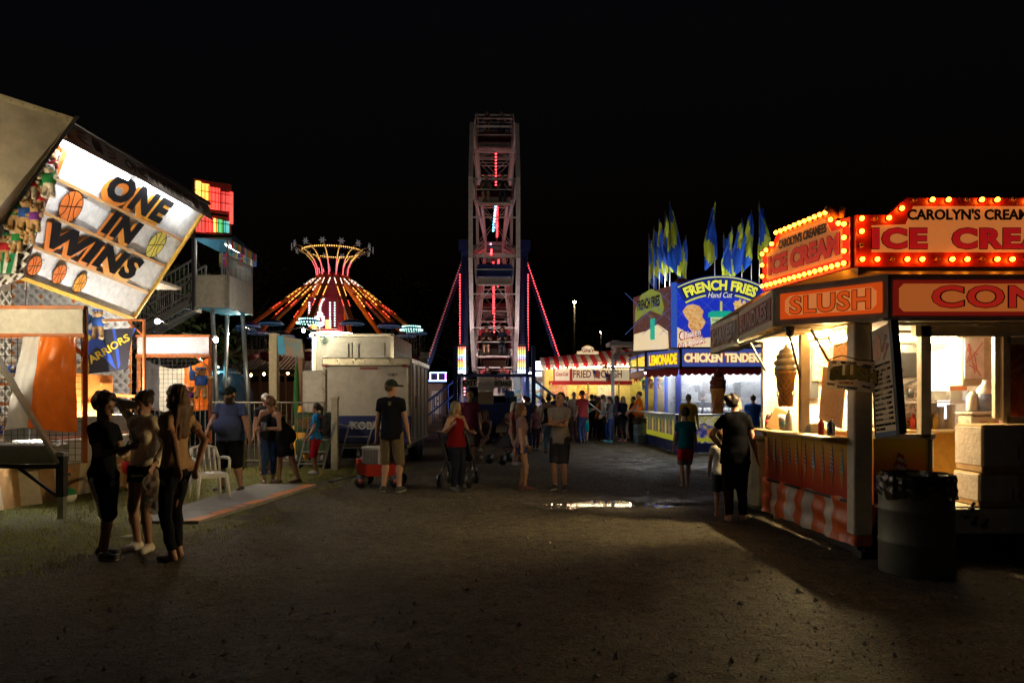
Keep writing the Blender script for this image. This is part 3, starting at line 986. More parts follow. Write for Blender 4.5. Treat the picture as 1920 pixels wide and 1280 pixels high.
def build_ground():
    xs = np.concatenate([[-160, -80, -40, -25, -16], np.arange(-11, 8.01, .055), [10, 14, 20, 30, 50, 90, 160]])
    ys = np.concatenate([[-12, -4, 0], np.arange(2.2, 17.01, .055), [18, 19, 20, 22, 25, 30, 40, 55, 80, 130, 260]])
    X, Y = np.meshgrid(xs, ys, indexing='ij')
    Z = ground_h(X, Y)
    rg = np.random.default_rng(3)
    nn = (np.abs(X) < 10.5) & (Y > 2.3) & (Y < 16.9)
    Z = Z + nn * rg.normal(0, .0045, X.shape)
    V = np.stack([X, Y, Z], -1).reshape(-1, 3)
    nx, ny = len(xs), len(ys)
    I = np.arange(nx * ny).reshape(nx, ny)
    Q = np.stack([I[:-1, :-1], I[1:, :-1], I[1:, 1:], I[:-1, 1:]], -1).reshape(-1, 4)
    me = bpy.data.meshes.new('dirt_ground')
    me.vertices.add(len(V)); me.vertices.foreach_set('co', V.astype(np.float32).ravel())
    me.loops.add(len(Q) * 4); me.loops.foreach_set('vertex_index', Q.astype(np.int32).ravel())
    me.polygons.add(len(Q)); me.polygons.foreach_set('loop_start', np.arange(0, len(Q) * 4, 4, dtype=np.int32))
    me.polygons.foreach_set('use_smooth', np.ones(len(Q), bool))
    me.update()
    m = bpy.data.materials.new('packed_dirt')
    m.use_nodes = True
    t = m.node_tree
    N = lambda k: t.nodes.new(k)
    b = t.nodes['Principled BSDF']
    co = N('ShaderNodeTexCoord')
    def noise_(sc, det=8, rough=.65, dist=0):
        n = N('ShaderNodeTexNoise'); n.inputs['Scale'].default_value = sc; n.inputs['Detail'].default_value = det
        n.inputs['Roughness'].default_value = rough; n.inputs['Distortion'].default_value = dist
        t.links.new(co.outputs['Object'], n.inputs['Vector']); return n
    def ramp(src, stops):
        r = N('ShaderNodeValToRGB')
        while len(r.color_ramp.elements) < len(stops): r.color_ramp.elements.new(.5)
        for e, (p, c) in zip(r.color_ramp.elements, stops):
            e.position = p; e.color = tuple(c) + (1,) if not isinstance(c, (int, float)) else (c, c, c, 1)
        t.links.new(src, r.inputs[0]); return r
    n1, n2, n3 = noise_(.55), noise_(7, 10, .75), noise_(38, 7, .75)
    c1 = ramp(n1.outputs['Fac'], [(.35, (.062, .048, .026)), (.55, (.115, .094, .055)), (.72, (.165, .138, .08))])
    c2 = ramp(n2.outputs['Fac'], [(.32, (.35, .35, .35)), (.52, (1, 1, 1)), (.72, (1.6, 1.55, 1.45))])
    c3 = ramp(n3.outputs['Fac'], [(.38, (.30, .30, .31)), (.5, (1, 1, 1)), (.64, (1.9, 1.85, 1.8))])
    mx = N('ShaderNodeMix'); mx.data_type = 'RGBA'; mx.blend_type = 'MULTIPLY'; mx.inputs[0].default_value = 1
    t.links.new(c1.outputs[0], mx.inputs[6]); t.links.new(c2.outputs[0], mx.inputs[7])
    mx2 = N('ShaderNodeMix'); mx2.data_type = 'RGBA'; mx2.blend_type = 'MULTIPLY'; mx2.inputs[0].default_value = 1
    t.links.new(mx.outputs[2], mx2.inputs[6]); t.links.new(c3.outputs[0], mx2.inputs[7])
    t.links.new(mx2.outputs[2], b.inputs['Base Color'])
    # trodden mud, wet in front of the chip stand
    sp = N('ShaderNodeSeparateXYZ'); t.links.new(co.outputs['Object'], sp.inputs[0])
    def gauss(cx, cy, rx, ry):
        a = N('ShaderNodeMath'); a.operation = 'MULTIPLY_ADD'; a.inputs[1].default_value = 1 / rx; a.inputs[2].default_value = -cx / rx
        t.links.new(sp.outputs[0], a.inputs[0])
        c = N('ShaderNodeMath'); c.operation = 'MULTIPLY_ADD'; c.inputs[1].default_value = 1 / ry; c.inputs[2].default_value = -cy / ry
        t.links.new(sp.outputs[1], c.inputs[0])
        p = N('ShaderNodeCombineXYZ'); t.links.new(a.outputs[0], p.inputs[0]); t.links.new(c.outputs[0], p.inputs[1])
        l = N('ShaderNodeVectorMath'); l.operation = 'LENGTH'; t.links.new(p.outputs[0], l.inputs[0])
        mr = N('ShaderNodeMapRange'); mr.inputs[1].default_value = .35; mr.inputs[2].default_value = 1.25; mr.inputs[3].default_value = 1; mr.inputs[4].default_value = 0
        t.links.new(l.outputs['Value'], mr.inputs[0]); return mr
    wet = gauss(3.6, 19, 2.2, 5)
    wet2 = gauss(1.8, 10.9, 2.2, .9)
    mxw = N('ShaderNodeMath'); mxw.operation = 'MAXIMUM'; t.links.new(wet.outputs[0], mxw.inputs[0]); t.links.new(wet2.outputs[0], mxw.inputs[1])
    nw = noise_(1.6, 8, .6)
    rw = ramp(nw.outputs['Fac'], [(.4, 0.0), (.6, 1.0)])
    mm = N('ShaderNodeMath'); mm.operation = 'MULTIPLY'; t.links.new(mxw.outputs[0], mm.inputs[0]); t.links.new(rw.outputs[0], mm.inputs[1])
    rg_ = N('ShaderNodeMapRange'); rg_.inputs[3].default_value = .76; rg_.inputs[4].default_value = .22
    t.links.new(mm.outputs[0], rg_.inputs[0]); t.links.new(rg_.outputs[0], b.inputs['Roughness'])
    b.inputs['Specular IOR Level'].default_value = .4
    ad = N('ShaderNodeMath'); ad.operation = 'ADD'; t.links.new(n2.outputs['Fac'], ad.inputs[0]); t.links.new(n3.outputs['Fac'], ad.inputs[1])
    bp = N('ShaderNodeBump'); bp.inputs['Strength'].default_value = 1.0; bp.inputs['Distance'].default_value = .11
    t.links.new(ad.outputs[0], bp.inputs['Height']); t.links.new(bp.outputs[0], b.inputs['Normal'])
    me.materials.append(m)
    o = link('dirt_ground', me)
    tag(o, 'packed dark dirt midway strewn with grit', 'ground', kind='structure')
    # water in the hollow
    wm = M('puddle_water', (.02, .02, .018), .03, var=0)
    pw = MB()
    pw.sheet(lambda u, v: (.3 + 3.3 * u, 10.2 + 1.3 * v, -.021), 8, 4)
    p = pw.build('puddle', wm)
    tag(p, 'shallow rain puddle reflecting the stand lights', 'puddle', kind='structure')

def build_gravel():
    rg = np.random.default_rng(5)
    n = 8000
    V = []; Fc = []
    base = np.array([(0, 0, 1), (1, 0, 0), (0, 1, 0), (-1, 0, 0), (0, -1, 0), (0, 0, -.6)], float)
    tri = [(0, 1, 2), (0, 2, 3), (0, 3, 4), (0, 4, 1), (5, 2, 1), (5, 3, 2), (5, 4, 3), (5, 1, 4)]
    for i in range(n):
        y = 2.8 + 12 * rg.random() ** 1.4
        x = rg.uniform(-.78, .78) * y
        if x < -3.4 and y > 6.3 and rg.random() < .8: continue
        if x > 3.2 and y > 7: continue
        s = rg.uniform(.004, .011) * (1 + (rg.random() < .05) * 1.5)
        r = rg.normal(size=(6, 3)) * .22 + base
        k = len(V)
        p = r * s * rg.uniform(.6, 1.3, 3)
        a = rg.uniform(0, 6.28)
        c, s_ = math.cos(a), math.sin(a)
        p = np.stack([p[:, 0] * c - p[:, 1] * s_ + x, p[:, 0] * s_ + p[:, 1] * c + y, p[:, 2] + float(ground_h(x, y)) + s * .3], 1)
        V += [tuple(q) for q in p]
        Fc += [tuple(j + k for j in f) for f in tri]
    me = bpy.data.meshes.new('gravel'); me.from_pydata(V, [], Fc); me.materials.append(M('grit', (.20, .175, .14), .7, var=.7, scale=5))
    tag(link('gravel', me), 'loose grit scattered over the dirt', 'gravel', kind='stuff')

def build_grass():
    rg = np.random.default_rng(9)
    V = []; Fc = []
    n = 52000
    for i in range(n):
        y = rg.uniform(5.6, 16.5); x = rg.uniform(-10.5, -1.9)
        edge = -3.35 - .22 * math.sin(1.9 * y) - .12 * math.sin(5.3 * y + 1) + rg.normal(0, .16)
        if y < 7.6: edge -= (7.6 - y) * .9
        if y > 12.6: edge += min(.9, (y - 12.6) * .5)
        if x > edge: continue
        if -4.95 < x < -3.4 and 8.9 < y < 12.9 and rg.random() < .9: continue
        dens = .5 + .5 * math.sin(2.1 * x + .7) * math.sin(1.7 * y)
        if rg.random() > .45 + .55 * dens: continue
        h = rg.uniform(.025, .065); a = rg.uniform(0, 6.28); ww = rg.uniform(.0025, .005)
        lx, ly = rg.normal(0, .022, 2)
        k = len(V)
        z = float(ground_h(x, y)) - .004
        c, s_ = math.cos(a) * ww, math.sin(a) * ww
        V += [(x - c, y - s_, z), (x + c, y + s_, z), (x + c * .6 + lx * .4, y + s_ * .6 + ly * .4, z + h * .6), (x - c * .6 + lx * .4, y - s_ * .6 + ly * .4, z + h * .6), (x + lx, y + ly, z + h)]
        Fc += [(k, k + 1, k + 2, k + 3), (k + 3, k + 2, k + 4)]
    me = bpy.data.meshes.new('grass'); me.from_pydata(V, [], Fc)
    me.materials.append(M('grass_blade', (.26, .26, .022), .7, var=.4, scale=3, spec=.2))
    tag(link('grass', me), 'trampled short grass beside the booth', 'grass', kind='stuff')
    # earth under it
    m = M('turf_soil', (.10, .095, .016), .9, var=.5, scale=5, bump=.6, bscale=50)
    tb = MB()
    def fn(u, v):
        y = 5.9 + 10.4 * v
        e = -3.5 - .2 * math.sin(1.9 * y) - .12 * math.sin(5.3 * y + 1) + .08 * math.sin(13 * y)
        if y < 7.6: e -= (7.6 - y) * .9
        x = -10.8 + (e + 10.8) * u
        return (x, y, float(ground_h(x, y)) + .014 * min(1, (1 - u) * 14) - .006)
    tb.sheet(fn, 90, 110)
    o = tb.build('turf', m)
    tag(o, 'worn grassy turf along the game booth', 'turf', kind='structure')

build_ground(); build_gravel(); build_grass()

# ---------------------------------------------------------------- trees behind the rides
def tree(x, y, h, r, label, n=1500, col=(.05, .085, .02), z0=.28):
    t = thing('tree', label, 'tree', (x, y, 0), 0, 'trees behind the rides')
    rg = np.random.default_rng(int(abs(x) * 100 + y))
    tm = MB()
    tm.tube([(x, y, -.1), (x + .1, y, h * .25), (x + .05, y + .1, h * .55), (x, y, h * .85)], [.028 * h, .02 * h, .013 * h, .004 * h], 8)
    for i in range(6):
        a = i * 1.05 + rg.uniform(0, .5); z = h * rg.uniform(.25, .6)
        tm.tube([(x, y, z), (x + .4 * r * math.cos(a), y + .4 * r * math.sin(a), z + .1 * h), (x + .8 * r * math.cos(a), y + .8 * r * math.sin(a), z + .22 * h)], [.011 * h, .007 * h, .002 * h], 6)
    tm.build('trunk', M('bark', (.09, .065, .045), .9, var=.4), t)
    V = []; Fc = []
    cl = [(rg.uniform(-1, 1) * r * .7, rg.uniform(-1, 1) * r * .7, h * rg.uniform(z0 + .05, .93), r * rg.uniform(.28, .5)) for _ in range(16)]
    for i in range(n):
        c = cl[rg.integers(len(cl))]
        d = rg.normal(size=3); d /= np.linalg.norm(d)
        d *= c[3] * rg.random() ** .4
        f = 1 - .55 * max(0, (c[2] / h - .5) * 2)
        p = np.array([x + c[0] * f + d[0], y + c[1] * f + d[1], c[2] + d[2] * .8])
        u = rg.normal(size=3); u /= np.linalg.norm(u); w_ = np.cross(u, rg.normal(size=3)); w_ /= np.linalg.norm(w_)
        s = rg.uniform(.10, .24)
        k = len(V)
        V += [tuple(p - u * s), tuple(p + w_ * s * .45), tuple(p + u * s), tuple(p - w_ * s * .45)]
        Fc.append((k, k + 1, k + 2, k + 3))
    mb = MB(); mb.add(V, Fc)
    mb.build('crown', M('leaf_%d' % int(col[1] * 1000), col, .6, var=.45, scale=.7), t)
tree(-15.5, 30, 7.0, 3.4, 'broad leafy tree right behind the raised slide platform', 2600, (.07, .12, .025))
tree(-25, 66, 17, 6, 'tall dark tree left of the star topped swing ride', 2600)
tree(-13, 78, 16, 6, 'dark bushy tree directly behind the star topped swing ride', 2600, (.045, .075, .02))
tree(-5, 70, 12, 5, 'rounded dark tree between swing ride and big wheel', 2200, (.05, .075, .025))
tree(8, 84, 13, 6, 'dark tree behind the tall street lamp', 2200, (.045, .07, .02))
tree(-37, 72, 15, 6, 'dark tree far behind the game booth roof', 2000)
# ---------------------------------------------------------------- basketball game booth on the left
def basketball_pic(mb_d, mb_l, M4, cx, cy, r, dm, lm, z=.006):
    mb_d.prism(ell(cx, cy, r), M4, .004, dm, z)
    ring(mb_l, M4, ell(cx, cy, r, n=30), r * .05, z + .005, .002, lm)
    line(mb_l, M4, (cx - r * .95, cy - r * .25), (cx + r * .95, cy + r * .25), r * .05, z + .005, .002, lm)
    line(mb_l, M4, (cx - r * .25, cy + r * .95), (cx + r * .25, cy - r * .95), r * .05, z + .008, .002, lm)
    for s in (1, -1):
        pts = [(cx + s * r * (.95 - .62 * math.sin(R(a))), cy + s * r * .1 + r * .78 * math.cos(R(a))) for a in range(0, 181, 15)]
        for p, q in zip(pts, pts[1:]): line(mb_l, M4, p, q, r * .05, z + .011, .002, lm)

booth = thing('game_booth', 'white and orange basketball game booth with raised ONE IN WINS awning', 'game booth', (-7.1, 9.6, 0))
AW = Quad((-7.1, 10.1, 3.39), (-7.1, 13.3, 3.12), (-6.05, 9.75, 5.28), (-6.05, 14.0, 5.36), 4.0, 2.2)
b = MB(); b.fbox(AW, 0, 4.0, 0, 2.2, -.05, 0)
awn = b.build('awning', M('awning_white', (.8, .79, .77), .8, dirt=.06), booth)
b = MB()
for v in (.21 * 2.2, .445 * 2.2, .68 * 2.2): b.fbox(AW, 0, 4.0, v - .022, v + .022, 0, .02)
b.build('seam', M('seam_orange', (.62, .33, .12), .5), awn)
b = MB()
b.fbox(AW, -.05, 4.05, -.06, .0, -.06, .05); b.fbox(AW, 4.0, 4.06, 0, 2.2, -.06, .05)
b.build('edge_frame', YELLOW_STEEL, awn)
b = MB()
for s, w_ in ((-.02, .09), (-.3, .07)):
    b.bar(AW @ Vector((s, 0, .02)), AW @ Vector((s, 2.2, .02)), w_, w_)
for i in range(7):
    v = 2.2 * i / 6
    b.bar(AW @ Vector((-.02, v, .02)), AW @ Vector((-.3, v, .02)), .05, .05)
    if i < 6: b.bar(AW @ Vector((-.02 if i % 2 else -.3, v, .02)), AW @ Vector((-.3 if i % 2 else -.02, 2.2 * (i + 1) / 6, .02)), .04, .04)
b.build('truss', ORANGE_STEEL, booth)
INK = M('sign_black', (.006, .006, .008), .9, var=.05, spec=.08)
SIGN_O = grad_mat('letter_shadow_orange', [(0, (.85, .20, .03)), (.45, (.85, .26, .03)), (.8, (.9, .50, .04)), (1, (.9, .55, .05))], 1, 0, 4.4, .45)
for s, u, v, w_, h_ in (('ONE', 2.1, 1.57, 1.85, .44), ('IN', 2.05, 1.06, 1.0, .40), ('WINS', 1.78, .53, 2.85, .41)):
    o = put_text(MB(), s, AW, u, v, w_, h_, z=.02, bold=.055, shear=.16, space=1.12).build('lettering', INK, awn)
    put_text(MB(), s, AW, u - .065, v - .075, w_, h_, z=.012, bold=.08, shear=.16, space=1.12, grow=.02).build('lettering_shadow', SIGN_O, o)
BO = M('ball_orange', (.85, .20, .03), .5); BY = M('ball_yellow', (.85, .72, .12), .5)
for u, v, r, m_ in ((.62, 1.22, .25, BO), (3.25, 1.24, .25, BY), (.42, .2, .16, BO), (1.1, .22, .16, BO), (1.75, .2, .16, M('ball_amber', (.85, .33, .03), .5))):
    d, l = MB(), MB(); basketball_pic(d, l, AW, u, v, r, m_, INK)
    o = d.build('basketball_picture', m_, awn); l.build('ball_lines', INK, o)
# hanging valance at the awning's outer edge
VA = Quad((-5.93, 9.5, 5.07), (-5.93, 14.1, 5.12), (-6.02, 9.5, 5.36), (-6.02, 14.1, 5.42), 4.4, .48)
b = MB(); b.fbox(VA, 0, 4.4, 0, .48, -.012, 0)
val = b.build('valance', M('valance_vinyl', (.36, .33, .30), .6, dirt=.3, thin=.35), booth)
letters('lettering', 'ONE IN WINS', VA, 2.3, .12, 1.8, .24, M('valance_print', (.10, .065, .05), .6), val, bold=.03)
b = MB()
for cx, s in ((.45, 1), (.95, -1), (3.5, 1), (4.0, -1)):
    b.prism(ell(cx + .2 * s, .24, .07, .17), VA, .003, None, .004)
    for k in (-1, 0, 1):
        line(b, VA, (cx, .24 + .13 * k), (cx - .2 * s, .24 + .06 * k), .05, .004, .003)
b.build('scroll_print', M('valance_scroll', (.16, .10, .07), .6), val)
b = MB(); b.bar((-6.02, 9.5, 5.40), (-6.02, 14.15, 5.46), .05, .05); b.build('awning_rail', DARK_STEEL, booth)
def tube_lamp(p, q, parent, mat=None, r=.028):
    b = MB(); d = (Vector(q) - Vector(p)).normalized() * .06
    b.tube([Vector(p) - d, Vector(q) + d], r * 1.1, 6); up = Vector((0, 0, r * 2.0))
    bb = MB(); bb.bar(Vector(p) + up - d, Vector(q) + up + d, .10, .05)
    h = bb.build('lamp_housing', WHITE, parent)
    b2 = MB(); b2.tube([p, q], r, 8); b2.build('fluorescent_tube', mat or TUBE, h)
tube_lamp((-5.95, 9.42, 4.95), (-5.95, 11.0, 5.0), booth, None, .035)
tube_lamp((-6.03, 11.7, 5.19), (-6.03, 13.5, 5.21), booth)
# back lattice wall at the far end, lit from lamps under the awning
LW = Quad((-10.1, 14.4, .9), (-7.75, 14.4, .9), (-10.1, 14.4, 3.95), (-7.75, 14.4, 3.95))
b = MB(); b.fbox(LW, 0, LW.w, 0, LW.h, -.06, -.03); b.build('end_wall', M('wall_white', (.66, .6, .55), .6, dirt=.2), booth)
b = MB(); lattice(b, LW, LW.w, LW.h, .19, .055, .010); b.build('lattice', WHITE, booth)
b = MB()
for x in (0, .55, 1.2, LW.w): b.fbox(LW, x - .035, x + .035, 0, LW.h, -.028, -.002)
b.fbox(LW, 0, LW.w, LW.h - .03, LW.h + .06, -.03, .03)
b.build('wall_frame', ORANGE, booth)
b = MB(); b.box((-9.0, 15.2, 4.05), (3.2, 1.4, .06)); b.box((-10.6, 12, 2.2), (.06, 6.0, 3.6)); b.build('back_wall', M('back_panel', (.35, .30, .26), .7, dirt=.2), booth)
b = MB()
BL = Quad((-10.55, 9.2, .9), (-10.55, 15, .9), (-10.55, 9.2, 3.8), (-10.55, 15, 3.8)); BL.n = Vector((1, 0, 0)); lattice(b, BL, BL.w, BL.h, .22, .05, .01)
b.build('back_lattice', WHITE, booth)
BT = lamp_mat('booth_tube', (1, .93, .8), 90)
tube_lamp((-8.6, 10.4, 3.6), (-8.6, 12.2, 3.6), booth, BT)
tube_lamp((-8.0, 12.6, 3.75), (-8.0, 13.9, 3.75), booth, BT)
b = MB(); b.bar((-6.78, 10.0, 1.16), (-6.78, 13.4, 1.16), .02, .30); b.bar((-7.12, 10.0, 1.16), (-7.12, 13.4, 1.16), .02, .30); b.bar((-7.12, 9.98, 1.16), (-6.78, 9.98, 1.16), .02, .30); tq = b.build('uplight_shield', STEEL, booth)  # added trough, its lip keeps the uplight off the midway
b = MB(); b.tube([(-6.95, 10.1, 1.08), (-6.95, 13.3, 1.08)], .025, 8); b.build('fluorescent_tube', lamp_mat('awning_fill', (1, .96, .88), 420), tq)  # unseen tube added to brighten the awning's underside
b = MB()  # lattice strip with prizes next to the awning
LS = Quad(W(-60, 560, 9.62), W(40, 520, 9.62), W(20, 300, 9.62), W(112, 285, 9.62))
lattice(b, LS, LS.w, LS.h, .15, .045, .008)
b.build('prize_lattice', WHITE, booth)
b = MB(); b.fbox(LS, -.1, LS.w, 0, LS.h, -.05, -.02); b.build('prize_backing', M('backing_dark', (.16, .10, .08), .8), booth)
b = MB(); b.tube([(-7.17, 10.5, 2.7), (-7.17, 10.5, 3.62)], .018, 8); st = b.build('strut', GALV, booth)
b = MB(); b.tube([(-7.17, 10.5, 2.62), (-7.17, 10.5, 2.86)], .04, 8); b.tube([(-7.17, 10.5, 3.56), (-7.17, 10.5, 3.68)], .035, 8); b.build('strut_sleeve', RED, st)
# near wing: checker plate header, net and curtain
PLATE = M('checker_plate', (.55, .53, .46), .38, .55, bump=.6, bscale=70, dirt=.15)
def wing(x0, x1, y, zb, zt, cx0, cx1, split, hdr, nm):
    q = frame((x0, y, zb), (x1, y, zb))[0]
    wd = x1 - x0
    b = MB(); b.fbox(q, 0, wd, 0, zt - zb, -.05, 0); b.build('header_board', hdr, booth)
    b = MB()
    b.fbox(q, -.02, wd + .03, zt - zb, zt - zb + .045, -.06, .02); b.fbox(q, -.02, wd + .03, -.06, 0, -.06, .02)
    for xx in (.0, wd): b.fbox(q, xx - .035, xx + .035, -1.75, zt - zb + .045, -.07, -.052 if xx else -.052)
    b.bar(q @ Vector((wd, -.30, -.04)), q @ Vector((wd - .25, -.05, -.04)), .04, .04)
    b.build('wing_frame', ORANGE_STEEL, booth)
    b = MB(); net(b, frame((x0, y - .02, zb - 1.72), (x1, y - .02, zb - 1.72))[0], wd, 1.68, .085, .0055); b.build('net', NET, booth)
    return q
wing(-7.35, -5.80, 9.6, 2.47, 2.8, 0, 0, 0, PLATE, 1)
wing(-7.38, -5.97, 14.0, 2.46, 2.80, 0, 0, 0, M('header_white', (.72, .68, .68), .5, dirt=.2), 2)
def curtain(pts, name, seed, cols, sag=0.0, flare=0.0):
    (x0, x1, y, zt, zb) = pts
    o = None
    n = len(cols)
    for i, (f0, f1, m_) in enumerate(cols):
        def fn(u, v, f0=f0, f1=f1):
            f = f0 + (f1 - f0) * u
            xx = x0 + (x1 - x0) * f - flare * (1 - v) * (1 - f)
            top = zt - sag * 4 * f * (1 - f)
            z = zb + (top - zb) * v + .03 * math.sin(5 * f + seed) * (1 - v)
            yy = y + .03 * math.sin(9 * f + seed + .8 * v) * (1.1 - v * .6) + .008 * math.sin(31 * f + 5 * v + 3 * math.sin(4 * v)) + .008 * math.sin(17 * v + 9 * f)
            return (xx, yy, z)
        b = MB(); b.sheet(fn, 34, 26)
        q = b.build('curtain' if o is None else 'curtain_stripe', m_, o or booth)
        if o is None: o = q
    return o
VIN_W = M('vinyl_white', (.62, .56, .44), .33, dirt=.1, bump=.5, bscale=9, thin=.5); VIN_O = M('vinyl_orange', (.80, .17, .015), .25, bump=.6, bscale=9, thin=.5)
curtain((-6.55, -5.83, 9.52, 2.42, 1.17), 'curtain', 0, [(0, .32, VIN_W), (.32, 1, VIN_O)], 0, .25)
curtain((-7.3, -6.02, 14.1, 2.40, 1.35), 'curtain', 2, [(0, .25, M('vinyl_black', (.05, .045, .04), .4)), (.25, .62, VIN_W), (.62, 1, VIN_O)], .22)
# counters and skirt
b = MB(); b.box((-6.85, 11.9, .81), (.7, 3.4, .38), None, None, .02); b.build('counter', PLATE, booth)
b = MB(); b.box((-6.85, 11.9, 1.012), (.62, 3.3, .02)); b.build('counter_mat', M('counter_litter', (.35, .12, .06), .7, var=.9, scale=14), booth)
b = MB(); b.box((-7.05, 9.55, .86), (2.0, .32, .26), None, None, .02); b.build('wing_shelf', M('dark_plate', (.22, .21, .19), .4, .6, bump=.6, bscale=70), booth)
b = MB(); b.box((-7.05, 9.50, .69), (2.0, .10, .05)); b.bar((-6.6, 9.46, .70), (-5.95, 9.42, .25), .035, .035); b.build('shelf_rail', DARK_STEEL, booth)
b = MB(); b.bar((-5.95, 9.4, .30), (-5.95, 9.4, .84), .10, .10); leg = b.build('support_leg', DARK_STEEL, booth)
b = MB(); b.bar((-5.95, 9.4, .0), (-5.95, 9.4, .32), .075, .075); b.box((-5.95, 9.4, .86), (.11, .11, .05)); b.box((-5.86, 9.38, .6), (.1, .03, .03)); b.build('leg_foot', GALV, leg)
b = MB(); b.bar(W(-30, 630, 9.45), W(112, 868, 9.38), .075, .05); b.build('brace', M('raw_brace', (.42, .39, .33), .45, .5, dirt=.3), booth)
def skirt_fn(u, v):
    y = 9.75 + 3.7 * u
    return (-6.98 + .05 * math.sin(7 * u * 3.7) * (1 - v) + .10 * (1 - v) * math.sin(2.2 * u * 3.7) + (.25 * (1 - u) ** 3 * -1.6), y, .02 + .62 * v)
b = MB()
st_m = [M('skirt_white', (.55, .48, .36), .45, bump=.3, bscale=12), M('skirt_tan', (.38, .22, .09), .45, bump=.3, bscale=12)]
for i in range(12):
    b.sheet(lambda u, v, i=i: skirt_fn((i + u) / 12, v), 7, 8, st_m[i % 2])
b.build('skirt', None, booth)
# second frame with the pennant
b = MB(); b.tube([(-8.0, 12.6, 2.98), (-6.52, 12.6, 2.98), (-6.52, 12.6, 1.0)], .03, 6); b.bar((-6.8, 12.6, 2.95), (-6.55, 12.6, 2.72), .03, .03); b.bar((-8.2, 12.6, 1.72), (-6.5, 12.6, 1.62), .05, .05); b.build('side_frame', ORANGE_STEEL, booth)
b = MB(); b.bar((-10, 10.3, 2.72), (-6.95, 10.35, 2.60), .045, .045); b.bar((-6.97, 10.35, 2.62), (-6.97, 10.35, 2.2), .07, .07); b.build('cross_rail', YELLOW_STEEL, booth)

# pennant with its team word
PN = Quad(W(158, 702, 12.5), W(240, 692, 12.5), W(150, 619, 12.5), W(251, 615, 12.5))
pen = thing('pennant', 'blue and black cloth pennant with gold slanting team word under the lattice', 'pennant', W(158, 702, 12.5))
class Wavy:
    def __init__(s, q): s.q = q
    def __matmul__(s, p): return s.q @ Vector((p[0], p[1], p[2] + .02 * math.sin(8 * p[0] + 3 * p[1])))
PW = Wavy(PN)
b = MB(); b.sheet(lambda u, v: PW @ Vector((u * PN.w, v * PN.h, 0)), 16, 10); b.build('cloth', M('pennant_black', (.02, .02, .03), .8), pen)
b = MB()
for tri in ([(.0, PN.h), (.30, PN.h), (.46, .3), (.20, .5)], [(.52, PN.h), (.9, PN.h), (.66, .02)], [(.28, .36), (.5, .3), (.62, .02)], [(.02, .55), (.12, .8), (.28, .5), (.1, .3)]):
    b.prism(tri, PW, .003, None, .004)
b.build('blue_rays', M('pennant_blue', (.02, .07, .42), .7), pen)
put_text(MB(), 'WARRIORS', PW, .42, .30, .98, .14, z=.012, bold=.02, rot=R(29)).build('lettering', M('pennant_gold', (.8, .55, .05), .6), pen)
b = MB(); b.prism(ell(.10, .62, .07), PW, .003, None, .010); b.build('emblem_disc', M('pennant_gold'), pen)

# neighbouring awning in the corner
cn = thing('canopy_panel', 'plain beige raised canopy panel in front of the basketball booth', 'canopy', W(137, 220, 9.3))
CQ = Quad(W(-420, 900, 8.3), W(-92, 545, 9.3), W(-420, 40, 7.3), W(137, 220, 9.3))
b = MB(); b.fbox(CQ, 0, CQ.w, 0, CQ.h, -.06, 0); b.build('panel', BEIGE, cn)
b = MB(); b.fbox(CQ, CQ.w - .09, CQ.w, 0, CQ.h, .001, .02); b.fbox(CQ, 0, CQ.w - .092, CQ.h - .09, CQ.h, .001, .02); b.build('edge_strip', M('strip_beige', (.52, .45, .28), .5, dirt=.2), cn)
b = MB()
for i in range(22):
    p = CQ @ Vector((CQ.w - .045, CQ.h * (i + .5) / 22, .022)); b.ball(p, .008, 6)
    p = CQ @ Vector((CQ.w * (i + .5) / 22, CQ.h - .045, .022)); b.ball(p, .008, 6)
b.build('rivets', DARK_STEEL, cn)
b = MB(); b.bar((-7.9, 7.45, 2.94), (-6.5, 7.45, 2.94), .22, .03); b.bar((-7.9, 7.36, 3.0), (-6.5, 7.36, 3.0), .03, .16); b.bar((-7.2, 7.5, 0), (-7.2, 7.5, 2.92), .06); hh = b.build('lamp_shield', STEEL, cn); b = MB(); b.tube([(-7.85, 7.5, 2.99), (-6.55, 7.5, 2.99)], .025, 8); b.build('fluorescent_tube', lamp_mat('canopy_tube', (1, .82, .52), 340), hh)  # unseen trough added to keep this tube's light off the foreground
b = MB(); b.fbox(CQ, CQ.w, CQ.w + .05, 0, CQ.h + .05, -.08, .03); b.build('edge_seal', BLACK, cn)

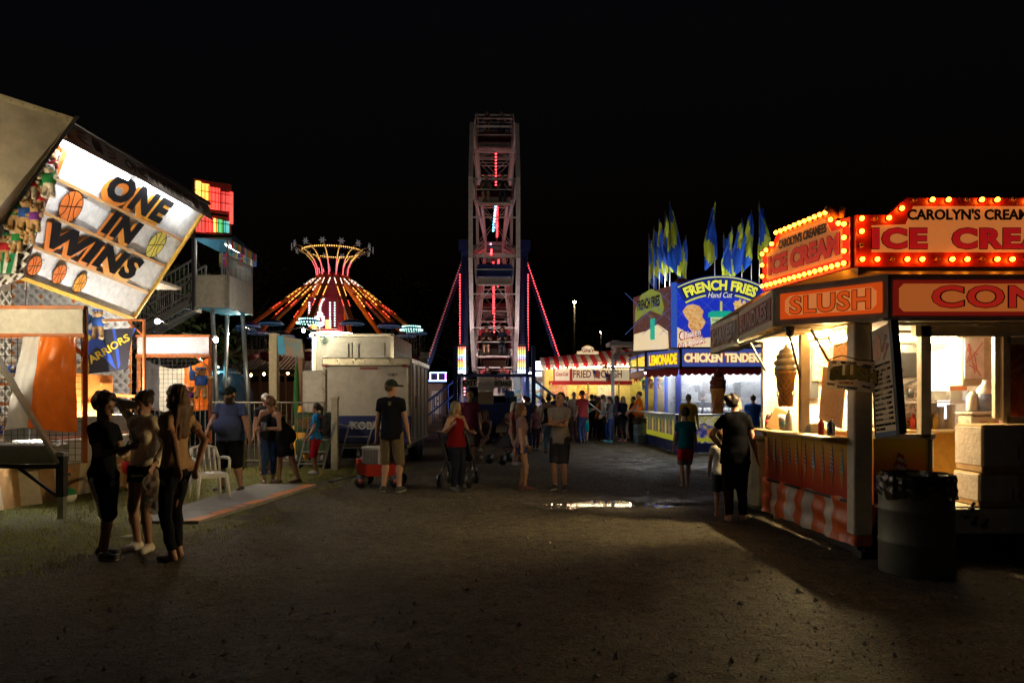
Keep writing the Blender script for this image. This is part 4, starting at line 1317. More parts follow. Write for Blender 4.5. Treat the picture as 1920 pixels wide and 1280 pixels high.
# ---------------------------------------------------------------- prizes
def bear_parts(t, s, fur, shirt, arms=((.22, -.06, .05), (-.22, -.06, .05)), legs='hang', vox=.014, band=None, hand=None):
    c = lambda x, y, z: (x * s, y * s, z * s)
    ly = -.02 if legs == 'hang' else -.22
    lz = -.42 if legs == 'hang' else -.28
    P = [('e', c(0, 0, 0), (.16 * s, .13 * s, .2 * s)), ('e', c(0, -.02, .30), (.145 * s, .13 * s, .135 * s)), ('e', c(0, -.13, .27), (.06 * s, .05 * s, .05 * s)),
         ('e', c(.115, 0, .41), (.05 * s, .03 * s, .05 * s)), ('e', c(-.115, 0, .41), (.05 * s, .03 * s, .05 * s))]
    for i, sg in enumerate((1, -1)):
        P += [('c', c(.12 * sg, 0, .13), c(*arms[i]), .055 * s, .06 * s)]
        P += [('c', c(.08 * sg, 0, -.15), c(.11 * sg, ly, lz), .068 * s, .062 * s), ('e', c(.115 * sg, ly - .06, lz - .01), (.06 * s, .085 * s, .06 * s))]
    eyes = [v3(.05, -.135, .335) * s, v3(-.05, -.135, .335) * s]; nose = v3(0, -.178, .285) * s
    dk = M('button_black', (.015, .012, .01), .2, var=0)
    def paint(C):
        m = np.zeros(len(C), int)
        for e in eyes: m[np.linalg.norm(C - e, axis=1) < .026 * s] = 1
        m[np.linalg.norm((C - nose) * [1, 1, 1.5], axis=1) < .03 * s] = 1
        return m
    sdf_obj('plush_body', P, vox, [fur, dk], t, k=.02 * s, fold=.002, paint=paint)
    if shirt is not None:
        S = [('e', c(0, 0, .0), (.175 * s, .145 * s, .2 * s)), ('cf', c(.11, 0, .13), c(.11 + (arms[0][0] - .11) * .5, arms[0][1] * .5, .13 + (arms[0][2] - .13) * .5), .068 * s, .07 * s), ('cf', c(-.11, 0, .13), c(-.11 + (arms[1][0] + .11) * .5, arms[1][1] * .5, .13 + (arms[1][2] - .13) * .5), .068 * s, .07 * s), ('p-', c(0, 0, -.1), (0, 0, -1)), ('p-', c(0, 0, .19), (0, 0, 1))]
        sdf_obj('plush_shirt', S, vox, shirt, t, k=.015 * s)
    if band is not None:
        b = MB(); b.lathe([(.148 * s, .36 * s), (.146 * s, .40 * s), (.13 * s, .405 * s)], (0, -.02 * s, 0), 16); b.build('headband', band, t)
    if hand is not None:
        h = v3(*arms[1]) * s
        sdf_obj('foam_hand', [('c', h + v3(0, -.06, -.02) * s, h + v3(0, -.06, .14) * s, .075 * s, .08 * s, (0, 1, 0), 2), ('c', h + v3(-.03, -.06, .15) * s, h + v3(-.03, -.06, .30) * s, .03 * s, .03 * s), ('c', h + v3(.06, -.06, .08) * s, h + v3(.1, -.06, .16) * s, .025 * s, .02 * s)], vox, hand, t, k=.012)
def bear(loc, s, label, fur=None, shirt=None, rz=0, group=None, **k):
    t = thing('plush_bear', label, 'plush toy', loc, rz, group)
    ROOT_M[t.name] = Matrix.Identity(4)
    bear_parts(t, s, fur or FUR, shirt, **k)
    return t
BL_S = M('toy_blue', (.03, .12, .5), .85); GR_S = M('toy_green', (.02, .25, .06), .85); PU_S = M('toy_purple', (.18, .03, .3), .85); RE_S = M('toy_red', (.6, .02, .03), .85)
g_ = 'plush bears hung beside the awning'
for px, py, s, sh, fu, lb in ((92, 338, .62, GR_S, FUR_W, 'cream plush toy in green hung highest under the awning'), (58, 345, .55, RE_S, FUR_W, 'cream plush toy in red hung at the canopy edge'),
                              (28, 398, .62, GR_S, FUR, 'tan plush bear in green shirt on the prize lattice'), (48, 402, .62, BL_S, FUR, 'tan plush bear in blue shirt on the prize lattice'),
                              (66, 408, .52, PU_S, FUR, 'tan plush bear in purple shirt on the prize lattice'), (2, 395, .6, BL_S, FUR_W, 'cream plush bear in blue half hidden by the canopy')):
    p = W(px, py, 9.42)
    bear(p, s * .80, lb, fu, sh, R(10), g_)
pl_ = [bear(W(74 - 9 * i, 372 + 30 * i, 9.5), .40, 'small plush toy packed into the prize lattice by the canopy', [FUR, FUR_W][i % 2], [RE_S, None, GR_S][i], R(12), 'small prizes in the lattice') for i in range(3)]
for i in range(10): dup(pl_[i % 3], W(100 - 8.5 * i - 14 * (i % 2), 312 + 17 * i, 9.5), R(-20 + 9 * i % 50))
fl = thing('team_flag', 'green and white cloth flag hung below the plush bears', 'flag', W(10, 500, 10.3))
FQ = Quad(W(-30, 516, 9.5), W(26, 512, 9.5), W(-28, 432, 9.5), W(38, 440, 9.5))
b = MB(); b.sheet(lambda u, v: FQ @ Vector((u * FQ.w, v * FQ.h, .025 * math.sin(11 * u + 2 * v))), 14, 8); b.build('cloth', M('flag_white', (.7, .7, .66), .8), fl)
b = MB()
for i in range(4):
    b.sheet(lambda u, v, i=i: FQ @ Vector(((.05 + i * .24 + u * .12 + .05 * v) * FQ.w, v * FQ.h, .008 + .025 * math.sin(11 * (.05 + i * .24 + u * .12 + .05 * v) + 2 * v))), 4, 8)
b.build('green_stripes', M('flag_green', (.01, .22, .08), .8), fl)
bear(W(377, 716, 13.75), .68, 'large tan plush bear in blue shirt with foam hand hung on the far wing', FUR, BL_S, R(8), band=BL_S, hand=BL_S, arms=((.30, -.06, .1), (-.2, -.1, .12)))
bear(W(357, 742, 13.7), .42, 'small tan plush bear in purple shirt below the big bear', FUR, PU_S, R(15), band=M('toy_pink', (.5, .1, .2), .8))
bear(W(184, 606, 12.4), .58, 'tan plush bear in blue sitting above the dark pennant', FUR, BL_S, R(5), band=BL_S, hand=BL_S)
bear(W(241, 878, 10.9), .62, 'tan plush bear in red shirt dangling from the counter', FUR, RE_S, R(-25))
g_ = 'plush toys heaped behind the near net'
rg = random.Random(4)
base = None
cols_ = [(FUR, RE_S), (FUR_W, None), (FUR_W, BL_S), (FUR, None)]
protos = []
for i in range(34):
    x, y, z = rg.uniform(-9.4, -7.2), rg.uniform(10.6, 12.6), rg.uniform(1.0, 1.15)
    row = i % 4
    z = 1.05 + row * .34 + rg.uniform(-.04, .04); y = 11.2 + row * .35
    lb = 'small plush toy heaped behind the near net'
    if i < 4:
        protos.append(bear((x, y, z), .5, lb, cols_[i][0], cols_[i][1], R(rg.uniform(-50, 60)), g_, legs='sit', vox=.02))
    else:
        dup(protos[rg.randrange(4)], (x, y, z), R(rg.uniform(-50, 60)))
b = MB()
for r_ in range(4): b.box((-8.3, 11.32 + r_ * .35, .82 + r_ * .34), (2.5, .34, .04))
for x in (-9.5, -7.1): b.box((x, 11.85, 1.2), (.05, 1.5, 1.6))
b.build('prize_shelf', ORANGE, booth)
b = MB(); b.ball((-6.72, 10.75, .125), .125, 20)
bl = b.build('ball', M('ball_white', (.7, .7, .66), .5)); tag(bl, 'white and green ball lying against the skirt', 'ball')
b = MB(); b.lathe([(.126, .02), (.118, .055), (.09, .092), (.04, .121), (.0, .1275)], (-6.72, 10.75, .125), 20); b.build('green_panel', M('ball_green', (.02, .3, .12), .5), bl)

# boardwalk
A, B_, C_, D_ = (-4.85, 9.0), (-3.95, 8.95), (-3.5, 12.75), (-4.62, 12.9)
bw = thing('boardwalk', 'weathered plywood ramp sheet with worn orange edge on the grass', 'ramp', (-4.2, 10.8, 0))
Q = Quad((A[0], A[1], .05), (B_[0], B_[1], .05), (D_[0], D_[1], .05), (C_[0], C_[1], .05))
b = MB()
for i in range(3): b.fbox(Q, 0, Q.w, Q.h * i / 3 + .004, Q.h * (i + 1) / 3 - .004, -.045, 0)
b.build('deck', M('weathered_ply', (.27, .26, .25), .75, dirt=.5, bump=.3, bscale=25), bw)
m = M('worn_orange', (.62, .22, .07), .7, var=.3, dirt=.0)
b = MB()
rg = random.Random(2)
v = .02
while v < Q.h - .15:
    l = rg.uniform(.12, .6)
    b.prism([(Q.w - .17 - rg.uniform(0, .06), v), (Q.w - .01, v), (Q.w - .01, min(Q.h, v + l)), (Q.w - .15 - rg.uniform(0, .06), min(Q.h, v + l - rg.uniform(0, .1)))], Q, .004, None, .001)
    v += l + rg.choice([.01, .02, .12])
b.build('edge_paint', m, bw)

# white plastic chair
ch = thing('plastic_chair', 'white moulded plastic armchair at the end of the boardwalk', 'chair', (-4.75, 11.15, 0), R(40))
CM = M('white_plastic', (.75, .72, .66), .4, dirt=.08)
ROOT_M[ch.name] = Matrix.Identity(4)
b = MB(); b.box((0, 0, .42), (.44, .42, .03), None, None, .012); b.box((0, -.2, .395), (.42, .025, .06)); b.build('seat', CM, ch)
for sx in (-1, 1):
    for sy in (-1, 1):
        b = MB(); b.tube([(.2 * sx, .19 * sy, .42), (.245 * sx, .23 * sy, 0)], [.033, .022], 6); b.build('leg', CM, ch)
    b = MB(); b.tube([(.235 * sx, -.21, .41), (.25 * sx, -.2, .63), (.255 * sx, -.12, .66), (.255 * sx, .12, .655), (.235 * sx, .24, .64)], [.02, .022, .026, .026, .02], 6); b.build('armrest', CM, ch)
b = MB()
for i in range(5):
    x = -.16 + .08 * i; b.tube([(x, .2, .43), (x * 1.05, .26, .62), (x * 1.02, .30, .82 - .3 * x * x)], .018, 6)
b.tube([(-.22, .2, .43), (-.23, .26, .62), (-.19, .3, .80), (0, .31, .86), (.19, .3, .80), (.23, .26, .62), (.22, .2, .43)], .022, 6)
b.build('backrest', CM, ch)

# ---------------------------------------------------------------- slide tower behind the booth
tw = thing('slide_tower', 'raised slide platform with striped valance canopy on tall poles', 'slide tower', (-9.3, 22, 0))
TX0, TX1, TY0, TY1 = -9.78, -8.78, 22.0, 24.0
PANEL = M('tower_panel', (.46, .42, .36), .6, dirt=.25); PANEL2 = M('tower_side', (.48, .46, .47), .6, dirt=.2)
b = MB(); b.box(((TX0 + TX1) / 2, TY0, 4.9), (TX1 - TX0, .05, 1.0)); b.box((TX0 - .12, TY0 + .3, 4.85), (.06, .6, 1.1)); b.build('front_panel', PANEL, tw)
b = MB(); b.box((TX1, (TY0 + TY1) / 2 + .03, 4.9), (.05, TY1 - TY0 - .02, 1.0)); b.build('side_panel', PANEL2, tw)
b = MB()
for i in range(12): b.box(((TX0 + TX1) / 2, TY0 + .1 + i * .16, 4.40), (TX1 - TX0 - .06, .09, .04))
b.build('deck_slats', M('deck_blue', (.10, .32, .48), .45, .3), tw)
b = MB()
for x, y in ((TX0, TY0), (TX1, TY0), (TX1, TY1), (TX0, TY1), (TX0 + .4, TY1)): b.bar((x, y - .03, 4.4), (x, y - .03, 6.5), .06, .06)
b.build('canopy_posts', GALV, tw)
b = MB()
for i in range(16):
    x = TX0 + (TX1 - TX0) * i / 15; b.bar((x, TY1, 5.42), (x, TY1, 6.0), .022, .022)
for i in range(20):
    y = TY0 + (TY1 - TY0) * i / 19; b.bar((TX1, y, 5.42), (TX1, y, 5.98), .024, .024)
b.bar((TX1, TY0, 6.0), (TX1, TY1, 6.0), .05, .05); b.bar((TX0, TY1, 6.0), (TX1, TY1, 6.0), .05, .05); b.bar((TX0, TY1, 6.3), (TX1, TY1, 6.3), .04, .04)
b.build('railing', GALV, tw)
b = MB(); b.add([(TX0 - .15, TY0 - .1, 6.55), (TX1 + .12, TY0 - .1, 6.45), (TX1 + .12, TY1 + .1, 6.45), (TX0 - .15, TY1 + .1, 6.55), (TX0 + .35, 23, 6.92), (TX1 - .2, 23, 6.85)], [(0, 1, 5, 4), (1, 2, 5), (2, 3, 4, 5), (3, 0, 4)], None)
can = b.build('canopy_roof', M('canopy_blue', (.05, .22, .36), .6), tw)
cs = [(.6, .03, .03), (.05, .12, .5), (.75, .55, .05), (.7, .25, .03), (.1, .4, .5), (.6, .55, .5)]
b = MB()
vm = [M('valance_patch_%s' % n_, c, .6) for n_, c in zip(('red', 'blue', 'yellow', 'orange', 'teal', 'white'), cs)]
for i in range(14):
    t0, t1 = i / 14, (i + 1) / 14
    b.add([(TX1 + .13, TY0 - .1 + 2.2 * t0, 6.46), (TX1 + .13, TY0 - .1 + 2.2 * t1, 6.46), (TX1 + .13, TY0 - .1 + 2.2 * t1, 6.2), (TX1 + .13, TY0 - .1 + 2.2 * t0, 6.2)], [(0, 1, 2, 3)], vm[(i * 5) % 6])
    b.add([(TX0 - .15 + 1.27 * t0, TY1 + .1, 6.5), (TX0 - .15 + 1.27 * t1, TY1 + .1, 6.5), (TX0 - .15 + 1.27 * t1, TY1 + .1, 6.05), (TX0 - .15 + 1.27 * t0, TY1 + .1, 6.05)], [(0, 1, 2, 3)], vm[(i * 5 + 2) % 6])
b.build('valance', None, tw)
tube_lamp((TX1 - .1, TY0 + .1, 6.35), (TX1 - .1, TY0 + 1.2, 6.35), tw, lamp_mat('slide_tube', (1, .95, .85), 60))
for x, y, x2, y2 in ((-9.4, 22.3, -9.15, 22.2), (-8.95, 23.6, -8.6, 23.4), (-9.5, 23.7, -9.6, 23.7)):
    b = MB(); b.tube([(x, y, 4.4), (x2, y2, 0)], .075, 8); b.build('pole', GALV, tw)
b = MB()
sx0, sx1, sz0, sz1 = -9.95, -15.2, 4.95, 1.9
for y in (22.15, 23.1):
    b.bar((sx0, y, sz0 - .3), (sx1, y, sz1 - .3), .07, .22)
    b.bar((sx0, y, sz0 + .95), (sx1, y, sz1 + .95), .05, .05); b.bar((sx0, y, sz0 + .35), (sx1, y, sz1 + .35), .04, .04)
    for i in range(40):
        f = i / 39; x = sx0 + (sx1 - sx0) * f; z = sz0 + (sz1 - sz0) * f
        b.bar((x, y, z + (.35 if i % 1 == 0 else -.1)), (x, y, z + .95), .02 if i % 8 else .05, .02 if i % 8 else .05)
        b.bar((x, y, z - .2), (x, y, z + .33), .015, .015)
    for i in range(5):
        f = i / 5; b.bar((sx0 + (sx1 - sx0) * f, y - .04, sz0 + (sz1 - sz0) * f - .2), (sx0 + (sx1 - sx0) * (f + .12), y - .04, sz0 + (sz1 - sz0) * (f + .12) + .3), .04, .04)
b.build('stair_rails', GALV, tw)
b = MB()
for i in range(22):
    f = i / 22; b.box((sx0 + (sx1 - sx0) * f, 22.62, sz0 + (sz1 - sz0) * f - .25), (.24, .9, .03))
b.build('stair_treads', M('tread_blue', (.08, .12, .22), .5, .3), tw)
b = MB(); b.bar((-9.8, 22.2, 4.4), (-12.5, 22.2, 3.1), .06, .06); b.bar((-11.2, 22.4, 3.9), (-10.9, 22.4, 0), .05, .05); b.bar((-13.4, 22.4, 2.8), (-13.4, 22.4, 0), .07, .07); b.build('stair_props', GALV, tw)
b = MB(); b.tube([(-9.9, 21.95, 5.3), (-10.05, 21.93, 5.0), (-9.85, 21.93, 4.8), (-9.95, 21.93, 4.5)], .02, 6); b.build('cable', BLACK, tw)
b = MB(); b.bar((-9.82, 21.93, 4.3), (-9.82, 21.93, 8.35), .09, .09); b.build('mast', DARK_STEEL, tw)
sg = thing('lit_ride_sign', 'two stacked neon lit ride sign boards glowing yellow red and green above the slide', 'sign', (-9.4, 22, 6.9))
S1 = frame((-9.75, 21.92, 7.42), (-8.9, 22.5, 7.42))[0]
cells = [(LED_Y, 0, .16), (lamp_mat('neon_orange', (1, .3, .03), 3.2, False), .16, .40), (lamp_mat('neon_red', (1, .03, .02), 2.0, False), .42, .72), (lamp_mat('neon_red'if 0 else 'neon_deep', (.8, .02, .02), 1.2, False), .74, 1.0)]
MATS['neon_red'] = MATS['neon_red']
b = MB(); b.fbox(S1, -.03, 1.06, -.02, .95, -.12, -.05); b.fbox(S1, -.03, 1.06, -.72, -.1, -.12, -.05); b.build('back_board', M('sign_back', (.3, .03, .02), .5), sg)
for k, (m_, u0, u1) in enumerate(cells):
    b = MB()
    b.fbox(S1, u0 + .01, u1 - .01, .08 - .0 * k, .88 - .28 * u0, -.05, -.02); b.build('light_panel', m_, sg)
for m_, u0, u1 in ((MATS['neon_deep'], 0, .3), (MATS['neon_red'], .3, .5), (LED_Y, .52, .6), (lamp_mat('neon_green', (.05, .5, .12), 1.5, False), .62, .8), (lamp_mat('neon_teal', (.03, .45, .4), 1.2, False), .82, 1.0)):
    b = MB(); b.fbox(S1, u0 + .01, u1 - .01, -.68 + .1 * u0, -.14 - .12 * u0, -.05, -.02); b.build('light_panel', m_, sg)
b = MB()
for v in (.3, .58, -.35): b.fbox(S1, -.05, 1.08, v, v + .02, -.015, .005)
for i in range(9): b.fbox(S1, .1 * i + .06, .1 * i + .075, .1, .8, -.018, -.008); b.fbox(S1, .1 * i + .06, .1 * i + .075, -.66, -.2, -.018, -.008)
b.build('sign_ribs', DARK_STEEL, sg)
b = MB(); b.fbox(S1, 1.0, 1.10, -.3, .7, -.1, 0); b.build('edge_light', MATS['neon_red'], sg)

# kiddie ride dome with blue lamps
dm = thing('kiddie_ride', 'dark teal domed kiddie ride with blue lamps under the slide', 'ride', (-10.2, 25, 0))
b = MB(); b.lathe([(1.1, 0), (1.1, 1.2), (1.05, 1.7), (.85, 2.25), (.5, 2.6), (.0, 2.7)], (-10.2, 25, 0), 24); b.build('dome', M('dome_teal', (.008, .025, .045), .25), dm)
b = MB()
for px, py in ((388, 688), (395, 688), (402, 688), (409, 688), (388, 698), (395, 698), (403, 698), (410, 698)): b.ball(W(px, py, 23.55), .035, 8)
b.build('lamp_cluster', lamp_mat('blue_lamp', (.2, .75, 1.0), 16), dm)
b = MB(); b.bar(W(380, 694, 23.7), W(450, 699, 23.7), .06, .06); b.bar(W(398, 694, 23.7), W(398, 790, 23.7), .06, .06); b.build('lamp_bar', GALV, dm)
# ---------------------------------------------------------------- bare bulbs, shelter and entrance behind
def hung_bulb(px, py, Y, label, r=.06, mat=None):
    p = W(px, py, Y)
    t = thing('bare_bulb', label, 'lamp', p)
    b = MB(); b.ball(p, r, 10); b.build('bulb', mat or BULB_W, t)
    b = MB(); b.tube([p + Vector((0, 0, r * .8)), p + Vector((0, 0, r * 2.4))], r * .5, 8); b.build('socket', BLACK, t)
    return p
p1 = hung_bulb(295, 603, 16.5, 'bright bare bulb hanging below the slide stairs', .05)
p2 = hung_bulb(405, 637, 15, 'bright bare bulb beside the far wing of the booth', .05)
p3 = hung_bulb(455, 617, 24, 'small bare bulb left of the timber entrance post', .05)
p4 = hung_bulb(569, 620, 21, 'bare bulb over the entrance banner', .05)
p5 = hung_bulb(584, 628, 21.5, 'greenish bare bulb at the corner of the box trailer', .05, lamp_mat('green_white_bulb', (.5, 1, .75), 120))
b = MB()
b.tube([W(455, 609, 24), W(470, 618, 23.5), W(520, 622, 22), W(569, 613, 21), W(584, 621, 21.5)], .012, 5)
b.tube([W(295, 596, 16.5), W(340, 625, 16), W(405, 630, 15)], .012, 5)
b.tube([W(295, 596, 16.5), W(270, 560, 17), W(250, 520, 20)], .012, 5)
o = b.build('power_cable', BLACK); tag(o, 'thin black cable strung between the bare bulbs', 'cable')

sh = thing('picnic_shelter', 'long dark metal roofed shelter with warm bulbs under its eaves', 'shelter', (-17, 46, 0))
b = MB()
for i in range(60):
    x = -24 + i * .25
    b.add([(x, 44, 3.35), (x + .2, 44, 3.35), (x + .2, 48, 4.9), (x, 48, 4.9), (x + .225, 44, 3.39), (x + .225, 48, 4.94), (x + .25, 44, 3.35), (x + .25, 48, 4.9)], [(0, 1, 2, 3), (1, 4, 5, 2), (4, 6, 7, 5)])
b.build('roof', M('dark_roof', (.10, .085, .07), .5, .3), sh)
b = MB()
for i in range(9):
    for y in (44.3, 51.5): b.bar((-23.8 + i * 1.85, y, 0), (-23.8 + i * 1.85, y, 3.4), .14, .14)
b.build_each('post', M('shelter_wood', (.12, .075, .045), .8), sh)
b = MB()
for y in (44.3, 51.5): b.bar((-24, y, 3.28), (-9.2, y, 3.28), .12, .2)
b.build_each('beam', M('shelter_wood'), sh)
b = MB(); b.box((-16.5, 52, 1.4), (15, .15, 2.8)); b.build('rear_wall', M('shelter_wall', (.10, .055, .035), .8), sh)
for px, py in ((495, 701), (540, 699), (470, 703)):
    b = MB(); b.ball(W(px, py, 45), .09, 8); b.build('lamp', lamp_mat('shelter_bulb', (1, .55, .2), 60), sh)
for i in range(3):
    tb = thing('picnic_table', 'brown picnic table standing under the dark shelter', 'table', (-19 + i * 3, 46.5, 0), 0, 'tables under the shelter')
    b = MB(); b.box((-19 + i * 3, 46.5, .76), (1.9, .75, .05)); b.build('tabletop', WOOD, tb)
    b = MB()
    for s in (-1, 1): b.box((-19 + i * 3, 46.5 + .6 * s, .45), (1.9, .28, .05))
    b.build_each('bench', WOOD, tb)
    b = MB()
    for s in (-.7, .7):
        b.bar((-19 + i * 3 + s, 46.1, .74), (-19 + i * 3 + s, 45.8, 0), .06); b.bar((-19 + i * 3 + s, 46.9, .74), (-19 + i * 3 + s, 47.2, 0), .06); b.bar((-19 + i * 3 + s, 45.85, .41), (-19 + i * 3 + s, 47.15, .41), .06)
    b.build('legs', WOOD, tb)

en = thing('ride_entrance', 'timber posts with faded blue and brown ride banner between them', 'entrance', W(516, 800, 19))
b = MB(); p = W(514, 625, 19); b.bar((p.x, 19, 0), (p.x, 19, p.z), .22, .20); b.build('post', M('entrance_post', (.42, .34, .20), .7, dirt=.3), en)
b = MB(); p = W(560, 650, 19); b.bar((p.x, 19.1, 0), (p.x, 19.1, p.z + .1), .2, .2); b.build('post', M('brown_post', (.22, .11, .05), .7), en)
BQ = Quad(W(522, 664, 18.9), W(570, 672, 18.9), W(520, 628, 18.9), W(566, 636, 18.9))
b = MB(); b.fbox(BQ, 0, BQ.w, 0, BQ.h, -.04, 0); b.build('banner', art_mat('banner_print', [(.03, .18, .30), (.10, .14, .10), (.22, .12, .06), (.16, .07, .04)], 2.0), en)
b = MB(); b.prism([(0, 0), (.2, .02), (.16, .5), (.0, .5)], BQ, .004, None, .002); b.build('banner_patch', M('banner_cyan', (.03, .3, .5), .6), en)
um = thing('closed_umbrella', 'closed green market umbrella beside the brown entrance post', 'umbrella', W(556, 800, 18.6))
p = W(556, 760, 18.6)
b = MB(); b.lathe([(.02, .95), (.07, 1.1), (.09, 1.5), (.06, 2.2), (.015, 2.55)], (p.x, p.y, 0), 12); b.build('canopy', M('umbrella_green', (.02, .10, .015), .8, bump=.5, bscale=8), um)
b = MB(); b.tube([(p.x, p.y, 0), (p.x, p.y, 2.7)], .022, 8); b.box((p.x, p.y, .05), (.5, .5, .1), None, None, .04); b.build('pole', STEEL, um)
cn2 = thing('traffic_cone', 'small orange cone perched by the green umbrella', 'cone', W(563, 790, 18.2))
p = W(563, 756, 18.2); b = MB(); b.lathe([(.12, 0), (.04, .5)], (p.x, p.y, .9), 12); b.box((p.x, p.y, .45), (.3, .3, .9)); b.build('cone_body', M('cone_orange', (.8, .35, .02), .6), cn2)

def barrier(x0, x1, y, z1, label, m=None, y2=None):
    t = thing('steel_barrier', label, 'barrier', ((x0 + x1) / 2, y, 0))
    y2 = y if y2 is None else y2
    A = Vector((x0, y, 0)); B = Vector((x1, y2, 0)); d = B - A
    b = MB()
    up = lambda z: Vector((0, 0, z))
    b.tube([A + up(0), A + up(z1), B + up(z1), B + up(0)], .025, 6); b.tube([A + up(.2), B + up(.2)], .02, 6); b.build('frame', m or GALV, t)
    b = MB(); n = max(3, int(d.length / .12))
    for i in range(1, n): b.tube([A + d * i / n + up(.2), A + d * i / n + up(z1)], .009, 5)
    b.build('bars', m or GALV, t)
    return t
OLDW = M('old_fence', (.22, .20, .15), .7, .1, dirt=.4)
barrier(-6.0, -4.2, 15.9, 1.5, 'grey steel barrier behind the talking women', OLDW)
barrier(-9.5, -6.1, 16.6, 1.5, 'grey steel barrier behind the bearded man', OLDW, 16.3)
fp = MB(); fp.box((-3.96, 15.9, .78), (.14, .14, 1.6)); fp.box((-3.96, 15.9, 1.6), (.17, .17, .05)); o = fp.build('fence_post', M('pale_post', (.42, .38, .28), .7, dirt=.35)); tag(o, 'pale square fence post left of the dark blue tool banner', 'post')
gc = thing('food_cart', 'green painted cart with small flower picture behind the woman in blue', 'cart', (-4.55, 16.2, 0))
b = MB(); b.box((-4.55, 16.3, 1.05), (.75, .5, .45), None, None, .03); b.box((-4.5, 16.3, .5), (.8, .5, .35), None, None, .03); b.build('cart_body', M('cart_green', (.025, .07, .025), .6, dirt=.2), gc)
b = MB(); b.prism(ell(0, 0, .26, .13), frame((-4.6, 16.03, 1.05), (-4, 16.03, 1.05))[0], .01); b.build('picture', art_mat('cart_art', [(.02, .06, .015), (.12, .05, .015), (.2, .12, .03), (.02, .07, .015)], 14), gc)
b = MB()
for x in (-4.85, -4.2): b.tube([(x, 16.05, .17), (x, 16.0, .17)], .17, 14)
b.build_each('wheel', BLACK, gc)
def steps(px, pyb, Y, label, s=1):
    t = thing('folding_steps', label, 'steps', W(px, pyb, Y))
    p = W(px, pyb, Y); b = MB()
    x, y = p.x, p.y
    for dx in (0, .55):
        b.bar((x + dx * s, y, 0), (x + dx * s + .28 * s, y, 1.05), .035); b.bar((x + dx * s + .28 * s, y, 1.05), (x + dx * s + .75 * s, y + .1, .95), .03)
    b.build('rails', GALV, t)
    b = MB()
    for i in range(4): z = .18 + .26 * i; b.bar((x + .27 * z * s, y, z), (x + .27 * z * s + .55 * s, y, z), .05, .025)
    b.build('rungs', GALV, t)
steps(556, 880, 15.4, 'thin aluminium folding steps left of the woman in blue')
steps(634, 868, 16.6, 'thin aluminium folding steps in front of the tool banner')

# ---------------------------------------------------------------- trailers
ALU = M('trailer_white', (.50, .45, .36), .45, .1, dirt=.22, scale=4); ALU_S = M('trailer_side', (.45, .44, .42), .45, .2, dirt=.22)
tr = thing('cargo_trailer', 'low white cargo trailer with dark blue tool banner across its end', 'trailer', (-3.4, 17, 0))
x0, x1, y0, y1, zt = -4.53, -2.42, 17.0, 20.6, 2.55
b = MB(); b.box(((x0 + x1) / 2, (y0 + y1) / 2, (zt + .45) / 2), (x1 - x0, y1 - y0, zt - .45), None, None, .06); b.build('body', ALU, tr)
b = MB(); b.box(((x0 + x1) / 2, y0 - .01, zt - .09), (x1 - x0 + .02, .06, .2), None, None, .03)
for x in (x0 + .05, x1 - .05): b.box((x, y0 - .012, 1.35), (.09, .06, 1.9), None, None, .02)
b.box((x1 + .012, (y0 + y1) / 2, zt - .06), (.03, y1 - y0, .12)); b.build('corner_trim', M('trim_alu', (.62, .56, .42), .3, .8), tr)
b = MB()
for i in range(40): b.ball((x0 + .1 + i * .049, y0 - .042, zt - .21), .008, 5)
for z in range(34): b.ball((x1 - .05, y0 - .045, .5 + z * .052), .008, 5); b.ball((x0 + .05, y0 - .045, .5 + z * .052), .008, 5)
for i in range(50): b.ball((x1 + .03, y0 + .07 * i + .05, zt - .11), .008, 5)
b.build('rivets', GALV, tr)
b = MB(); b.box((-3.42, y0 - .035, 2.31), (.42, .02, .04)); b.build('marker_lamp', M('marker_red', (.22, .03, .02), .3), tr)
for x in (x0 + .06, x1 - .14):
    b = MB(); b.box((x, y0 - .05, 2.37), (.12, .02, .06)); b.build('marker_lamp', M('marker_red'), tr)
put_text(MB(), 'CHET', frame((-2.85, y0 - .036, 2.1), (-2, y0 - .036, 2.1))[0], 0, .03, .24, .06, z=.002, bold=.02, shear=.2).build('lettering', INK, tr)
b = MB(); b.box((-3.4, y0 - .06, .85), (2.0, .06, .66), None, None, .02); ban = b.build('tool_banner', M('banner_navy', (.012, .02, .10), .5), tr)
letters('lettering', 'KOBALT', frame((-4.4, y0 - .091, .6), (-2.4, y0 - .091, .6))[0], 1.05, .26, .95, .18, M('banner_letter', (.62, .58, .50), .5), ban, bold=.035)
b = MB()
for i in range(5): b.box((x1 + .012, y0 + .3 + i * .75, 1.5), (.02, .03, 1.85))
b.box((x1 + .02, y0 + .8, 1.5), (.03, .05, .3)); b.box((x1 + .02, y0 + 1.0, 1.9), (.03, .12, .05)); b.build('side_seams', STEEL, tr)
b = MB()
for y in (18.6, 19.4):
    b.tube([(x1 - .02, y, .34), (x1 - .25, y, .34)], .34, 18); b.tube([(x0 + .02, y, .34), (x0 + .25, y, .34)], .34, 18)
b.build_each('wheel', BLACK, tr)
b = MB(); b.box((-3.45, 18.8, .46), (2.0, 3.4, .1)); b.bar((-3.45, 17.1, .42), (-3.45, 16.2, .42), .1, .1); b.bar((-3.45, 16.3, 0), (-3.45, 16.3, .5), .07, .07); b.build('chassis', DARK_STEEL, tr)
tr2 = thing('utility_box', 'plain pale utility box standing behind the low white cargo trailer', 'box', (-4.95, 18.2, 0))
b = MB(); b.box((-4.98, 19.2, 1.27), (.9, 1.6, 2.1), None, None, .03); b.build('body', M('utility_pale', (.40, .35, .28), .55, dirt=.25), tr2)
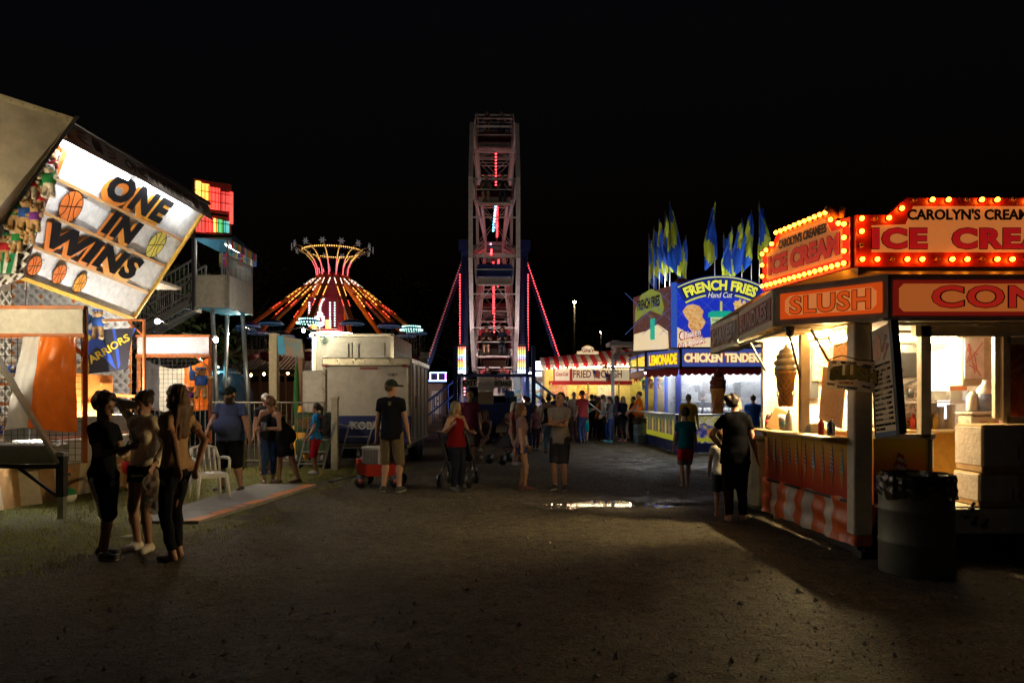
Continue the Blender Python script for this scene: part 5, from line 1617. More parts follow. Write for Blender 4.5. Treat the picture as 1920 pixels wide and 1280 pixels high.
b = MB(); b.box((-4.98, 18.385, 1.25), (.72, .02, 1.8)); b.box((-4.68, 18.37, 1.1), (.05, .03, .05)); b.build('door', M('utility_door', (.42, .37, .30), .5, dirt=.2), tr2)
b = MB(); b.box((-4.98, 19.2, .11), (.8, 1.5, .22)); b.build('base', DARK_STEEL, tr2)
tr3 = thing('box_trailer', 'tall white box trailer with double rear doors behind the low trailer', 'trailer', (-5.0, 22.4, 0))
x0, x1, y0, y1, zt = -6.25, -3.72, 22.4, 26.4, 3.62
b = MB(); b.box(((x0 + x1) / 2, (y0 + y1) / 2, (zt + .9) / 2), (x1 - x0, y1 - y0, zt - .9), None, None, .05); b.build('body', ALU, tr3)
for xa, xb in ((x0 + .28, -5.02), (-4.95, x1 - .28)):
    b = MB(); b.box(((xa + xb) / 2, y0 - .015, 2.25), (xb - xa - .02, .04, 2.2), None, None, .01); d_ = b.build('door', M('trailer_door', (.46, .41, .34), .45, .1, dirt=.25), tr3)
    b = MB(); b.tube([((xa + xb) / 2 + .35 * (1 if xb < -4.98 else -1), y0 - .06, 1.2), ((xa + xb) / 2 + .35 * (1 if xb < -4.98 else -1), y0 - .06, 3.3)], .018, 6)
    for z in (1.6, 2.9): b.box((xa + .1 if xb < -4.98 else xb - .1, y0 - .05, z), (.22, .03, .04))
    b.build('lock_rod', GALV, d_)
b = MB(); b.box(((x0 + x1) / 2, y0 - .02, zt - .05), (x1 - x0 + .03, .07, .12), None, None, .02); b.box((x1 - .05, y0 - .02, 2.3), (.11, .07, 2.6)); b.box((x0 + .05, y0 - .02, 2.3), (.11, .07, 2.6)); b.build('frame_trim', M('trim_alu'), tr3)
b = MB()
for i in range(6):
    for k in range(3): b.box((x1 + .01, y0 + .5 + i * .55, 2.4 + k * .33), (.02, .4, .06))
b.build('side_louvres', M('louvre', (.6, .6, .62), .3, .5), tr3)
b = MB(); b.bar((x0 - .02, y0 - .03, 1.0), (x0 - .02, y0 - .03, zt), .04, .04); b.build('edge_light', lamp_mat('pale_blue_strip', (.15, .55, 1), .6, False), tr3)
b = MB()
for y in (24.4, 25.3):
    for x in (x0 + .2, x1 - .2): b.tube([(x - .14, y, .45), (x + .14, y, .45)], .45, 18)
b.build_each('wheel', BLACK, tr3)
b = MB(); b.box(((x0 + x1) / 2, 24.4, .8), (2.2, 3.9, .2)); b.build('chassis', DARK_STEEL, tr3)

# neon kiosk by the wheel steps
kq = thing('ticket_kiosk', 'small kiosk with glowing violet and cyan light frame behind the trailer', 'kiosk', (-3.9, 34, 0))
b = MB(); b.box((-3.85, 35.2, 1.15), (1.05, 2.0, 2.3)); b.build('body', M('kiosk_wall', (.32, .22, .16), .7, dirt=.2), kq)
b = MB(); b.box((-3.62, 34.18, 1.4), (.5, .05, 1.1)); b.build('notice_board', M('kiosk_board', (.62, .57, .48), .6), kq)
put_text(MB(), 'LEI', frame((-3.62, 34.15, 1.2), (-3, 34.15, 1.2))[0], 0, -.05, .3, .62, z=.004, bold=.0).build('lettering', INK, kq)
KQ = frame((-3.92, 33.9, 2.40), (-3.0, 33.9, 2.40))[0]
b = MB(); b.fbox(KQ, -.05, .80, -.05, .45, -.1, -.03); b.build('light_board', M('kiosk_dark', (.02, .02, .04), .5), kq)
b = MB()
for u in (0.0, .37, .73):
    b.fbox(KQ, u, u + .045, .05, .39, -.03, .01)
b.build('light_strip', LED_P, kq)
b = MB(); b.fbox(KQ, .0, .8, .39, .43, -.03, .01); b.fbox(KQ, -.05, .8, 0, .05, -.03, .01); b.build('light_strip', lamp_mat('cyan_violet', (.25, .5, 1), 8, False), kq)

# ---------------------------------------------------------------- big wheel, seen edge on
FCX, FCY, HUB, FR = -.84, 34.0, 8.75, 6.05
wh = thing('big_wheel', 'tall ferris wheel seen edge on between blue towers with red lights', 'ferris wheel', (FCX, FCY, 0), math.atan2(-FCX, FCY))
ROOT_M[wh.name] = Matrix.Identity(4)
RIM = M('wheel_steel', (.72, .62, .60), .45, .1, dirt=.2)
def wp(x, a, r): return Vector((x, -r * math.sin(R(a)), HUB - r * math.cos(R(a))))
for sx in (-1, 1):
    b = MB()
    for i in range(12):
        a = 15 + 30 * i
        b.bar(wp(sx * .92, a, FR), wp(sx * .92, a + 30, FR), .11, .13)
        b.bar(wp(sx * .92, a, FR * .80), wp(sx * .92, a + 30, FR * .80), .05, .06)
        b.bar(wp(sx * .92, a + 15, FR * .96), wp(sx * .92, a, FR * .8), .04); b.bar(wp(sx * .92, a + 15, FR * .96), wp(sx * .92, a + 30, FR * .8), .04)
        b.bar(wp(sx * 1.0, a, FR + .06), wp(sx * 1.0, a + 30, FR + .06), .05, .05)
    b.build('rim', RIM, wh)
    b = MB()
    for i in range(12):
        a = 15 + 30 * i
        b.bar(wp(sx * .92, a, FR), wp(sx * .42, a, .5), .08, .08)
        b.bar(wp(sx * .92, a, FR * .8), wp(sx * .42, a + 30, .5), .03, .03)
    b.tube([(sx * .36, 0, HUB), (sx * .48, 0, HUB)], .6, 20)
    b.build('spokes', RIM, wh)
b = MB()
for i in range(12):
    a = 15 + 30 * i
    for r, ww in ((FR * .985, .07), (FR * .8, .06), (FR * .62, .04)):
        b.bar(wp(-.92 * r / FR if r < FR * .7 else -.92, a, r), wp(.92 * r / FR if r < FR * .7 else .92, a, r), ww)
    b.bar(wp(-.92, a, FR * .8), wp(.92, a + 30, FR * .8), .025); b.bar(wp(.92, a, FR * .8), wp(-.92, a + 30, FR * .8), .025)
    b.bar(wp(-.92, a + 15, FR * .965), wp(.92, a + 15, FR * .965), .05)
b.build('cross_bars', RIM, wh)
b = MB(); b.tube([(-1.55, 0, HUB), (1.55, 0, HUB)], .16, 14); b.build('axle', STEEL, wh)
def led_line(b, p, q, step, r):
    p, q = Vector(p), Vector(q); n = max(2, int((q - p).length / step))
    for i in range(n + 1): b.ball(p.lerp(q, i / n), r, 5)
for i, a in enumerate((75, 105, 45, 130, 255, 20, 285)):
    b = MB(); x = (-.14, .12, -.05, .06, -.2, -.02, .2)[i]
    led_line(b, wp(x, a, 1.2), wp(x, a, 5.0 if i < 4 else 4.4), .15, .045)
    sp_ = b.build('spoke_lights', LED_R if i != 4 else lamp_mat('pink_led', (1, .25, .45), 6, False), wh)
    b = MB(); b.bar(wp(x, a, .6), wp(x, a, 5.4), .05, .05); b.build('light_bar', M('bar_red', (.25, .03, .04), .5), sp_)
b = MB(); led_line(b, wp(-.06, 100, 2.1), wp(.08, 125, 3.0), .12, .05); b.build('spoke_lights', LED_B, wh)
for sx in (-1, 1):
    b = MB(); b.bar((sx * 1.42, 0, 0), (sx * 1.42, 0, HUB + .25), .3, .34); b.box((sx * 1.45, 0, HUB + .1), (.5, .6, .5))
    b.build('tower', BLUE_STEEL, wh)
    b = MB(); b.bar((sx * 1.5, 0, HUB - .6), (sx * 4.15, -.8, 0), .2, .22); b.build('outrigger', BLUE_STEEL, wh)
    b = MB(); b.bar((sx * 1.42, -.05, HUB - .4), (sx * 1.42, -4.6, 0), .16, .18); b.bar((sx * 1.42, .05, HUB - .4), (sx * 1.42, 4.6, 0), .16, .18); b.build('tower_leg', BLUE_STEEL, wh)
    A_, B2 = Vector((sx * 1.58, -.12, HUB - .72)), Vector((sx * 4.18, -.95, .1))
    b = MB(); led_line(b, A_, A_.lerp(B2, .56), .13, .030); b.build('outrigger_lights', LED_R if sx > 0 else lamp_mat('dim_red_led', (.8, .12, .1), .8, False), wh)
    b = MB(); led_line(b, A_.lerp(B2, .57), A_.lerp(B2, .72), .13, .034); b.build('outrigger_lights', LED_B if sx > 0 else lamp_mat('dim_cyan_led', (.1, .4, .6), .5, False), wh)
    b = MB(); led_line(b, A_.lerp(B2, .73), A_.lerp(B2, .84), .13, .030); b.build('outrigger_lights', LED_R if sx > 0 else MATS['dim_red_led'], wh)
    b = MB(); led_line(b, (sx * 1.62 - .02, -.2, HUB - 1.3), (sx * 1.62 - .02, -.2, 3.9), .13, .034); b.build('tower_lights', LED_R, wh)
b = MB(); led_line(b, (-1.25, -4.3, 3.6), (-1.25, -4.3, 2.5), .11, .035); b.build('tower_lights', LED_G, wh)
b = MB(); led_line(b, (-1.25, -4.3, 2.4), (-1.25, -4.3, 1.75), .11, .035); b.build('tower_lights', LED_R, wh)
# gondolas
CARM = [M('car_red', (.30, .02, .03), .35, coat=.4), M('car_blue', (.03, .05, .25), .35, coat=.4), M('car_maroon', (.18, .03, .04), .4)]
PLT = M('foot_plate', (.50, .40, .36), .5, dirt=.3)
def gondola(i, a):
    c = wp(0, a, FR)
    if i == 0: cm = CARM[0]
    else: cm = CARM[(i * 2) % 3]
    b = MB(); b.box(c + Vector((0, .05, -.80)), (1.36, .5, .09), None, None, .03); b.box(c + Vector((0, .32, -.52)), (1.36, .07, .60), None, None, .03)
    for sx in (-1, 1): b.box(c + Vector((sx * .68, .02, -.62)), (.05, .6, .38), None, None, .02)
    o = b.build('gondola', cm, wh)
    b = MB(); b.box(c + Vector((0, -.42, -1.16)), (1.3, .36, .05)); b.box(c + Vector((0, -.24, -1.0)), (1.26, .03, .3)); b.box(c + Vector((0, -.02, -.93)), (1.2, .12, .06)); b.build('footboard', PLT, o)
    b = MB()
    for sx in (-1, 1):
        b.tube([c + Vector((sx * .78, .0, 0)), c + Vector((sx * .76, .0, -.45)), c + Vector((sx * .74, -.2, -.82)), c + Vector((sx * .70, -.42, -1.14))], .03, 6)
        b.tube([c + Vector((sx * .76, .0, -.1)), c + Vector((sx * .72, .34, -.3))], .022, 6)
    b.tube([c + Vector((-.72, -.3, -.55)), c + Vector((.72, -.3, -.55))], .025, 6)
    b.build('hanger', RIM, o)
    if i in (0, 1):
        b = MB()
        for sx in (-1, 1): b.prism(ell(sx * .42, -.12, .24, .17), frame(c + Vector((0, -.33, 0)), c + Vector((1, -.33, 0)))[0], .05, None, -.62)
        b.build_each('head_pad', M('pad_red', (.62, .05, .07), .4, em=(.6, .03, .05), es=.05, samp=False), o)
    return c
for i in range(12): gondola(i, 15 + 30 * i)
FLD = lamp_mat('flood_lamp', (1, .82, .80), 600)
for sx in (-1, 1):
    b = MB(); b.box((sx * .72, -6.55, 1.55), (.22, .05, .16)); b.build('flood_lamp', FLD, wh)
    b = MB(); b.box((sx * .72, -6.62, 1.55), (.28, .08, .24)); b.bar((sx * .72, -6.6, 1.2), (sx * .72, -6.6, 1.5), .05); b.build('flood_housing', DARK_STEEL, wh)
# platform, rails, signs
b = MB(); b.box((0, -5.2, .62), (2.9, 3.0, 1.2)); b.box((0, -6.74, 1.05), (2.9, .06, .75)); b.box((0, -6.76, 2.46), (3.1, .08, .12)); b.build('platform', BLUE_STEEL, wh)
b = MB()
for x in (-1.5, 1.5): b.bar((x, -6.75, 0), (x, -6.75, 3.6), .16, .16)
for x in (-.5, .48): b.bar((x, -6.75, 1.4), (x, -6.75, 2.45), .06, .06)
b.build_each('deck_post', BLUE_STEEL, wh)
for sx in (-1, 1):
    b = MB()
    for k in range(2):
        b.bar((sx * 1.55, -6.6 + .8 * k, 2.3), (sx * 3.2, -6.6 + .8 * k, 1.0), .05, .05); b.bar((sx * 1.55, -6.6 + .8 * k, 1.75), (sx * 3.2, -6.6 + .8 * k, .45), .05, .05)
        b.bar((sx * 3.2, -6.6 + .8 * k, 0), (sx * 3.2, -6.6 + .8 * k, 1.0), .06, .06)
        for j in range(6): f = j / 6; b.bar((sx * (1.55 + 1.65 * f), -6.6 + .8 * k, 1.2 * (1 - f) + .02), (sx * (1.55 + 1.65 * f), -6.6 + .8 * k, 2.3 - 1.3 * f), .03, .03)
    b.build('stair_railing', BLUE_STEEL, wh)
b = MB()
for sx in (-1, 1):
    for j in range(6): f = j / 6; b.box((sx * (1.65 + 1.5 * f), -6.2, 1.1 * (1 - f)), (.28, .8, .04))
b.build_each('stair', PLT, wh, 6)
SG = frame((-1.45, -6.82, 1.98), (1.5, -6.82, 1.98))[0]
SBM = M('board_cream', (.80, .76, .66), .6, dirt=.2)
def plate_sign(nm, txt, u0, u1, v0, v1, mat):
    b = MB(); b.fbox(SG, u0, u1, v0, v1, -.02, .0); o = b.build(nm, mat, wh)
    if txt: put_text(MB(), txt, SG, (u0 + u1) / 2, v0 + .06, (u1 - u0) * .9, (v1 - v0) * .66, z=.006, bold=.035).build('lettering', INK, o)
plate_sign('exit_sign', 'EXIT', .22, .80, .04, .33, SBM)
plate_sign('entrance_sign', 'ENTRANCE', 1.42, 2.12, .02, .33, SBM)
plate_sign('notice_board', None, .82, 1.42, -.12, .42, SBM)
plate_sign('rules_board', None, .82, 1.42, -.62, -.13, M('board_tan', (.42, .32, .18), .6, dirt=.3))
plate_sign('blue_plate', None, 1.85, 2.2, -.35, -.1, M('plate_blue', (.03, .15, .40), .5))
for sx in (-1, 1):
    px = 866 if sx < 0 else 978
    pp = W(px, 700, 30); inv = (Matrix.Translation(Vector((FCX, FCY, 0))) @ Matrix.Rotation(math.atan2(-FCX, FCY), 4, 'Z')).inverted()
    L = inv @ pp
    b = MB(); b.box((L.x, L.y + .12, L.z + .55), (.36, .1, 1.2)); b.bar((L.x, L.y + .1, L.z + .2), (sx * 1.42, -2.6, L.z + .2), .08); b.bar((L.x, L.y + .1, 0), (L.x, L.y + .1, L.z), .1); b.box((L.x, L.y + .1, L.z + 1.2), (.3, .06, .12)); bd = b.build('light_tower', DARK_STEEL, wh)
    cw, cb, cyl, co, cr_ = [lamp_mat('column_' + n_, c_, 2.3) for n_, c_ in (('white', (.7, .85, 1)), ('blue', (.08, .35, 1)), ('yellow', (1, .6, .04)), ('orange', (1, .25, .02)), ('red', (1, .05, .02)))]
    colr = [cw, cw, cb, cyl, cyl, co, cr_, cb, cw, cyl, cyl, co, cr_]
    for j in range(13):
        b = MB()
        for k in range(4): b.ball((L.x - .135 + .09 * k, L.y + .04, L.z + .04 + .088 * j), .036, 6)
        b.build('bulb_row', colr[j], bd)

# ---------------------------------------------------------------- star topped swing ride
YX, YY = -12.6, 50.0
yo = thing('swing_ride', 'orange armed swing ride with lit star crown on curved ribs', 'swing ride', (YX, YY, 0))
ARM_M = M('arm_orange', (.75, .17, .015), .5, dirt=.1)
b = MB(); b.lathe([(1.6, 0), (1.6, 1.0), (1.2, 1.0), (1.2, 5.0), (.8, 5.2), (.7, 9.6), (1.1, 9.9), (1.1, 10.2), (.6, 10.4)], (YX, YY, 0), 24); b.build('mast', M('mast_maroon', (.22, .02, .05), .4), yo)
NA = 14
b = MB(); b.tube([(YX + 1.35 * math.cos(j * .5236), YY + 1.35 * math.sin(j * .5236), 6.1) for j in range(12)], .06, 6, closed=True); b.build('arm_fill_ring', lamp_mat('arm_fill_glow', (1, .7, .4), 40), yo)  # glowing ring added to light the arms from below
for i in range(NA):
    a = 2 * math.pi * (i + .5) / NA
    ca, sa = math.cos(a), math.sin(a)
    P0 = Vector((YX + 1.0 * ca, YY + 1.0 * sa, 10.1)); P1 = Vector((YX + 5.6 * ca, YY + 5.6 * sa, 6.5))
    b = MB(); b.bar(P0, P1, .34, .2); arm = b.build('arm', ARM_M, yo)
    tang = Vector((-sa, ca, 0)) * .2
    for k, (f0, f1, mm) in enumerate(((.10, .24, lamp_mat('dash_white', (1, .9, .7), 2.6)), (.30, .52, lamp_mat('dash_yellow', (1, .45, .07), 2.8)), (.60, .74, lamp_mat('dash_red', (1, .07, .03), 2.6)))):
        b = MB()
        for s in (-1, 1):
            A_, B2 = P0.lerp(P1, f0) + tang * s, P0.lerp(P1, f1) + tang * s
            off = Vector((ca, sa, 0)) * .05 + Vector((0, 0, .06))
            n = int((B2 - A_).length / .26)
            for j in range(n): b.bar((A_ + off).lerp(B2 + off, j / n), (A_ + off).lerp(B2 + off, (j + .55) / n), .042, .042)
        b.build('arm_lights', mm, arm)
    # hanging tub under a lit umbrella ring
    E = P1 + Vector((ca * .25, sa * .25, -.1))
    lit = i in (10, 13)
    b = MB(); b.lathe([(.74, -.15), (.62, .02), (.3, .14), (.02, .18)], E, 18); tub = b.build('tub_canopy', M('tub_blue', (.01, .05, .12), .4) if i % 2 else M('tub_violet', (.12, .03, .2), .4), yo)
    b = MB()
    if lit:
        for j in range(26): t_ = 2 * math.pi * j / 26; b.ball(E + Vector((.75 * math.cos(t_), .75 * math.sin(t_), -.15)), .05, 5); b.ball(E + Vector((.6 * math.cos(t_), .6 * math.sin(t_), .08)), .045, 5)
        b.build('ring_lights', lamp_mat('mint_led', (.45, 1, .85), 3.5, False), tub)
    else:
        b.tube([E + Vector((.75 * math.cos(j * .35), .75 * math.sin(j * .35), -.15)) for j in range(18)], .035, 5, closed=True)
        b.build('ring_lights', lamp_mat('dim_blue_led', (.03, .3, .7), .14, False), tub)
    b = MB()
    for j in range(6): t_ = 2 * math.pi * j / 6; b.tube([E + Vector((.6 * math.cos(t_), .6 * math.sin(t_), -.1)), E + Vector((.55 * math.cos(t_), .55 * math.sin(t_), -2.0))], .018, 4)
    b.build('hanging_cables', DARK_STEEL, tub)
    b = MB(); b.lathe([(.3, -2.5), (.62, -2.4), (.68, -1.95), (.62, -1.95), (.55, -2.3), (.02, -2.3)], E, 14); b.build('seat_tub', M('tub_red', (.25, .03, .04), .4), tub)
    # crown rib with star
    prof = [(1.05, 10.15), (1.12, 10.7), (1.35, 11.2), (1.75, 11.65), (2.25, 11.95), (2.75, 12.05)]
    pts = [Vector((YX + r * ca, YY + r * sa, z)) for r, z in prof]
    b = MB(); b.tube(pts, .055, 6); rib = b.build('crown_rib', M('rib_white', (.5, .4, .3), .5), yo)
    for f0, f1, mm in ((0, 2, lamp_mat('rose_led', (1, .12, .15), 4)), (2, 4, lamp_mat('rib_yellow', (1, .5, .1), 2.6)), (4, 5, lamp_mat('warm_led', (1, .75, .45), 3))):
        if i % 3 == 1 and f0 == 4: continue
        b = MB()
        for j in range(f0, f1):
            n = 6
            for q in range(n): b.ball(pts[j].lerp(pts[j + 1], q / n) + Vector((ca, sa, 0)) * .06 * (-1 if sa > 0 else 1), .033, 5)
        b.build('rib_lights', mm, rib)
    sp5 = []
    for j in range(12): rr = .26 if j % 2 == 0 else .11; sp5.append((rr * math.cos(math.pi * j / 6), rr * math.sin(math.pi * j / 6)))
    sf = frame(pts[-1] + Vector((0, 0, .05)), pts[-1] + Vector((-sa, ca, .05)))[0]
    b = MB(); b.prism(sp5, sf, .05); b.build('star', M('star_silver', (.55, .55, .55), .3, .3, em=(.6, .6, .62), es=.12, samp=False), rib)
b = MB(); b.tube([(YX + 2.05 * math.cos(j * .2618), YY + 2.05 * math.sin(j * .2618), 11.85) for j in range(24)], .07, 6, closed=True); rn = b.build('crown_ring', M('rib_white'), yo)
b = MB()
for j in range(84): t_ = 2 * math.pi * j / 84; b.ball((YX + 2.05 * math.cos(t_), YY + 2.05 * math.sin(t_) - .06, 11.88), .045, 5)
b.build('ring_lights', MATS['rib_yellow'], rn)
YS = frame((YX - 1.05, YY - 1.75, 6.3), (YX + 1.3, YY - 1.75, 6.3))[0]
b = MB(); b.fbox(YS, -.25, 1.75, 0, 2.15, -.4, -.05); sb = b.build('name_panel', M('panel_maroon', (.30, .03, .06), .4, em=(.4, .03, .05), es=.10, samp=False), yo)
for ch_, v in (('Y', 1.12), ('O', .1)):
    q = put_text(MB(), ch_, YS, .62, v, .62, .92, z=.02, bold=.05).build('lettering', lamp_mat('letter_glow', (.9, .95, .8), 1.6, False), sb)
    vs, fs, tw_, th_ = text_geo(ch_, .05)
    b = MB()
    seen = []
    for p in vs:
        q2 = (round(.62 + p[0] * .62 / tw_, 1), round(v + p[1] * .92 / th_, 1))
        if q2 not in seen: seen.append(q2); b.ball(YS @ Vector((q2[0], q2[1], .06)), .04, 5)
    b.build('letter_bulbs', LED_W, q)
for u, m_ in ((-.1, LED_W), (1.3, LED_W), (1.62, lamp_mat('mint_led', (.45, 1, .85), 7, False))):
    b = MB(); led_line(b, YS @ Vector((u, .2, .02)), YS @ Vector((u, 1.75, .02)), .16, .05); b.build('panel_lights', m_, sb)
b = MB(); b.fbox(YS, 0, .4, .02, .35, -.04, .01); b.fbox(YS, 1.0, 1.35, .02, .6, -.04, .01); b.build('panel_glow', lamp_mat('amber_glow', (1, .55, .08), 2.5, False), sb)

# ---------------------------------------------------------------- street lamps and far lights
def street_lamp(px, py, Y, label, s, r=.2):
    p = W(px, py, Y)
    t = thing('street_lamp', label, 'street lamp', (p.x, p.y, 0))
    b = MB(); b.tube([(p.x, p.y, 0), (p.x, p.y, p.z - r * 2)], [.12, .07], 8); b.build('pole', DARK_STEEL, t)
    b = MB(); b.ball(p, r, 12); b.build('globe', lamp_mat('lamp_glow_%d' % s, (1, .72, .38), s), t)
    b = MB(); b.lathe([(r * 1.1, 0), (r * .5, r * .7), (.03, r * .8)], p + Vector((0, 0, r * .45)), 12); b.bar(p + Vector((0, .1, -r * 1.6)), p + Vector((0, .1, -r)), .12); b.build('lamp_cap', DARK_STEEL, t)
    return t
street_lamp(1077, 566, 60, 'tall street lamp glowing warm white beyond the wheel', 300, .13)
street_lamp(1127, 622, 92, 'smaller distant street lamp right of the tall one', 90, .13)
street_lamp(1043, 655, 110, 'tiny far orange street lamp low beside the wheel', 6, .2)
# ---------------------------------------------------------------- fried dough stand at the back
fd = thing('fried_dough_stand', 'brightly lit FRIED DOUGH stand with red striped awning at the back', 'food stand', (3.2, 30, 0))
YW = M('stand_yellow', (.72, .55, .16), .5, dirt=.1); CREAM = M('sign_cream', (.80, .72, .52), .5, em=(.9, .74, .45), es=.35, samp=False)
b = MB(); b.box((3.3, 31.6, 1.5), (3.9, .06, 3.0)); b.box((1.4, 30.8, 1.5), (.06, 1.6, 3.0)); b.build('back_wall', YW, fd)
b = MB(); b.box((3.3, 30.9, 3.05), (4.0, 1.6, .06)); b.box((3.3, 30.9, .05), (4.0, 1.6, .1)); b.build('ceiling', WHITE, fd)
b = MB(); b.box((3.3, 30.05, .55), (3.9, .08, 1.0)); fr = b.build('front_panel', M('front_white', (.7, .66, .58), .5), fd)
b = MB()
for i in range(8): b.box((1.55 + i * .5, 30.0, .55), (.24, .02, 1.0))
b.build('red_stripes', M('stripe_red', (.58, .05, .03), .5), fr)
b = MB(); b.box((3.3, 29.95, 1.08), (4.0, .4, .05)); b.build('counter', GALV, fd)
SF = frame((1.75, 30, 2.33), (5.2, 30, 2.33))[0]
b = MB(); b.fbox(SF, 0, 3.2, 0, .55, -.06, 0); s_ = b.build('sign_board', CREAM, fd)
letters('lettering', 'FRIED  DOUGH', SF, 1.86, .12, 2.05, .33, M('letter_maroon', (.22, .03, .02), .5), s_, bold=.015)
letters('lettering', 'Coca-Cola', SF, .36, .2, .52, .17, M('letter_red', (.6, .02, .02), .5), s_, shear=.3, bold=.02)
b = MB(); b.fbox(SF, .68, .80, 0, .55, .001, .01); b.fbox(SF, 0, .05, 0, .55, .001, .01); b.build('sign_divider', RED, s_)
b = MB()
for i in range(26):
    b.ball(SF @ Vector((.06 + i * .123, .53, .02)), .022, 5)
b.build('sign_bulbs', lamp_mat('stand_bulb', (1, .75, .4), 10, False), s_)
b = MB(); b.box((3.3, 29.96, 2.24), (3.5, .04, .17)); b.build('red_fascia', M('fascia_red', (.55, .02, .02), .5, em=(.5, .02, .01), es=.15, samp=False), fd)
b = MB()
n = 22
for i in range(n):
    x0, x1 = 1.2 + i * .19, 1.2 + (i + 1) * .19
    ya, yb = 29.3 - .03 * i, 30.8
    m_ = M('awning_red', (.60, .03, .05), .6, thin=.5) if i % 2 else M('awning_pale', (.75, .66, .62), .6, thin=.5)
    za = 2.95 + .010 * i; zb = 3.35 + .02 * i
    b.add([(x0, ya, za), (x1, ya, za), (x1, yb, zb), (x0, yb, zb)], [(0, 1, 2, 3)], m_)
    b.add([(x0, ya - .01, za), (x1, ya - .01, za), (x1, ya - .02, za - .16), ((x0 + x1) / 2, ya - .02, za - .21), (x0, ya - .02, za - .16)], [(0, 1, 2, 3, 4)], m_)
b.build('awning', None, fd)
GS = frame((2.7, 29.9, 3.42), (3.6, 29.9, 3.42))[0]
gp = ell(.43, .18, .40, .22, 20) 
b = MB(); b.prism([(0, 0), (.95, 0), (.93, .14), (.75, .16), (.72, .30), (.55, .38), (.40, .38), (.24, .30), (.2, .16), (.02, .14)], GS, .06); s2 = b.build('name_sign', M('name_cream', (.8, .7, .5), .5, em=(.9, .7, .4), es=.7, samp=False), fd)
letters('lettering', "Gina's", GS, .48, .10, .48, .18, M('letter_red'), s2, z=.064, bold=.03, shear=.15)
b = MB(); ring(b, GS, [(0, 0), (.95, 0), (.93, .14), (.75, .16), (.72, .30), (.55, .38), (.40, .38), (.24, .30), (.2, .16), (.02, .14)], .03, .062, .01); b.build('sign_edge', M('edge_gold', (.7, .4, .05), .4), s2)
b = MB(); b.box((1.65, 29.95, 1.65), (.06, .06, 1.2)); b.box((4.5, 29.95, 1.65), (.07, .07, 1.2)); b.box((3.2, 29.95, 1.65), (.05, .05, 1.2)); b.build_each('post', YW, fd)
b = MB(); b.box((3.15, 31.5, 1.85), (.5, .03, .6)); b.build('menu_picture', art_mat('dough_art', [(.5, .04, .02), (.75, .25, .05), (.8, .5, .1), (.6, .05, .03)], 6, .3), fd)
for x, y_, w_, h_, k in ((2.1, 1.95, .7, .5, 0), (4.2, 1.9, .8, .55, 1), (2.7, 2.55, 1.2, .3, 2), (4.6, 2.55, .9, .3, 1), (3.15, 1.3, .5, .3, 2)):
    b = MB(); b.box((x, 31.52, y_), (w_, .03, h_)); b.build('menu_picture', art_mat('dough_art%d' % k, [[(.7, .55, .3), (.5, .12, .05), (.8, .7, .5)], [(.6, .1, .05), (.85, .75, .5), (.2, .3, .1)], [(.8, .75, .6), (.75, .3, .2), (.8, .7, .3)]][k], 9, .1), fd)
b = MB()
for i in range(22): b.ball((1.25 + i * .19, 29.27 - .03 * i, 2.79 + .010 * i), .026, 5)
b.build('awning_bulbs', lamp_mat('stand_bulb', (1, .75, .4), 10, False), fd)
b = MB(); b.box((2.2, 31.2, 1.35), (.6, .5, .5)); b.box((3.9, 31.2, 1.4), (.7, .5, .6)); b.box((4.7, 31.3, 1.3), (.4, .4, .4)); b.build_each('fryer', GALV, fd)
for x in (2.2, 3.4, 4.6): tube_lamp((x - .5, 30.5, 2.93), (x + .5, 30.5, 2.93), fd, lamp_mat('stand_tube', (1, .85, .55), 110))
gp_ = thing('awning_post', 'grey steel post standing before the FRIED DOUGH sign', 'post', W(1149, 820, 28))
p = W(1149, 820, 28); b = MB(); b.bar((p.x, 28, 0), (p.x, 28, 3.3), .12); b.box((p.x, 28, .04), (.3, .3, .08)); b.build('post', GALV, gp_)
b = MB(); b.box((5.6, 28.2, 3.72), (3.6, 1.2, .14)); b.bar((4.0, 28, 3.3), (7.4, 28, 3.62), .1); b.bar((7.4, 28.2, 0), (7.4, 28.2, 3.7), .12); b.build('canopy_beam', M('canopy_grey', (.28, .27, .26), .6), gp_)
def us_flag(px, py, Y, label):
    t = thing('us_flag', label, 'flag', W(px, py, Y))
    q = Quad(W(px, py + 14, Y), W(px + 11, py + 17, Y), W(px - 3, py, Y), W(px + 9, py + 2, Y))
    b = MB(); b.sheet(lambda u, v: q @ Vector((u * q.w, v * q.h, .02 * math.sin(8 * u))), 6, 4); b.build('cloth', M('flag_white2', (.75, .73, .7), .8), t)
    b = MB()
    for i in range(7): b.prism([(0, q.h * (2 * i) / 13), (q.w, q.h * (2 * i) / 13), (q.w, q.h * (2 * i + 1) / 13), (0, q.h * (2 * i + 1) / 13)], q, .003, None, .022)
    b.build('red_stripes', M('stripe_red'), t)
    b = MB(); b.prism([(0, q.h * 6 / 13), (q.w * .42, q.h * 6 / 13), (q.w * .42, q.h), (0, q.h)], q, .004, None, .026); b.build('canton', M('canton_blue', (.03, .06, .3), .7), t)
    b = MB(); b.tube([q @ Vector((0, -.15, 0)), q @ Vector((0, q.h + .06, 0))], .012, 5); b.build('stick', STEEL, t)
us_flag(1114, 693, 29.5, 'small american flag hanging over the O of the FRIED DOUGH sign')
us_flag(1137, 699, 28.5, 'small american flag hung against the grey awning post')

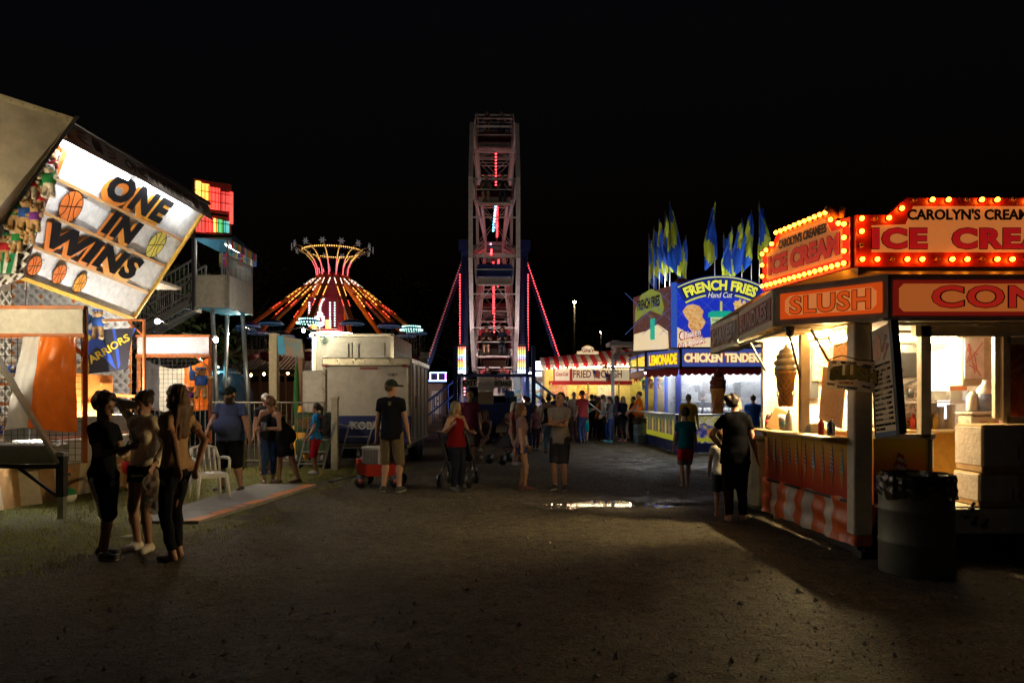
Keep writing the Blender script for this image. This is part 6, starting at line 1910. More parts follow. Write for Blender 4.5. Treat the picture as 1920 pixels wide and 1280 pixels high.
# stall with the white light box left of it
st2 = thing('drinks_stall', 'blue and white zigzag drinks stall with glowing white sign box', 'food stand', (1.2, 34, 0))
b = MB(); b.box((1.3, 34.6, 1.6), (2.6, .1, 3.0)); b.box((.02, 33.9, 1.6), (.06, 1.4, 3.0)); b.build('back_wall', M('zig_wall', (.55, .6, .62), .5), st2)
b = MB()
ZF = frame((.2, 34.5, .5), (2.5, 34.5, .5))[0]
zc = [M('zig_%d' % i, c, .5) for i, c in enumerate([(.05, .3, .6), (.7, .55, .1), (.1, .5, .6), (.6, .3, .1), (.1, .45, .25)])]
for r_ in range(8):
    for i in range(10):
        line(b, ZF, (.23 * i, .2 * r_ + .06 * (i % 2)), (.23 * (i + 1), .2 * r_ + .06 * ((i + 1) % 2)), .07, .01, .008, zc[(r_ + i // 3) % 5])
b.build('zigzag_panel', None, st2)
b = MB(); b.box((1.3, 33.6, 2.85), (2.7, 1.6, .08)); b.box((1.3, 33.3, .5), (2.6, .1, 1.0)); b.build('canopy', M('stall_blue', (.05, .12, .32), .5), st2)
b = MB(); q = W(1001, 704, 33); b.box((q.x + .17, 33, q.z + .32), (.46, .12, .70)); b.build('light_box', lamp_mat('light_box', (.95, 1, 1), 2.6, False), st2)
b = MB(); q = W(998, 718, 33); b.box((q.x + .28, 32.95, q.z + .15), (.62, .06, .3)); cdk = b.build('sign_board', M('cold_board', (.45, .38, .36), .5, em=(.5, .4, .4), es=.15, samp=False), st2)
letters('lettering', 'COLD DRINKS', frame(W(998, 718, 32.9), W(1018, 718, 32.9))[0], .27, .09, .50, .12, M('letter_maroon'), cdk)
b = MB(); q = W(1021, 708, 32); b.box((q.x + .2, 32, q.z + .35), (.65, .08, .75)); mn = b.build('menu_board', art_mat('menu_light', [(.8, .6, .25), (.85, .75, .5), (.6, .25, .1), (.85, .8, .6)], 5, .5), st2)
b = MB(); q = W(985, 716, 33); b.box((q.x + .15, 33, q.z + .2), (.35, .06, .36)); b.build('side_sign', M('side_lit', (.75, .72, .65), .5, em=(.9, .85, .7), es=.6, samp=False), st2)
b = MB(); b.bar((.05, 32.9, 0), (.05, 32.9, 2.8), .1); b.bar((2.6, 32.9, 0), (2.6, 32.9, 2.8), .1); b.build_each('post', STEEL, st2)
tube_lamp((.4, 33.7, 2.75), (2.2, 33.7, 2.75), st2, lamp_mat('stall_tube', (.9, 1, 1), 70))
# prize stall to the right
pz = thing('prize_stall', 'yellow lit prize stall with hanging toys beyond the blue chip stand', 'game stall', (6.2, 34, 0))
b = MB(); b.box((6.2, 35.0, 1.5), (3.6, .1, 3.0)); b.build('back_wall', M('prize_wall', (.55, .45, .12), .5), pz)
b = MB(); b.box((6.2, 33.2, .6), (3.6, .1, 1.2)); cp = b.build('counter', M('prize_counter', (.75, .6, .12), .5), pz)
b = MB()
for i in range(14): b.prism(ell(.2 + .25 * i, .85, .09), frame((4.4, 33.14, 0), (8, 33.14, 0))[0], .01)
b.build('dots', WHITE, cp)
b = MB(); b.box((6.2, 34.1, 3.25), (3.8, 2.0, .1)); b.build('canopy', M('stall_grey', (.3, .27, .22), .6), pz)
b = MB(); b.bar((4.45, 33.2, 0), (4.45, 33.2, 3.2), .1); b.bar((7.9, 33.2, 0), (7.9, 33.2, 3.2), .1); b.build_each('post', GALV, pz)
for x in (5.2, 7.0): tube_lamp((x - .6, 33.8, 3.05), (x + .6, 33.8, 3.05), pz, lamp_mat('prize_tube', (1, .85, .45), 90))
pc = [M('prize_%d' % i, c, .7) for i, c in enumerate([(.7, .55, .08), (.65, .6, .5), (.1, .45, .1), (.6, .08, .06), (.1, .3, .55), (.75, .35, .5)])]
rg = random.Random(8)
pr = []
for i in range(6):
    t = bear((0, 0, 0), .55, 'bright plush prize hanging under the prize stall canopy', pc[i], pc[(i + 2) % 6], 0, 'prizes hanging in the stall', vox=.034)
    pr.append(t)
k = 0
for i in range(26):
    x = 4.5 + .125 * i + rg.uniform(-.05, .05); loc = (x, 33.5 + rg.uniform(0, .6), 2.45 + rg.uniform(-.25, .45))
    if k < 6: pr[k].location = loc; k += 1
    else: dup(pr[rg.randrange(6)], loc, R(rg.uniform(-40, 40)))

tn = thing('white_tent', 'white peaked tent roof showing behind the chip stand', 'tent', (8.2, 44, 0))
b = MB(); b.lathe([(3.2, 3.6), (2.6, 4.1), (1.4, 4.9), (.5, 5.9), (.06, 6.9)], (8.8, 44, 0), 4, caps=False)
b.build('roof', M('tent_white', (.5, .48, .45), .7), tn)
b = MB()
for sx in (-1, 1):
    for sy in (-1, 1): b.bar((8.8 + 2.2 * sx, 44 + 2.2 * sy, 0), (8.8 + 2.2 * sx, 44 + 2.2 * sy, 3.9), .08)
b.build_each('pole', STEEL, tn)
def vent(px, pyb, pyt, Y, label, r=.3):
    p = W(px, pyb, Y); q = W(px, pyt, Y)
    t = thing('vent_stack', label, 'vent', p)
    b = MB(); z0, z1 = p.z, q.z; h = z1 - z0
    b.lathe([(r * .62, z0 - .4), (r * .62, z0 + h * .3), (r, z0 + h * .32), (r, z0 + h * .62), (r * .7, z0 + h * .64), (r * .7, z0 + h * .8), (r * .95, z0 + h * .82), (r * .9, z1)], (p.x, Y, 0), 16)
    b.build('stack', GALV, t)
vent(1156, 662, 638, 29.2, 'round steel vent stack above the striped awning', .22)
vent(796, 676, 660, 24, 'round steel vent stack behind the low cargo trailer', .16)

# ---------------------------------------------------------------- french fries stand
ff_ = thing('fries_stand', 'blue FRENCH FRIES stand with lit food picture boards and flags on its roof', 'food stand', (4.7, 20.3, 0))
FB = M('fries_blue', (.04, .07, .36), .45, dirt=.12)
LB = M('lit_blue', (.03, .06, .50), .4, em=(.02, .05, .75), es=.55, samp=False)
X0, Y0, XR, YB = 4.72, 20.3, 10.6, 25.2
ZC = 1.13
# structure: base panels, posts, roof, back wall
b = MB(); b.box(((X0 + XR) / 2, Y0 + .04, .56), (XR - X0, .06, 1.02)); b.box((X0 + .04, (Y0 + YB) / 2, .56), (.06, YB - Y0, 1.02)); base_ = b.build('base_panel', FB, ff_)
b = MB(); b.box(((X0 + XR) / 2, Y0 + .9, 2.98), (XR - X0 + .6, 2.8, .06)); b.box((X0 + .6, (Y0 + YB) / 2 + .6, 2.985), (1.8, YB - Y0 - 1.2, .06)); b.build('ceiling', M('stand_white', (.7, .72, .74), .4), ff_)
b = MB(); b.box(((X0 + XR) / 2, Y0 + 2.2, 1.6), (XR - X0 - .2, .06, 2.8)); b.box((X0 + 1.9, 24, 1.6), (.06, 3.0, 2.8)); b.build('back_wall', M('stand_steel', (.50, .53, .57), .3, .5, dirt=.1), ff_)
b = MB()
for x, y in ((X0 + .03, Y0 + .03), (X0 + .05, 22.0), (X0 + .05, 23.6), (X0 + .05, YB), (7.2, Y0 + .03), (9.4, Y0 + .03)): b.bar((x, y, 0), (x, y, 2.95), .13 if y < 20.6 else .10)
b.build_each('post', FB, ff_)
b = MB(); b.box(((X0 + XR) / 2, Y0 - .16, ZC), (XR - X0 + .1, .5, .05), None, None, .01); b.box((X0 - .16, (Y0 + YB) / 2 + .2, ZC), (.46, YB - Y0 - .4, .05), None, None, .01); b.build('counter', GALV, ff_)
PANE = M('window_pane', (.9, .95, 1), .03, var=0, alpha=.10)
b = MB(); b.box((X0 + 1.3, Y0 + .02, 2.05), (2.3, .012, 1.7)); b.box((X0 + 3.6, Y0 + .02, 2.05), (2.1, .012, 1.7)); b.build('front_window', PANE, ff_)
b = MB(); b.box((X0 + .04, 21.1, 2.05), (.012, 1.5, 1.7)); b.box((X0 + .04, 22.8, 2.05), (.012, 1.4, 1.7)); b.build('side_window', PANE, ff_)
# lower lit boards
def lit_board(A, B, z0, z1, txt, tcol, nm='sign_board', face=(.09, .14, .58), es=.42, bold=.05, ow=.09, th=.5, tw=.84, up0=.24, um=.5):
    q = frame((A[0], A[1], z0), (B[0], B[1], z0)); fr, wd = q
    h = z1 - z0
    b = MB(); b.fbox(fr, 0, wd, 0, h, -.14, 0); o = b.build(nm, M('board_face_%d_%d' % (face[0] * 99, es * 100), face, .35, var=.05, em=face, es=es, samp=False), ff_)
    b = MB(); b.fbox(fr, -.03, wd + .03, h, h + .05, -.16, .03); b.fbox(fr, -.03, wd + .03, -.05, 0, -.16, .03); b.fbox(fr, -.06, .0, -.05, h + .05, -.16, .03); b.fbox(fr, wd, wd + .06, -.05, h + .05, -.16, .03); b.build('sign_frame', M('frame_navy', (.02, .02, .06), .4), o)
    put = letters('lettering', txt, fr, wd * um, h * up0, wd * tw, h * th, M('lit_letter_%d' % int(tcol[2] * 100), tcol, .4, var=.04, em=tcol, es=.95, samp=False), o, out=(M('lit_outline_red', (.55, .05, .02), .4, em=(.55, .06, .02), es=.45, samp=False), ow), bold=bold)
    return fr
lit_board((X0 - .02, Y0 - .62), (8.8, Y0 - .62), 2.47, 2.96, 'CHICKEN TENDERS', (1, .86, .42), tw=.53, th=.52, um=.28)
lit_board((4.02, 21.15), (4.66, Y0 - .55), 2.45, 2.95, 'LEMONADE', (1, .82, .02), th=.62, up0=.2, tw=.86)
lit_board((3.99, 22.55), (3.99, 21.25), 2.45, 2.95, 'FRIES', (1, .78, .05), th=.62, up0=.2)
lit_board((3.99, 23.95), (3.99, 22.65), 2.45, 2.95, 'CORN', (1, .70, .05), th=.62, up0=.2)
b = MB()
def scallop(A, B, z, n):
    A, B = Vector((A[0], A[1], 0)), Vector((B[0], B[1], 0))
    for i in range(n):
        p, q = A.lerp(B, i / n), A.lerp(B, (i + 1) / n); m_ = (p + q) / 2
        zz = lambda v, k: (v.x, v.y, k)
        b.add([zz(p, z), zz(q, z), zz(q, z - .17), zz(p.lerp(q, .75), z - .215), zz(m_, z - .225), zz(p.lerp(q, .25), z - .215), zz(p, z - .17)], [(0, 1, 2, 3, 4, 5, 6)])
scallop((4.62, Y0 - .60), (8.8, Y0 - .60), 2.45, 22); scallop((3.98, 21.15), (4.62, Y0 - .56), 2.43, 5); scallop((3.96, 24.0), (3.96, 21.2), 2.43, 14)
b.build('scalloped_valance', M('valance_maroon', (.42, .02, .03), .5), ff_)
b = MB(); b.box((5.6, Y0 - .3, 2.46), (6.2, .55, .03)); b.box((4.35, 22.6, 2.46), (.6, 2.9, .03)); b.build('soffit', M('stand_white'), ff_)
# big picture boards above; their emission stands in for flood light on them
BX0 = (1258 - 960) / F * 20.5
UB = frame((BX0, 20.45, 3.02), (8.6, 20.45, 3.02))[0]
b = MB(); b.fbox(UB, 0, 4.0, 0, 1.86, -.15, 0); ub = b.build('picture_board', LB, ff_)
b = MB(); b.fbox(UB, -.0, .16, 0, 1.9, .001, .03); b.build('board_pillar', M('pillar_blue', (.08, .16, .6), .4, em=(.05, .15, .7), es=.5, samp=False), ub)
b = MB(); b.prism([(.17, 0), (4.0, 0), (4.0, .30), (2.4, .42), (1.4, .36), (.9, .30), (.5, .44), (.17, .62)], UB, .006, None, .002); b.build('fries_picture', art_mat('fries_art', [(.85, .55, .25), (.95, .8, .55), (.9, .65, .32), (.98, .86, .66)], 5, .75, dist=3), ub)
b = MB()
for k in range(-3, 5):
    line(b, UB, (.17 + .5 * k, .4), (1.4 + .5 * k, 1.6), .012, .003, .002); line(b, UB, (1.4 + .5 * k, .4), (.17 + .5 * k, 1.6), .012, .0055, .002)
b.build('diamond_lines', M('line_blue', (.15, .25, .8), .4, em=(.15, .25, .8), es=.3, samp=False), ub)
b = MB()
rg = random.Random(3)
P_ = [(.42, 1.05), (.55, 1.22), (.72, 1.25), (.9, 1.2), (1.02, 1.05), (.98, .9), (1.08, .75), (1.0, .58), (.86, .48), (.76, .38), (.68, .5), (.58, .62), (.6, .78), (.5, .9)]
b.prism([(x - .10, y * 1.02) for x, y in P_], UB, .012, None, .008); b.build('chicken_picture', art_mat('chicken_art', [(.55, .16, .04), (.85, .42, .12), (.95, .6, .25), (.7, .28, .08)], 7, .7), ub)
b = MB(); b.fbox(UB, .78, .83, .28, .52, .009, .02); b.build('stick_picture', M('stick_cream', (.9, .8, .5), .5, em=(.9, .8, .5), es=.5, samp=False), ub)
o = letters('lettering', 'Chicken', UB, .56, .33, .60, .20, M('script_white', (.9, .9, .88), .4, var=0, em=(1, .95, .9), es=.8, samp=False), ub, out=(M('script_red', (.5, .04, .02), .4, em=(.5, .04, .02), es=.4, samp=False), .03, .035), shear=.3, rot=R(14), z=.022)
o = letters('lettering', 'on a Stick', UB, .60, .10, .76, .18, M('script_white'), ub, out=(M('script_red'), .03, .035), shear=.3, rot=R(14), z=.022)
b = MB(); b.prism([(1.12, .90), (1.72, .90), (1.64, .1), (1.2, .1)], UB, .01, None, .008); b.build('cup_picture', M('cup_yellow', (.75, .85, .35), .4, em=(.7, .85, .4), es=.65, samp=False), ub)
b = MB(); b.prism([(1.05, .90), (1.79, .90), (1.76, 1.03), (1.68, 1.08), (1.16, 1.08), (1.07, 1.03)], UB, .012, None, .012); b.build('cup_lid', M('lid_green', (.02, .5, .32), .4, em=(.02, .6, .4), es=.55, samp=False), ub)
b = MB(); b.fbox(UB, 1.40, 1.46, 1.08, 1.36, .009, .02); b.build('straw', M('straw_yellow', (.85, .75, .1), .4, em=(.9, .8, .1), es=.6, samp=False), ub)
letters('lettering', 'Fresh Squeezed', UB, 1.43, .76, .5, .10, M('print_green', (.05, .3, .1), .4), ub, z=.02, bold=.01)
letters('lettering', 'LEMONADE', UB, 1.43, .62, .44, .10, M('print_green'), ub, z=.02, bold=.01)
b = MB()
for i in range(26):
    x, y = 1.82 + rg.uniform(0, .55), .95 + rg.uniform(0, .25); a = rg.uniform(40, 130)
    line(b, UB, (x, y), (x + .22 * math.cos(R(a)), y + .22 * math.sin(R(a))), .05, .010 + .0005 * i, .004)
b.build('chips_picture', art_mat('fries_art2', [(.85, .5, .1), (.95, .72, .25)], 8, .7), ub)
# arched name board
ac = (1.37, -.62)
def arc_poly(r0, r1, a0, a1, n=24): return [(ac[0] + r1 * math.cos(R(a)), ac[1] + r1 * math.sin(R(a))) for a in np.linspace(a0, a1, n)] + [(ac[0] + r0 * math.cos(R(a)), ac[1] + r0 * math.sin(R(a))) for a in np.linspace(a1, a0, n)]
def arc_prism(mb, r0, r1, a0, a1, z0, t, mat=None, n=26):
    an = np.linspace(a0, a1, n)
    for p, q in zip(an, an[1:]):
        mb.prism([(ac[0] + r0 * math.cos(R(p)), ac[1] + r0 * math.sin(R(p))), (ac[0] + r1 * math.cos(R(p)), ac[1] + r1 * math.sin(R(p))), (ac[0] + r1 * math.cos(R(q)), ac[1] + r1 * math.sin(R(q))), (ac[0] + r0 * math.cos(R(q)), ac[1] + r0 * math.sin(R(q)))], UB, t, mat, z0)
b = MB(); arc_prism(b, 2.12, 2.70, 62, 118, .04, .10); ab = b.build('name_board', M('arch_blue', (.02, .04, .28), .4, em=(.02, .05, .5), es=.45, samp=False), ff_)
b = MB(); arc_prism(b, 2.14, 2.19, 62.6, 79, .142, .008); arc_prism(b, 2.14, 2.19, 101, 117.4, .142, .008); arc_prism(b, 2.64, 2.67, 62.6, 117.4, .142, .008); b.build_each('arch_border', M('arch_yellow', (.85, .8, .1), .4, em=(.85, .85, .15), es=.7, samp=False), ab, 25)
def arc_warp(x, y, r0=2.27, mid=90):
    a = R(mid) - x / (r0 + .15)
    return ac[0] + (r0 + y) * np.cos(a), ac[1] + (r0 + y) * np.sin(a)
for nm, mt, gr, z_, bo in (('lettering', M('arch_letter', (.9, .88, .08), .4, em=(.95, .92, .1), es=.85, samp=False), 0, .158, .04), ('lettering_outline', INK, .035, .148, .07)):
    q = put_text(MB(), 'FRENCH FRIES', UB, 0, 0, 2.12, .30, z=z_, mat=None, bold=bo, warp=arc_warp, grow=gr).build(nm, mt, ab)
letters('lettering', 'Hand Cut', UB, 1.36, 1.44, .70, .16, M('script_white'), ab, out=(INK, .02, .02), shear=.3, z=.15)
# board round the corner
UL = frame((4.02, 23.6, 3.12), (BX0 - .02, 20.5, 3.02))[0]
ULw = (Vector((4.02, 23.6, 3.12)) - Vector((BX0 - .02, 20.5, 3.02))).length
UL = Quad((3.99, 23.4, 3.15), (BX0 - .02, 20.5, 3.02), (3.99, 23.4, 4.9), (BX0 - .02, 20.5, 4.84))
b = MB(); b.fbox(UL, 0, UL.w, 0, UL.h, -.1, 0); ul = b.build('side_picture_board', art_mat('side_art', [(.05, .02, .04), (.28, .11, .04), (.12, .05, .12), (.5, .26, .07)], 3.5, .22, dist=4), ff_)
b = MB(); b.prism([(.05, 0), (UL.w - .1, 0), (UL.w - .15, .5), (UL.w * .7, .75), (UL.w * .4, .6), (.1, .55)], UL, .006, None, .004); b.build('fries_picture', art_mat('fries_art'), ul)
b = MB(); b.prism([(.25, .95), (.3, 1.35), (.8, 1.78), (1.6, 1.86), (2.3, 1.65), (2.55, 1.2), (2.4, 1.0), (1.5, 1.22), (.8, 1.1)], UL, .03, None, .01); nb_ = b.build('side_name_board', M('side_green', (.30, .36, .06), .4, em=(.4, .5, .08), es=.35, samp=False), ul)
letters('lettering', 'FRENCH FRIES', UL, 1.4, 1.28, 1.8, .34, M('print_navy', (.03, .05, .16), .4), nb_, z=.045, bold=.04)
b = MB(); b.fbox(UL, 1.5, 1.85, .3, .95, .005, .02); b.build('cup_picture', M('lid_green'), ul)
b = MB(); b.box((6.6, 22.4, 3.9), (3.6, 3.6, 1.7)); b.build('board_backing', M('backing_dark2', (.03, .03, .05), .7), ff_)
b = MB()
for cx, r in ((5.0, .26), (5.9, .24)): 
    sdf = None
    b.ball((cx, 20.9, 4.95), r, 12, None, (1, .5, .7))
b.build_each('chicken_figure', art_mat('chicken_dark', [(.2, .06, .02), (.4, .15, .05)], 9), ff_)
# menu art below the counter
MF = frame((X0 + .05, Y0 - .005, .1), (XR, Y0 - .005, .1))[0]
b = MB(); b.fbox(MF, 0, 5.8, .22, .98, -.01, .006); ma = b.build('food_picture', art_mat('veg_art', [(.03, .05, .28), (.10, .10, .45), (.75, .65, .08), (.8, .8, .7), (.25, .12, .35)], 3.2, .3), ff_)
b = MB()
for i in range(14):
    x = .9 + .32 * i + rg.uniform(-.1, .1); y = .45 + rg.uniform(0, .25)
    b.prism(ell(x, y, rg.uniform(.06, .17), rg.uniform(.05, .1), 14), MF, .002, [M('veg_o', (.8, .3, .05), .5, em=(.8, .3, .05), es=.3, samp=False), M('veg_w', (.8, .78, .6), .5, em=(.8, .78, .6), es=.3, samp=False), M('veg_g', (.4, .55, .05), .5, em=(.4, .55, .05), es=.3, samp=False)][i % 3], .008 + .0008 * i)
b.build('vegetable_shapes', None, ma)
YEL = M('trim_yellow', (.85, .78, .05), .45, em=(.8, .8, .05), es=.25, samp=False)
b = MB()
for i in range(40): b.prism([(.145 * i, .36), (.145 * (i + 1), .36), (.145 * (i + 1), .28), (.145 * i + .072, .24), (.145 * i, .28)], MF, .004, None, .022)
b.build('yellow_trim', YEL, ma)
ML = frame((X0 - .002, YB, .1), (X0 - .002, Y0, .1))[0]
b = MB(); b.fbox(ML, 0, 4.85, .30, .98, -.01, .006); ms = b.build('side_food_picture', art_mat('corn_art', [(.05, .10, .05), (.12, .2, .12), (.35, .3, .2), (.10, .12, .3)], 2.5, .25), ff_)
b = MB()
for i in range(9):
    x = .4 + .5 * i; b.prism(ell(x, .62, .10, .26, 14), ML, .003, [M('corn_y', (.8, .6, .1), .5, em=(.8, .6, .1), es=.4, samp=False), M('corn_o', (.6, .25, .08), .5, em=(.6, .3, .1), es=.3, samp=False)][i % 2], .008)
b.build('corn_shapes', None, ms)
b = MB(); b.fbox(ML, 0, 4.85, .26, .42, .008, .02); b.build('yellow_trim', YEL, ms)
b = MB(); b.fbox(MF, -.03, .05, 0, 1.0, -.02, .02); b.build('corner_post', FB, ff_)
# what stands inside
b = MB(); b.box((6.2, 22.1, 1.85), (.9, .5, .9), None, None, .02); b.box((7.6, 22.1, 1.6), (1.2, .6, 1.0), None, None, .02); b.box((8.3, 21.9, 2.3), (.7, .5, .5)); b.box((5.4, 21.9, 1.3), (.6, .5, .5)); b.build_each('fryer', M('fryer_dark', (.16, .17, .18), .3, .6), ff_)
b = MB(); b.box((6.2, 21.82, 1.9), (.7, .02, .55)); b.build('oven_window', M('oven_glass', (.10, .08, .09), .1), ff_)
b = MB(); b.tube([(8.1, 21.0, 1.2), (8.1, 21.0, 2.9)], .06, 8); b.box((7.0, 21.2, 1.45), (.9, .3, .35)); b.box((5.9, 21.0, 1.6), (.4, .04, .26)); b.build('equipment', GALV, ff_)
b = MB(); b.box((6.05, Y0 + .0, 1.58), (.40, .01, .26)); b.build('paper_notice', M('notice_yellow', (.75, .6, .2), .7), ff_)
b = MB()
for i in range(10): b.lathe([(.045, 0), (.055, .16)], (5.2 + .13 * i, 20.6 + .05 * (i % 3), 1.16), 10)
b.build_each('cup', WHITE, ff_)
b = MB()
for k in range(3):
    b.box((X0 + .6, 21.0 + k * .9, 1.5), (.35, .6, .04)); b.box((X0 + .6, 21.0 + k * .9, 2.0), (.35, .6, .04)); b.box((X0 + .6, 21 + k * .9, 1.65), (.25, .4, .25)); b.box((X0 + .6, 21 + k * .9, 2.2), (.25, .45, .35))
b.build('side_shelves', M('shelf_grey', (.4, .42, .45), .4, .4), ff_)
FT = lamp_mat('fries_tube', (.92, .97, 1.0), 110)
for x in (5.7, 7.5, 9.3): tube_lamp((x - .65, 21.0, 2.86), (x + .65, 21.0, 2.86), ff_, FT)
tube_lamp((X0 + .4, 22.0, 2.86), (X0 + .4, 23.4, 2.86), ff_, FT)
tube_lamp((4.9, 19.95, 2.40), (6.3, 19.95, 2.40), ff_, lamp_mat('awning_tube', (.95, .98, 1.0), 120)); tube_lamp((6.9, 19.95, 2.40), (8.3, 19.95, 2.40), ff_, MATS['awning_tube'])
tube_lamp((4.25, 21.4, 2.40), (4.25, 23.0, 2.40), ff_, MATS['awning_tube'])
# flags on the roof
FLB, FLY = M('flag_blue', (.025, .11, .60), .8, thin=.4), M('flag_lime', (.62, .68, .05), .8, thin=.4)
for x, y in ((4.7, 21.6), (6.6, 21.6), (7.6, 22.6)):
    b = MB(); b.box((x, y, 4.84), (.3, .18, .04)); fl_ = b.build('roof_flood', lamp_mat('roof_flood', (.95, .98, 1), 150), ff_); b = MB(); b.box((x, y, 4.79), (.36, .24, .06)); b.build('flood_case', DARK_STEEL, fl_)
gflag = 'feather flags on the chip stand roof'
def feather(px, pt, pb, pole_b, Y, label, wid=1.0, ph=0.0, kind=0):
    t = thing('feather_flag', label, 'flag', W(px, pole_b, Y), 0, gflag)
    top, bot = W(px, pt + 4, Y), W(px, pb, Y)
    q0 = W(px, pole_b, Y)
    b = MB(); b.tube([q0, W(px, pt, Y)], .016, 6); b.build('pole', GALV, t)
    h = top.z - bot.z
    def fn(u, v, m=0):
        w_ = (.10 + .26 * min(1, (1 - v) * 1.7) - .10 * max(0, .35 - v)) * wid
        droop = .0
        x = top.x + (u - .12) * w_ * (1 if kind == 0 else -1) + .05 * (1 - v) * math.sin(4 * v + ph)
        z = bot.z + h * v - .22 * h * u * (1 - .4 * v) + (.02 if u > .9 else 0)
        y = top.y - .03 + .10 * u * math.sin(6 * u + 5 * v + ph) + .05 * math.sin(9 * v + ph)
        return (x, y, z)
    b = MB()
    n = 14
    for j in range(10):
        for i in range(n // 2 * 1):
            pass
    seg = 14
    for k in range(seg):
        for hlf in range(8):
            col_ = FLY if (k / 1.75 - .9 * hlf * .8 + ph * 1.7 + .5 * math.sin(hlf + ph)) % 8 < 3.2 else FLB
            b.sheet(lambda u, v, k=k, hlf=hlf: fn((hlf + u) / 8, (k + v) / seg), 1, 2, col_)
    b.build('cloth', None, t)
for i, (px, pt, pb, Y, ww, ph, kd) in enumerate([(1217, 438, 528, 23.2, .8, 0.2, 0), (1226, 424, 515, 22.8, .9, 1.1, 0), (1236, 410, 508, 22.4, .9, 2.3, 0), (1247, 395, 492, 22.0, .9, 3.4, 0), (1256, 377, 496, 21.5, 1.2, 4.2, 0), (1286, 440, 525, 24, .9, 5.0, 1),
                                                    (1340, 374, 484, 21.5, 1.1, 1.9, 1), (1357, 436, 520, 23.5, .7, .6, 0), (1372, 424, 515, 23.0, 1.1, 2.7, 1), (1391, 408, 504, 22.6, 1.1, 3.6, 1), (1409, 392, 494, 22.2, 1.1, 4.7, 1), (1424, 376, 486, 21.8, 1.2, 5.6, 0)]):
    g1 = 'left' if i < 6 else 'right'
    pos = ['first', 'second', 'third', 'fourth', 'fifth', 'sixth'][i % 6]
    feather(px, pt, pb, 560, Y, 'blue and lime feather flag, %s from the left in the %s cluster on the roof' % (pos, g1), ww, ph, kd)

# ---------------------------------------------------------------- ice cream trailer on the right
ic = thing('ice_cream_stand', 'ice cream trailer with bulb lit red ICE CREAM sign and cone pictures', 'food stand', (3.5, 7.2, 0))
CREAMW = M('trailer_cream', (.62, .52, .38), .5, dirt=.2)
# chassis, floor, walls, roof
b = MB(); b.box((3.53, 8.3, .28), (.02, 2.1, .54)); b.build('light_baffle', DARK_STEEL, ic)  # unseen baffle added to stop light leaking out under the floor
b = MB(); b.box((4.93, 8.28, .40), (2.9, 2.14, .10)); b.build('floor', M('floor_cream', (.6, .55, .45), .5, dirt=.3), ic)
b = MB(); b.box((5.2, 7.02, .40), (3.1, .16, .24)); b.box((5.2, 7.25, .52), (3.1, .5, .03)); bm_ = b.build('bumper', M('bumper_white', (.62, .58, .48), .45, dirt=.35), ic)
b = MB()
for x, z in ((4.42, .45), (4.50, .38), (4.60, .36), (4.47, .52)):
    b.ball((x, 6.92, z), .03, 8); b.bar((x, 6.93, z), (x + .02, 6.9, z + .07), .02)
b.tube([(5.05, 6.92, .42), (5.08, 6.86, .30), (5.15, 6.84, .2), (5.22, 6.85, .25), (5.3, 6.9, .38)], .016, 6)
b.build('couplings', DARK_STEEL, bm_)
b = MB(); b.box((4.95, 9.42, 1.2), (2.95, .06, 2.4)); b.build('rear_wall', M('rear_cream', (.72, .62, .50), .5, dirt=.1), ic)  # foot carried to the ground to block light from under the trailer
b = MB(); b.box((6.5, 8.3, 1.4), (.06, 2.2, 2.0)); b.build('side_wall', WHITE, ic)
b = MB(); b.box((4.95, 8.3, 2.38), (3.0, 2.3, .05)); b.build('ceiling', M('ceiling_white', (.75, .72, .66), .5), ic)
b = MB(); b.box((4.98, 8.3, 2.66), (3.0, 2.3, .50)); b.build('roof_box', M('roof_tan', (.42, .30, .17), .5, dirt=.2), ic)
b = MB()
b.box((3.53, 7.22, 1.29), (.19, .16, 2.14), None, None, .012); b.build('corner_post', M('post_cream', (.76, .67, .52), .4, 0, dirt=.2), ic)
b = MB(); b.box((4.155, 7.17, 1.78), (.10, .08, 1.16)); b.box((5.2, 7.17, 2.29), (2.3, .08, .14)); b.box((3.95, 7.17, 1.215), (.6, .08, .05)); b.build('front_frame', M('frame_alu', (.66, .6, .5), .4, 0, dirt=.15), ic)
b = MB(); b.bar((3.345, 9.38, 1.1), (3.345, 9.38, 2.34), .07, .09); b.bar((3.43, 8.35, 1.2), (3.43, 8.35, 2.34), .09, .10); b.build_each('side_post', M('post_pale', (.60, .48, .34), .5, dirt=.25), ic)
b = MB(); b.box((3.62, 9.36, 1.7), (.5, .03, 1.3)); b.build('wall_return', M('return_orange', (.66, .45, .28), .5), ic)
# printed lower panels
SUNSET = [(0, (.46, .03, .015)), (.45, (.64, .10, .02)), (.72, (.74, .32, .03)), (1, (.76, .54, .05))]
SM = grad_mat('sunset_print', SUNSET, 2, .5, 1.18, .3)
SP = Quad((3.345, 9.40, .55), (3.47, 7.31, .55), (3.345, 9.40, 1.17), (3.47, 7.31, 1.17))
b = MB(); b.fbox(SP, 0, SP.w, 0, SP.h, -.05, 0); sp_ = b.build('side_panel', SM, ic)
b = MB(); b.fbox(SP, SP.w * .5 - .004, SP.w * .5 + .004, 0, SP.h, .001, .004); b.fbox(SP, 0, SP.w, -.03, .0, -.02, .012); b.build('panel_seam', DARK_STEEL, sp_)
FP = Quad((3.64, 7.16, .42), (4.19, 7.16, .42), (3.64, 7.16, 1.19), (4.19, 7.16, 1.19))
b = MB(); b.fbox(FP, 0, FP.w, 0, FP.h, -.05, 0); fp_ = b.build('front_panel', SM, ic)
b = MB(); b.fbox(FP, FP.w, FP.w + .04, -.02, FP.h + .01, -.06, .01); b.fbox(FP, 0, FP.w, -.05, 0, -.05, .01); b.build('panel_frame', DARK_STEEL, fp_)
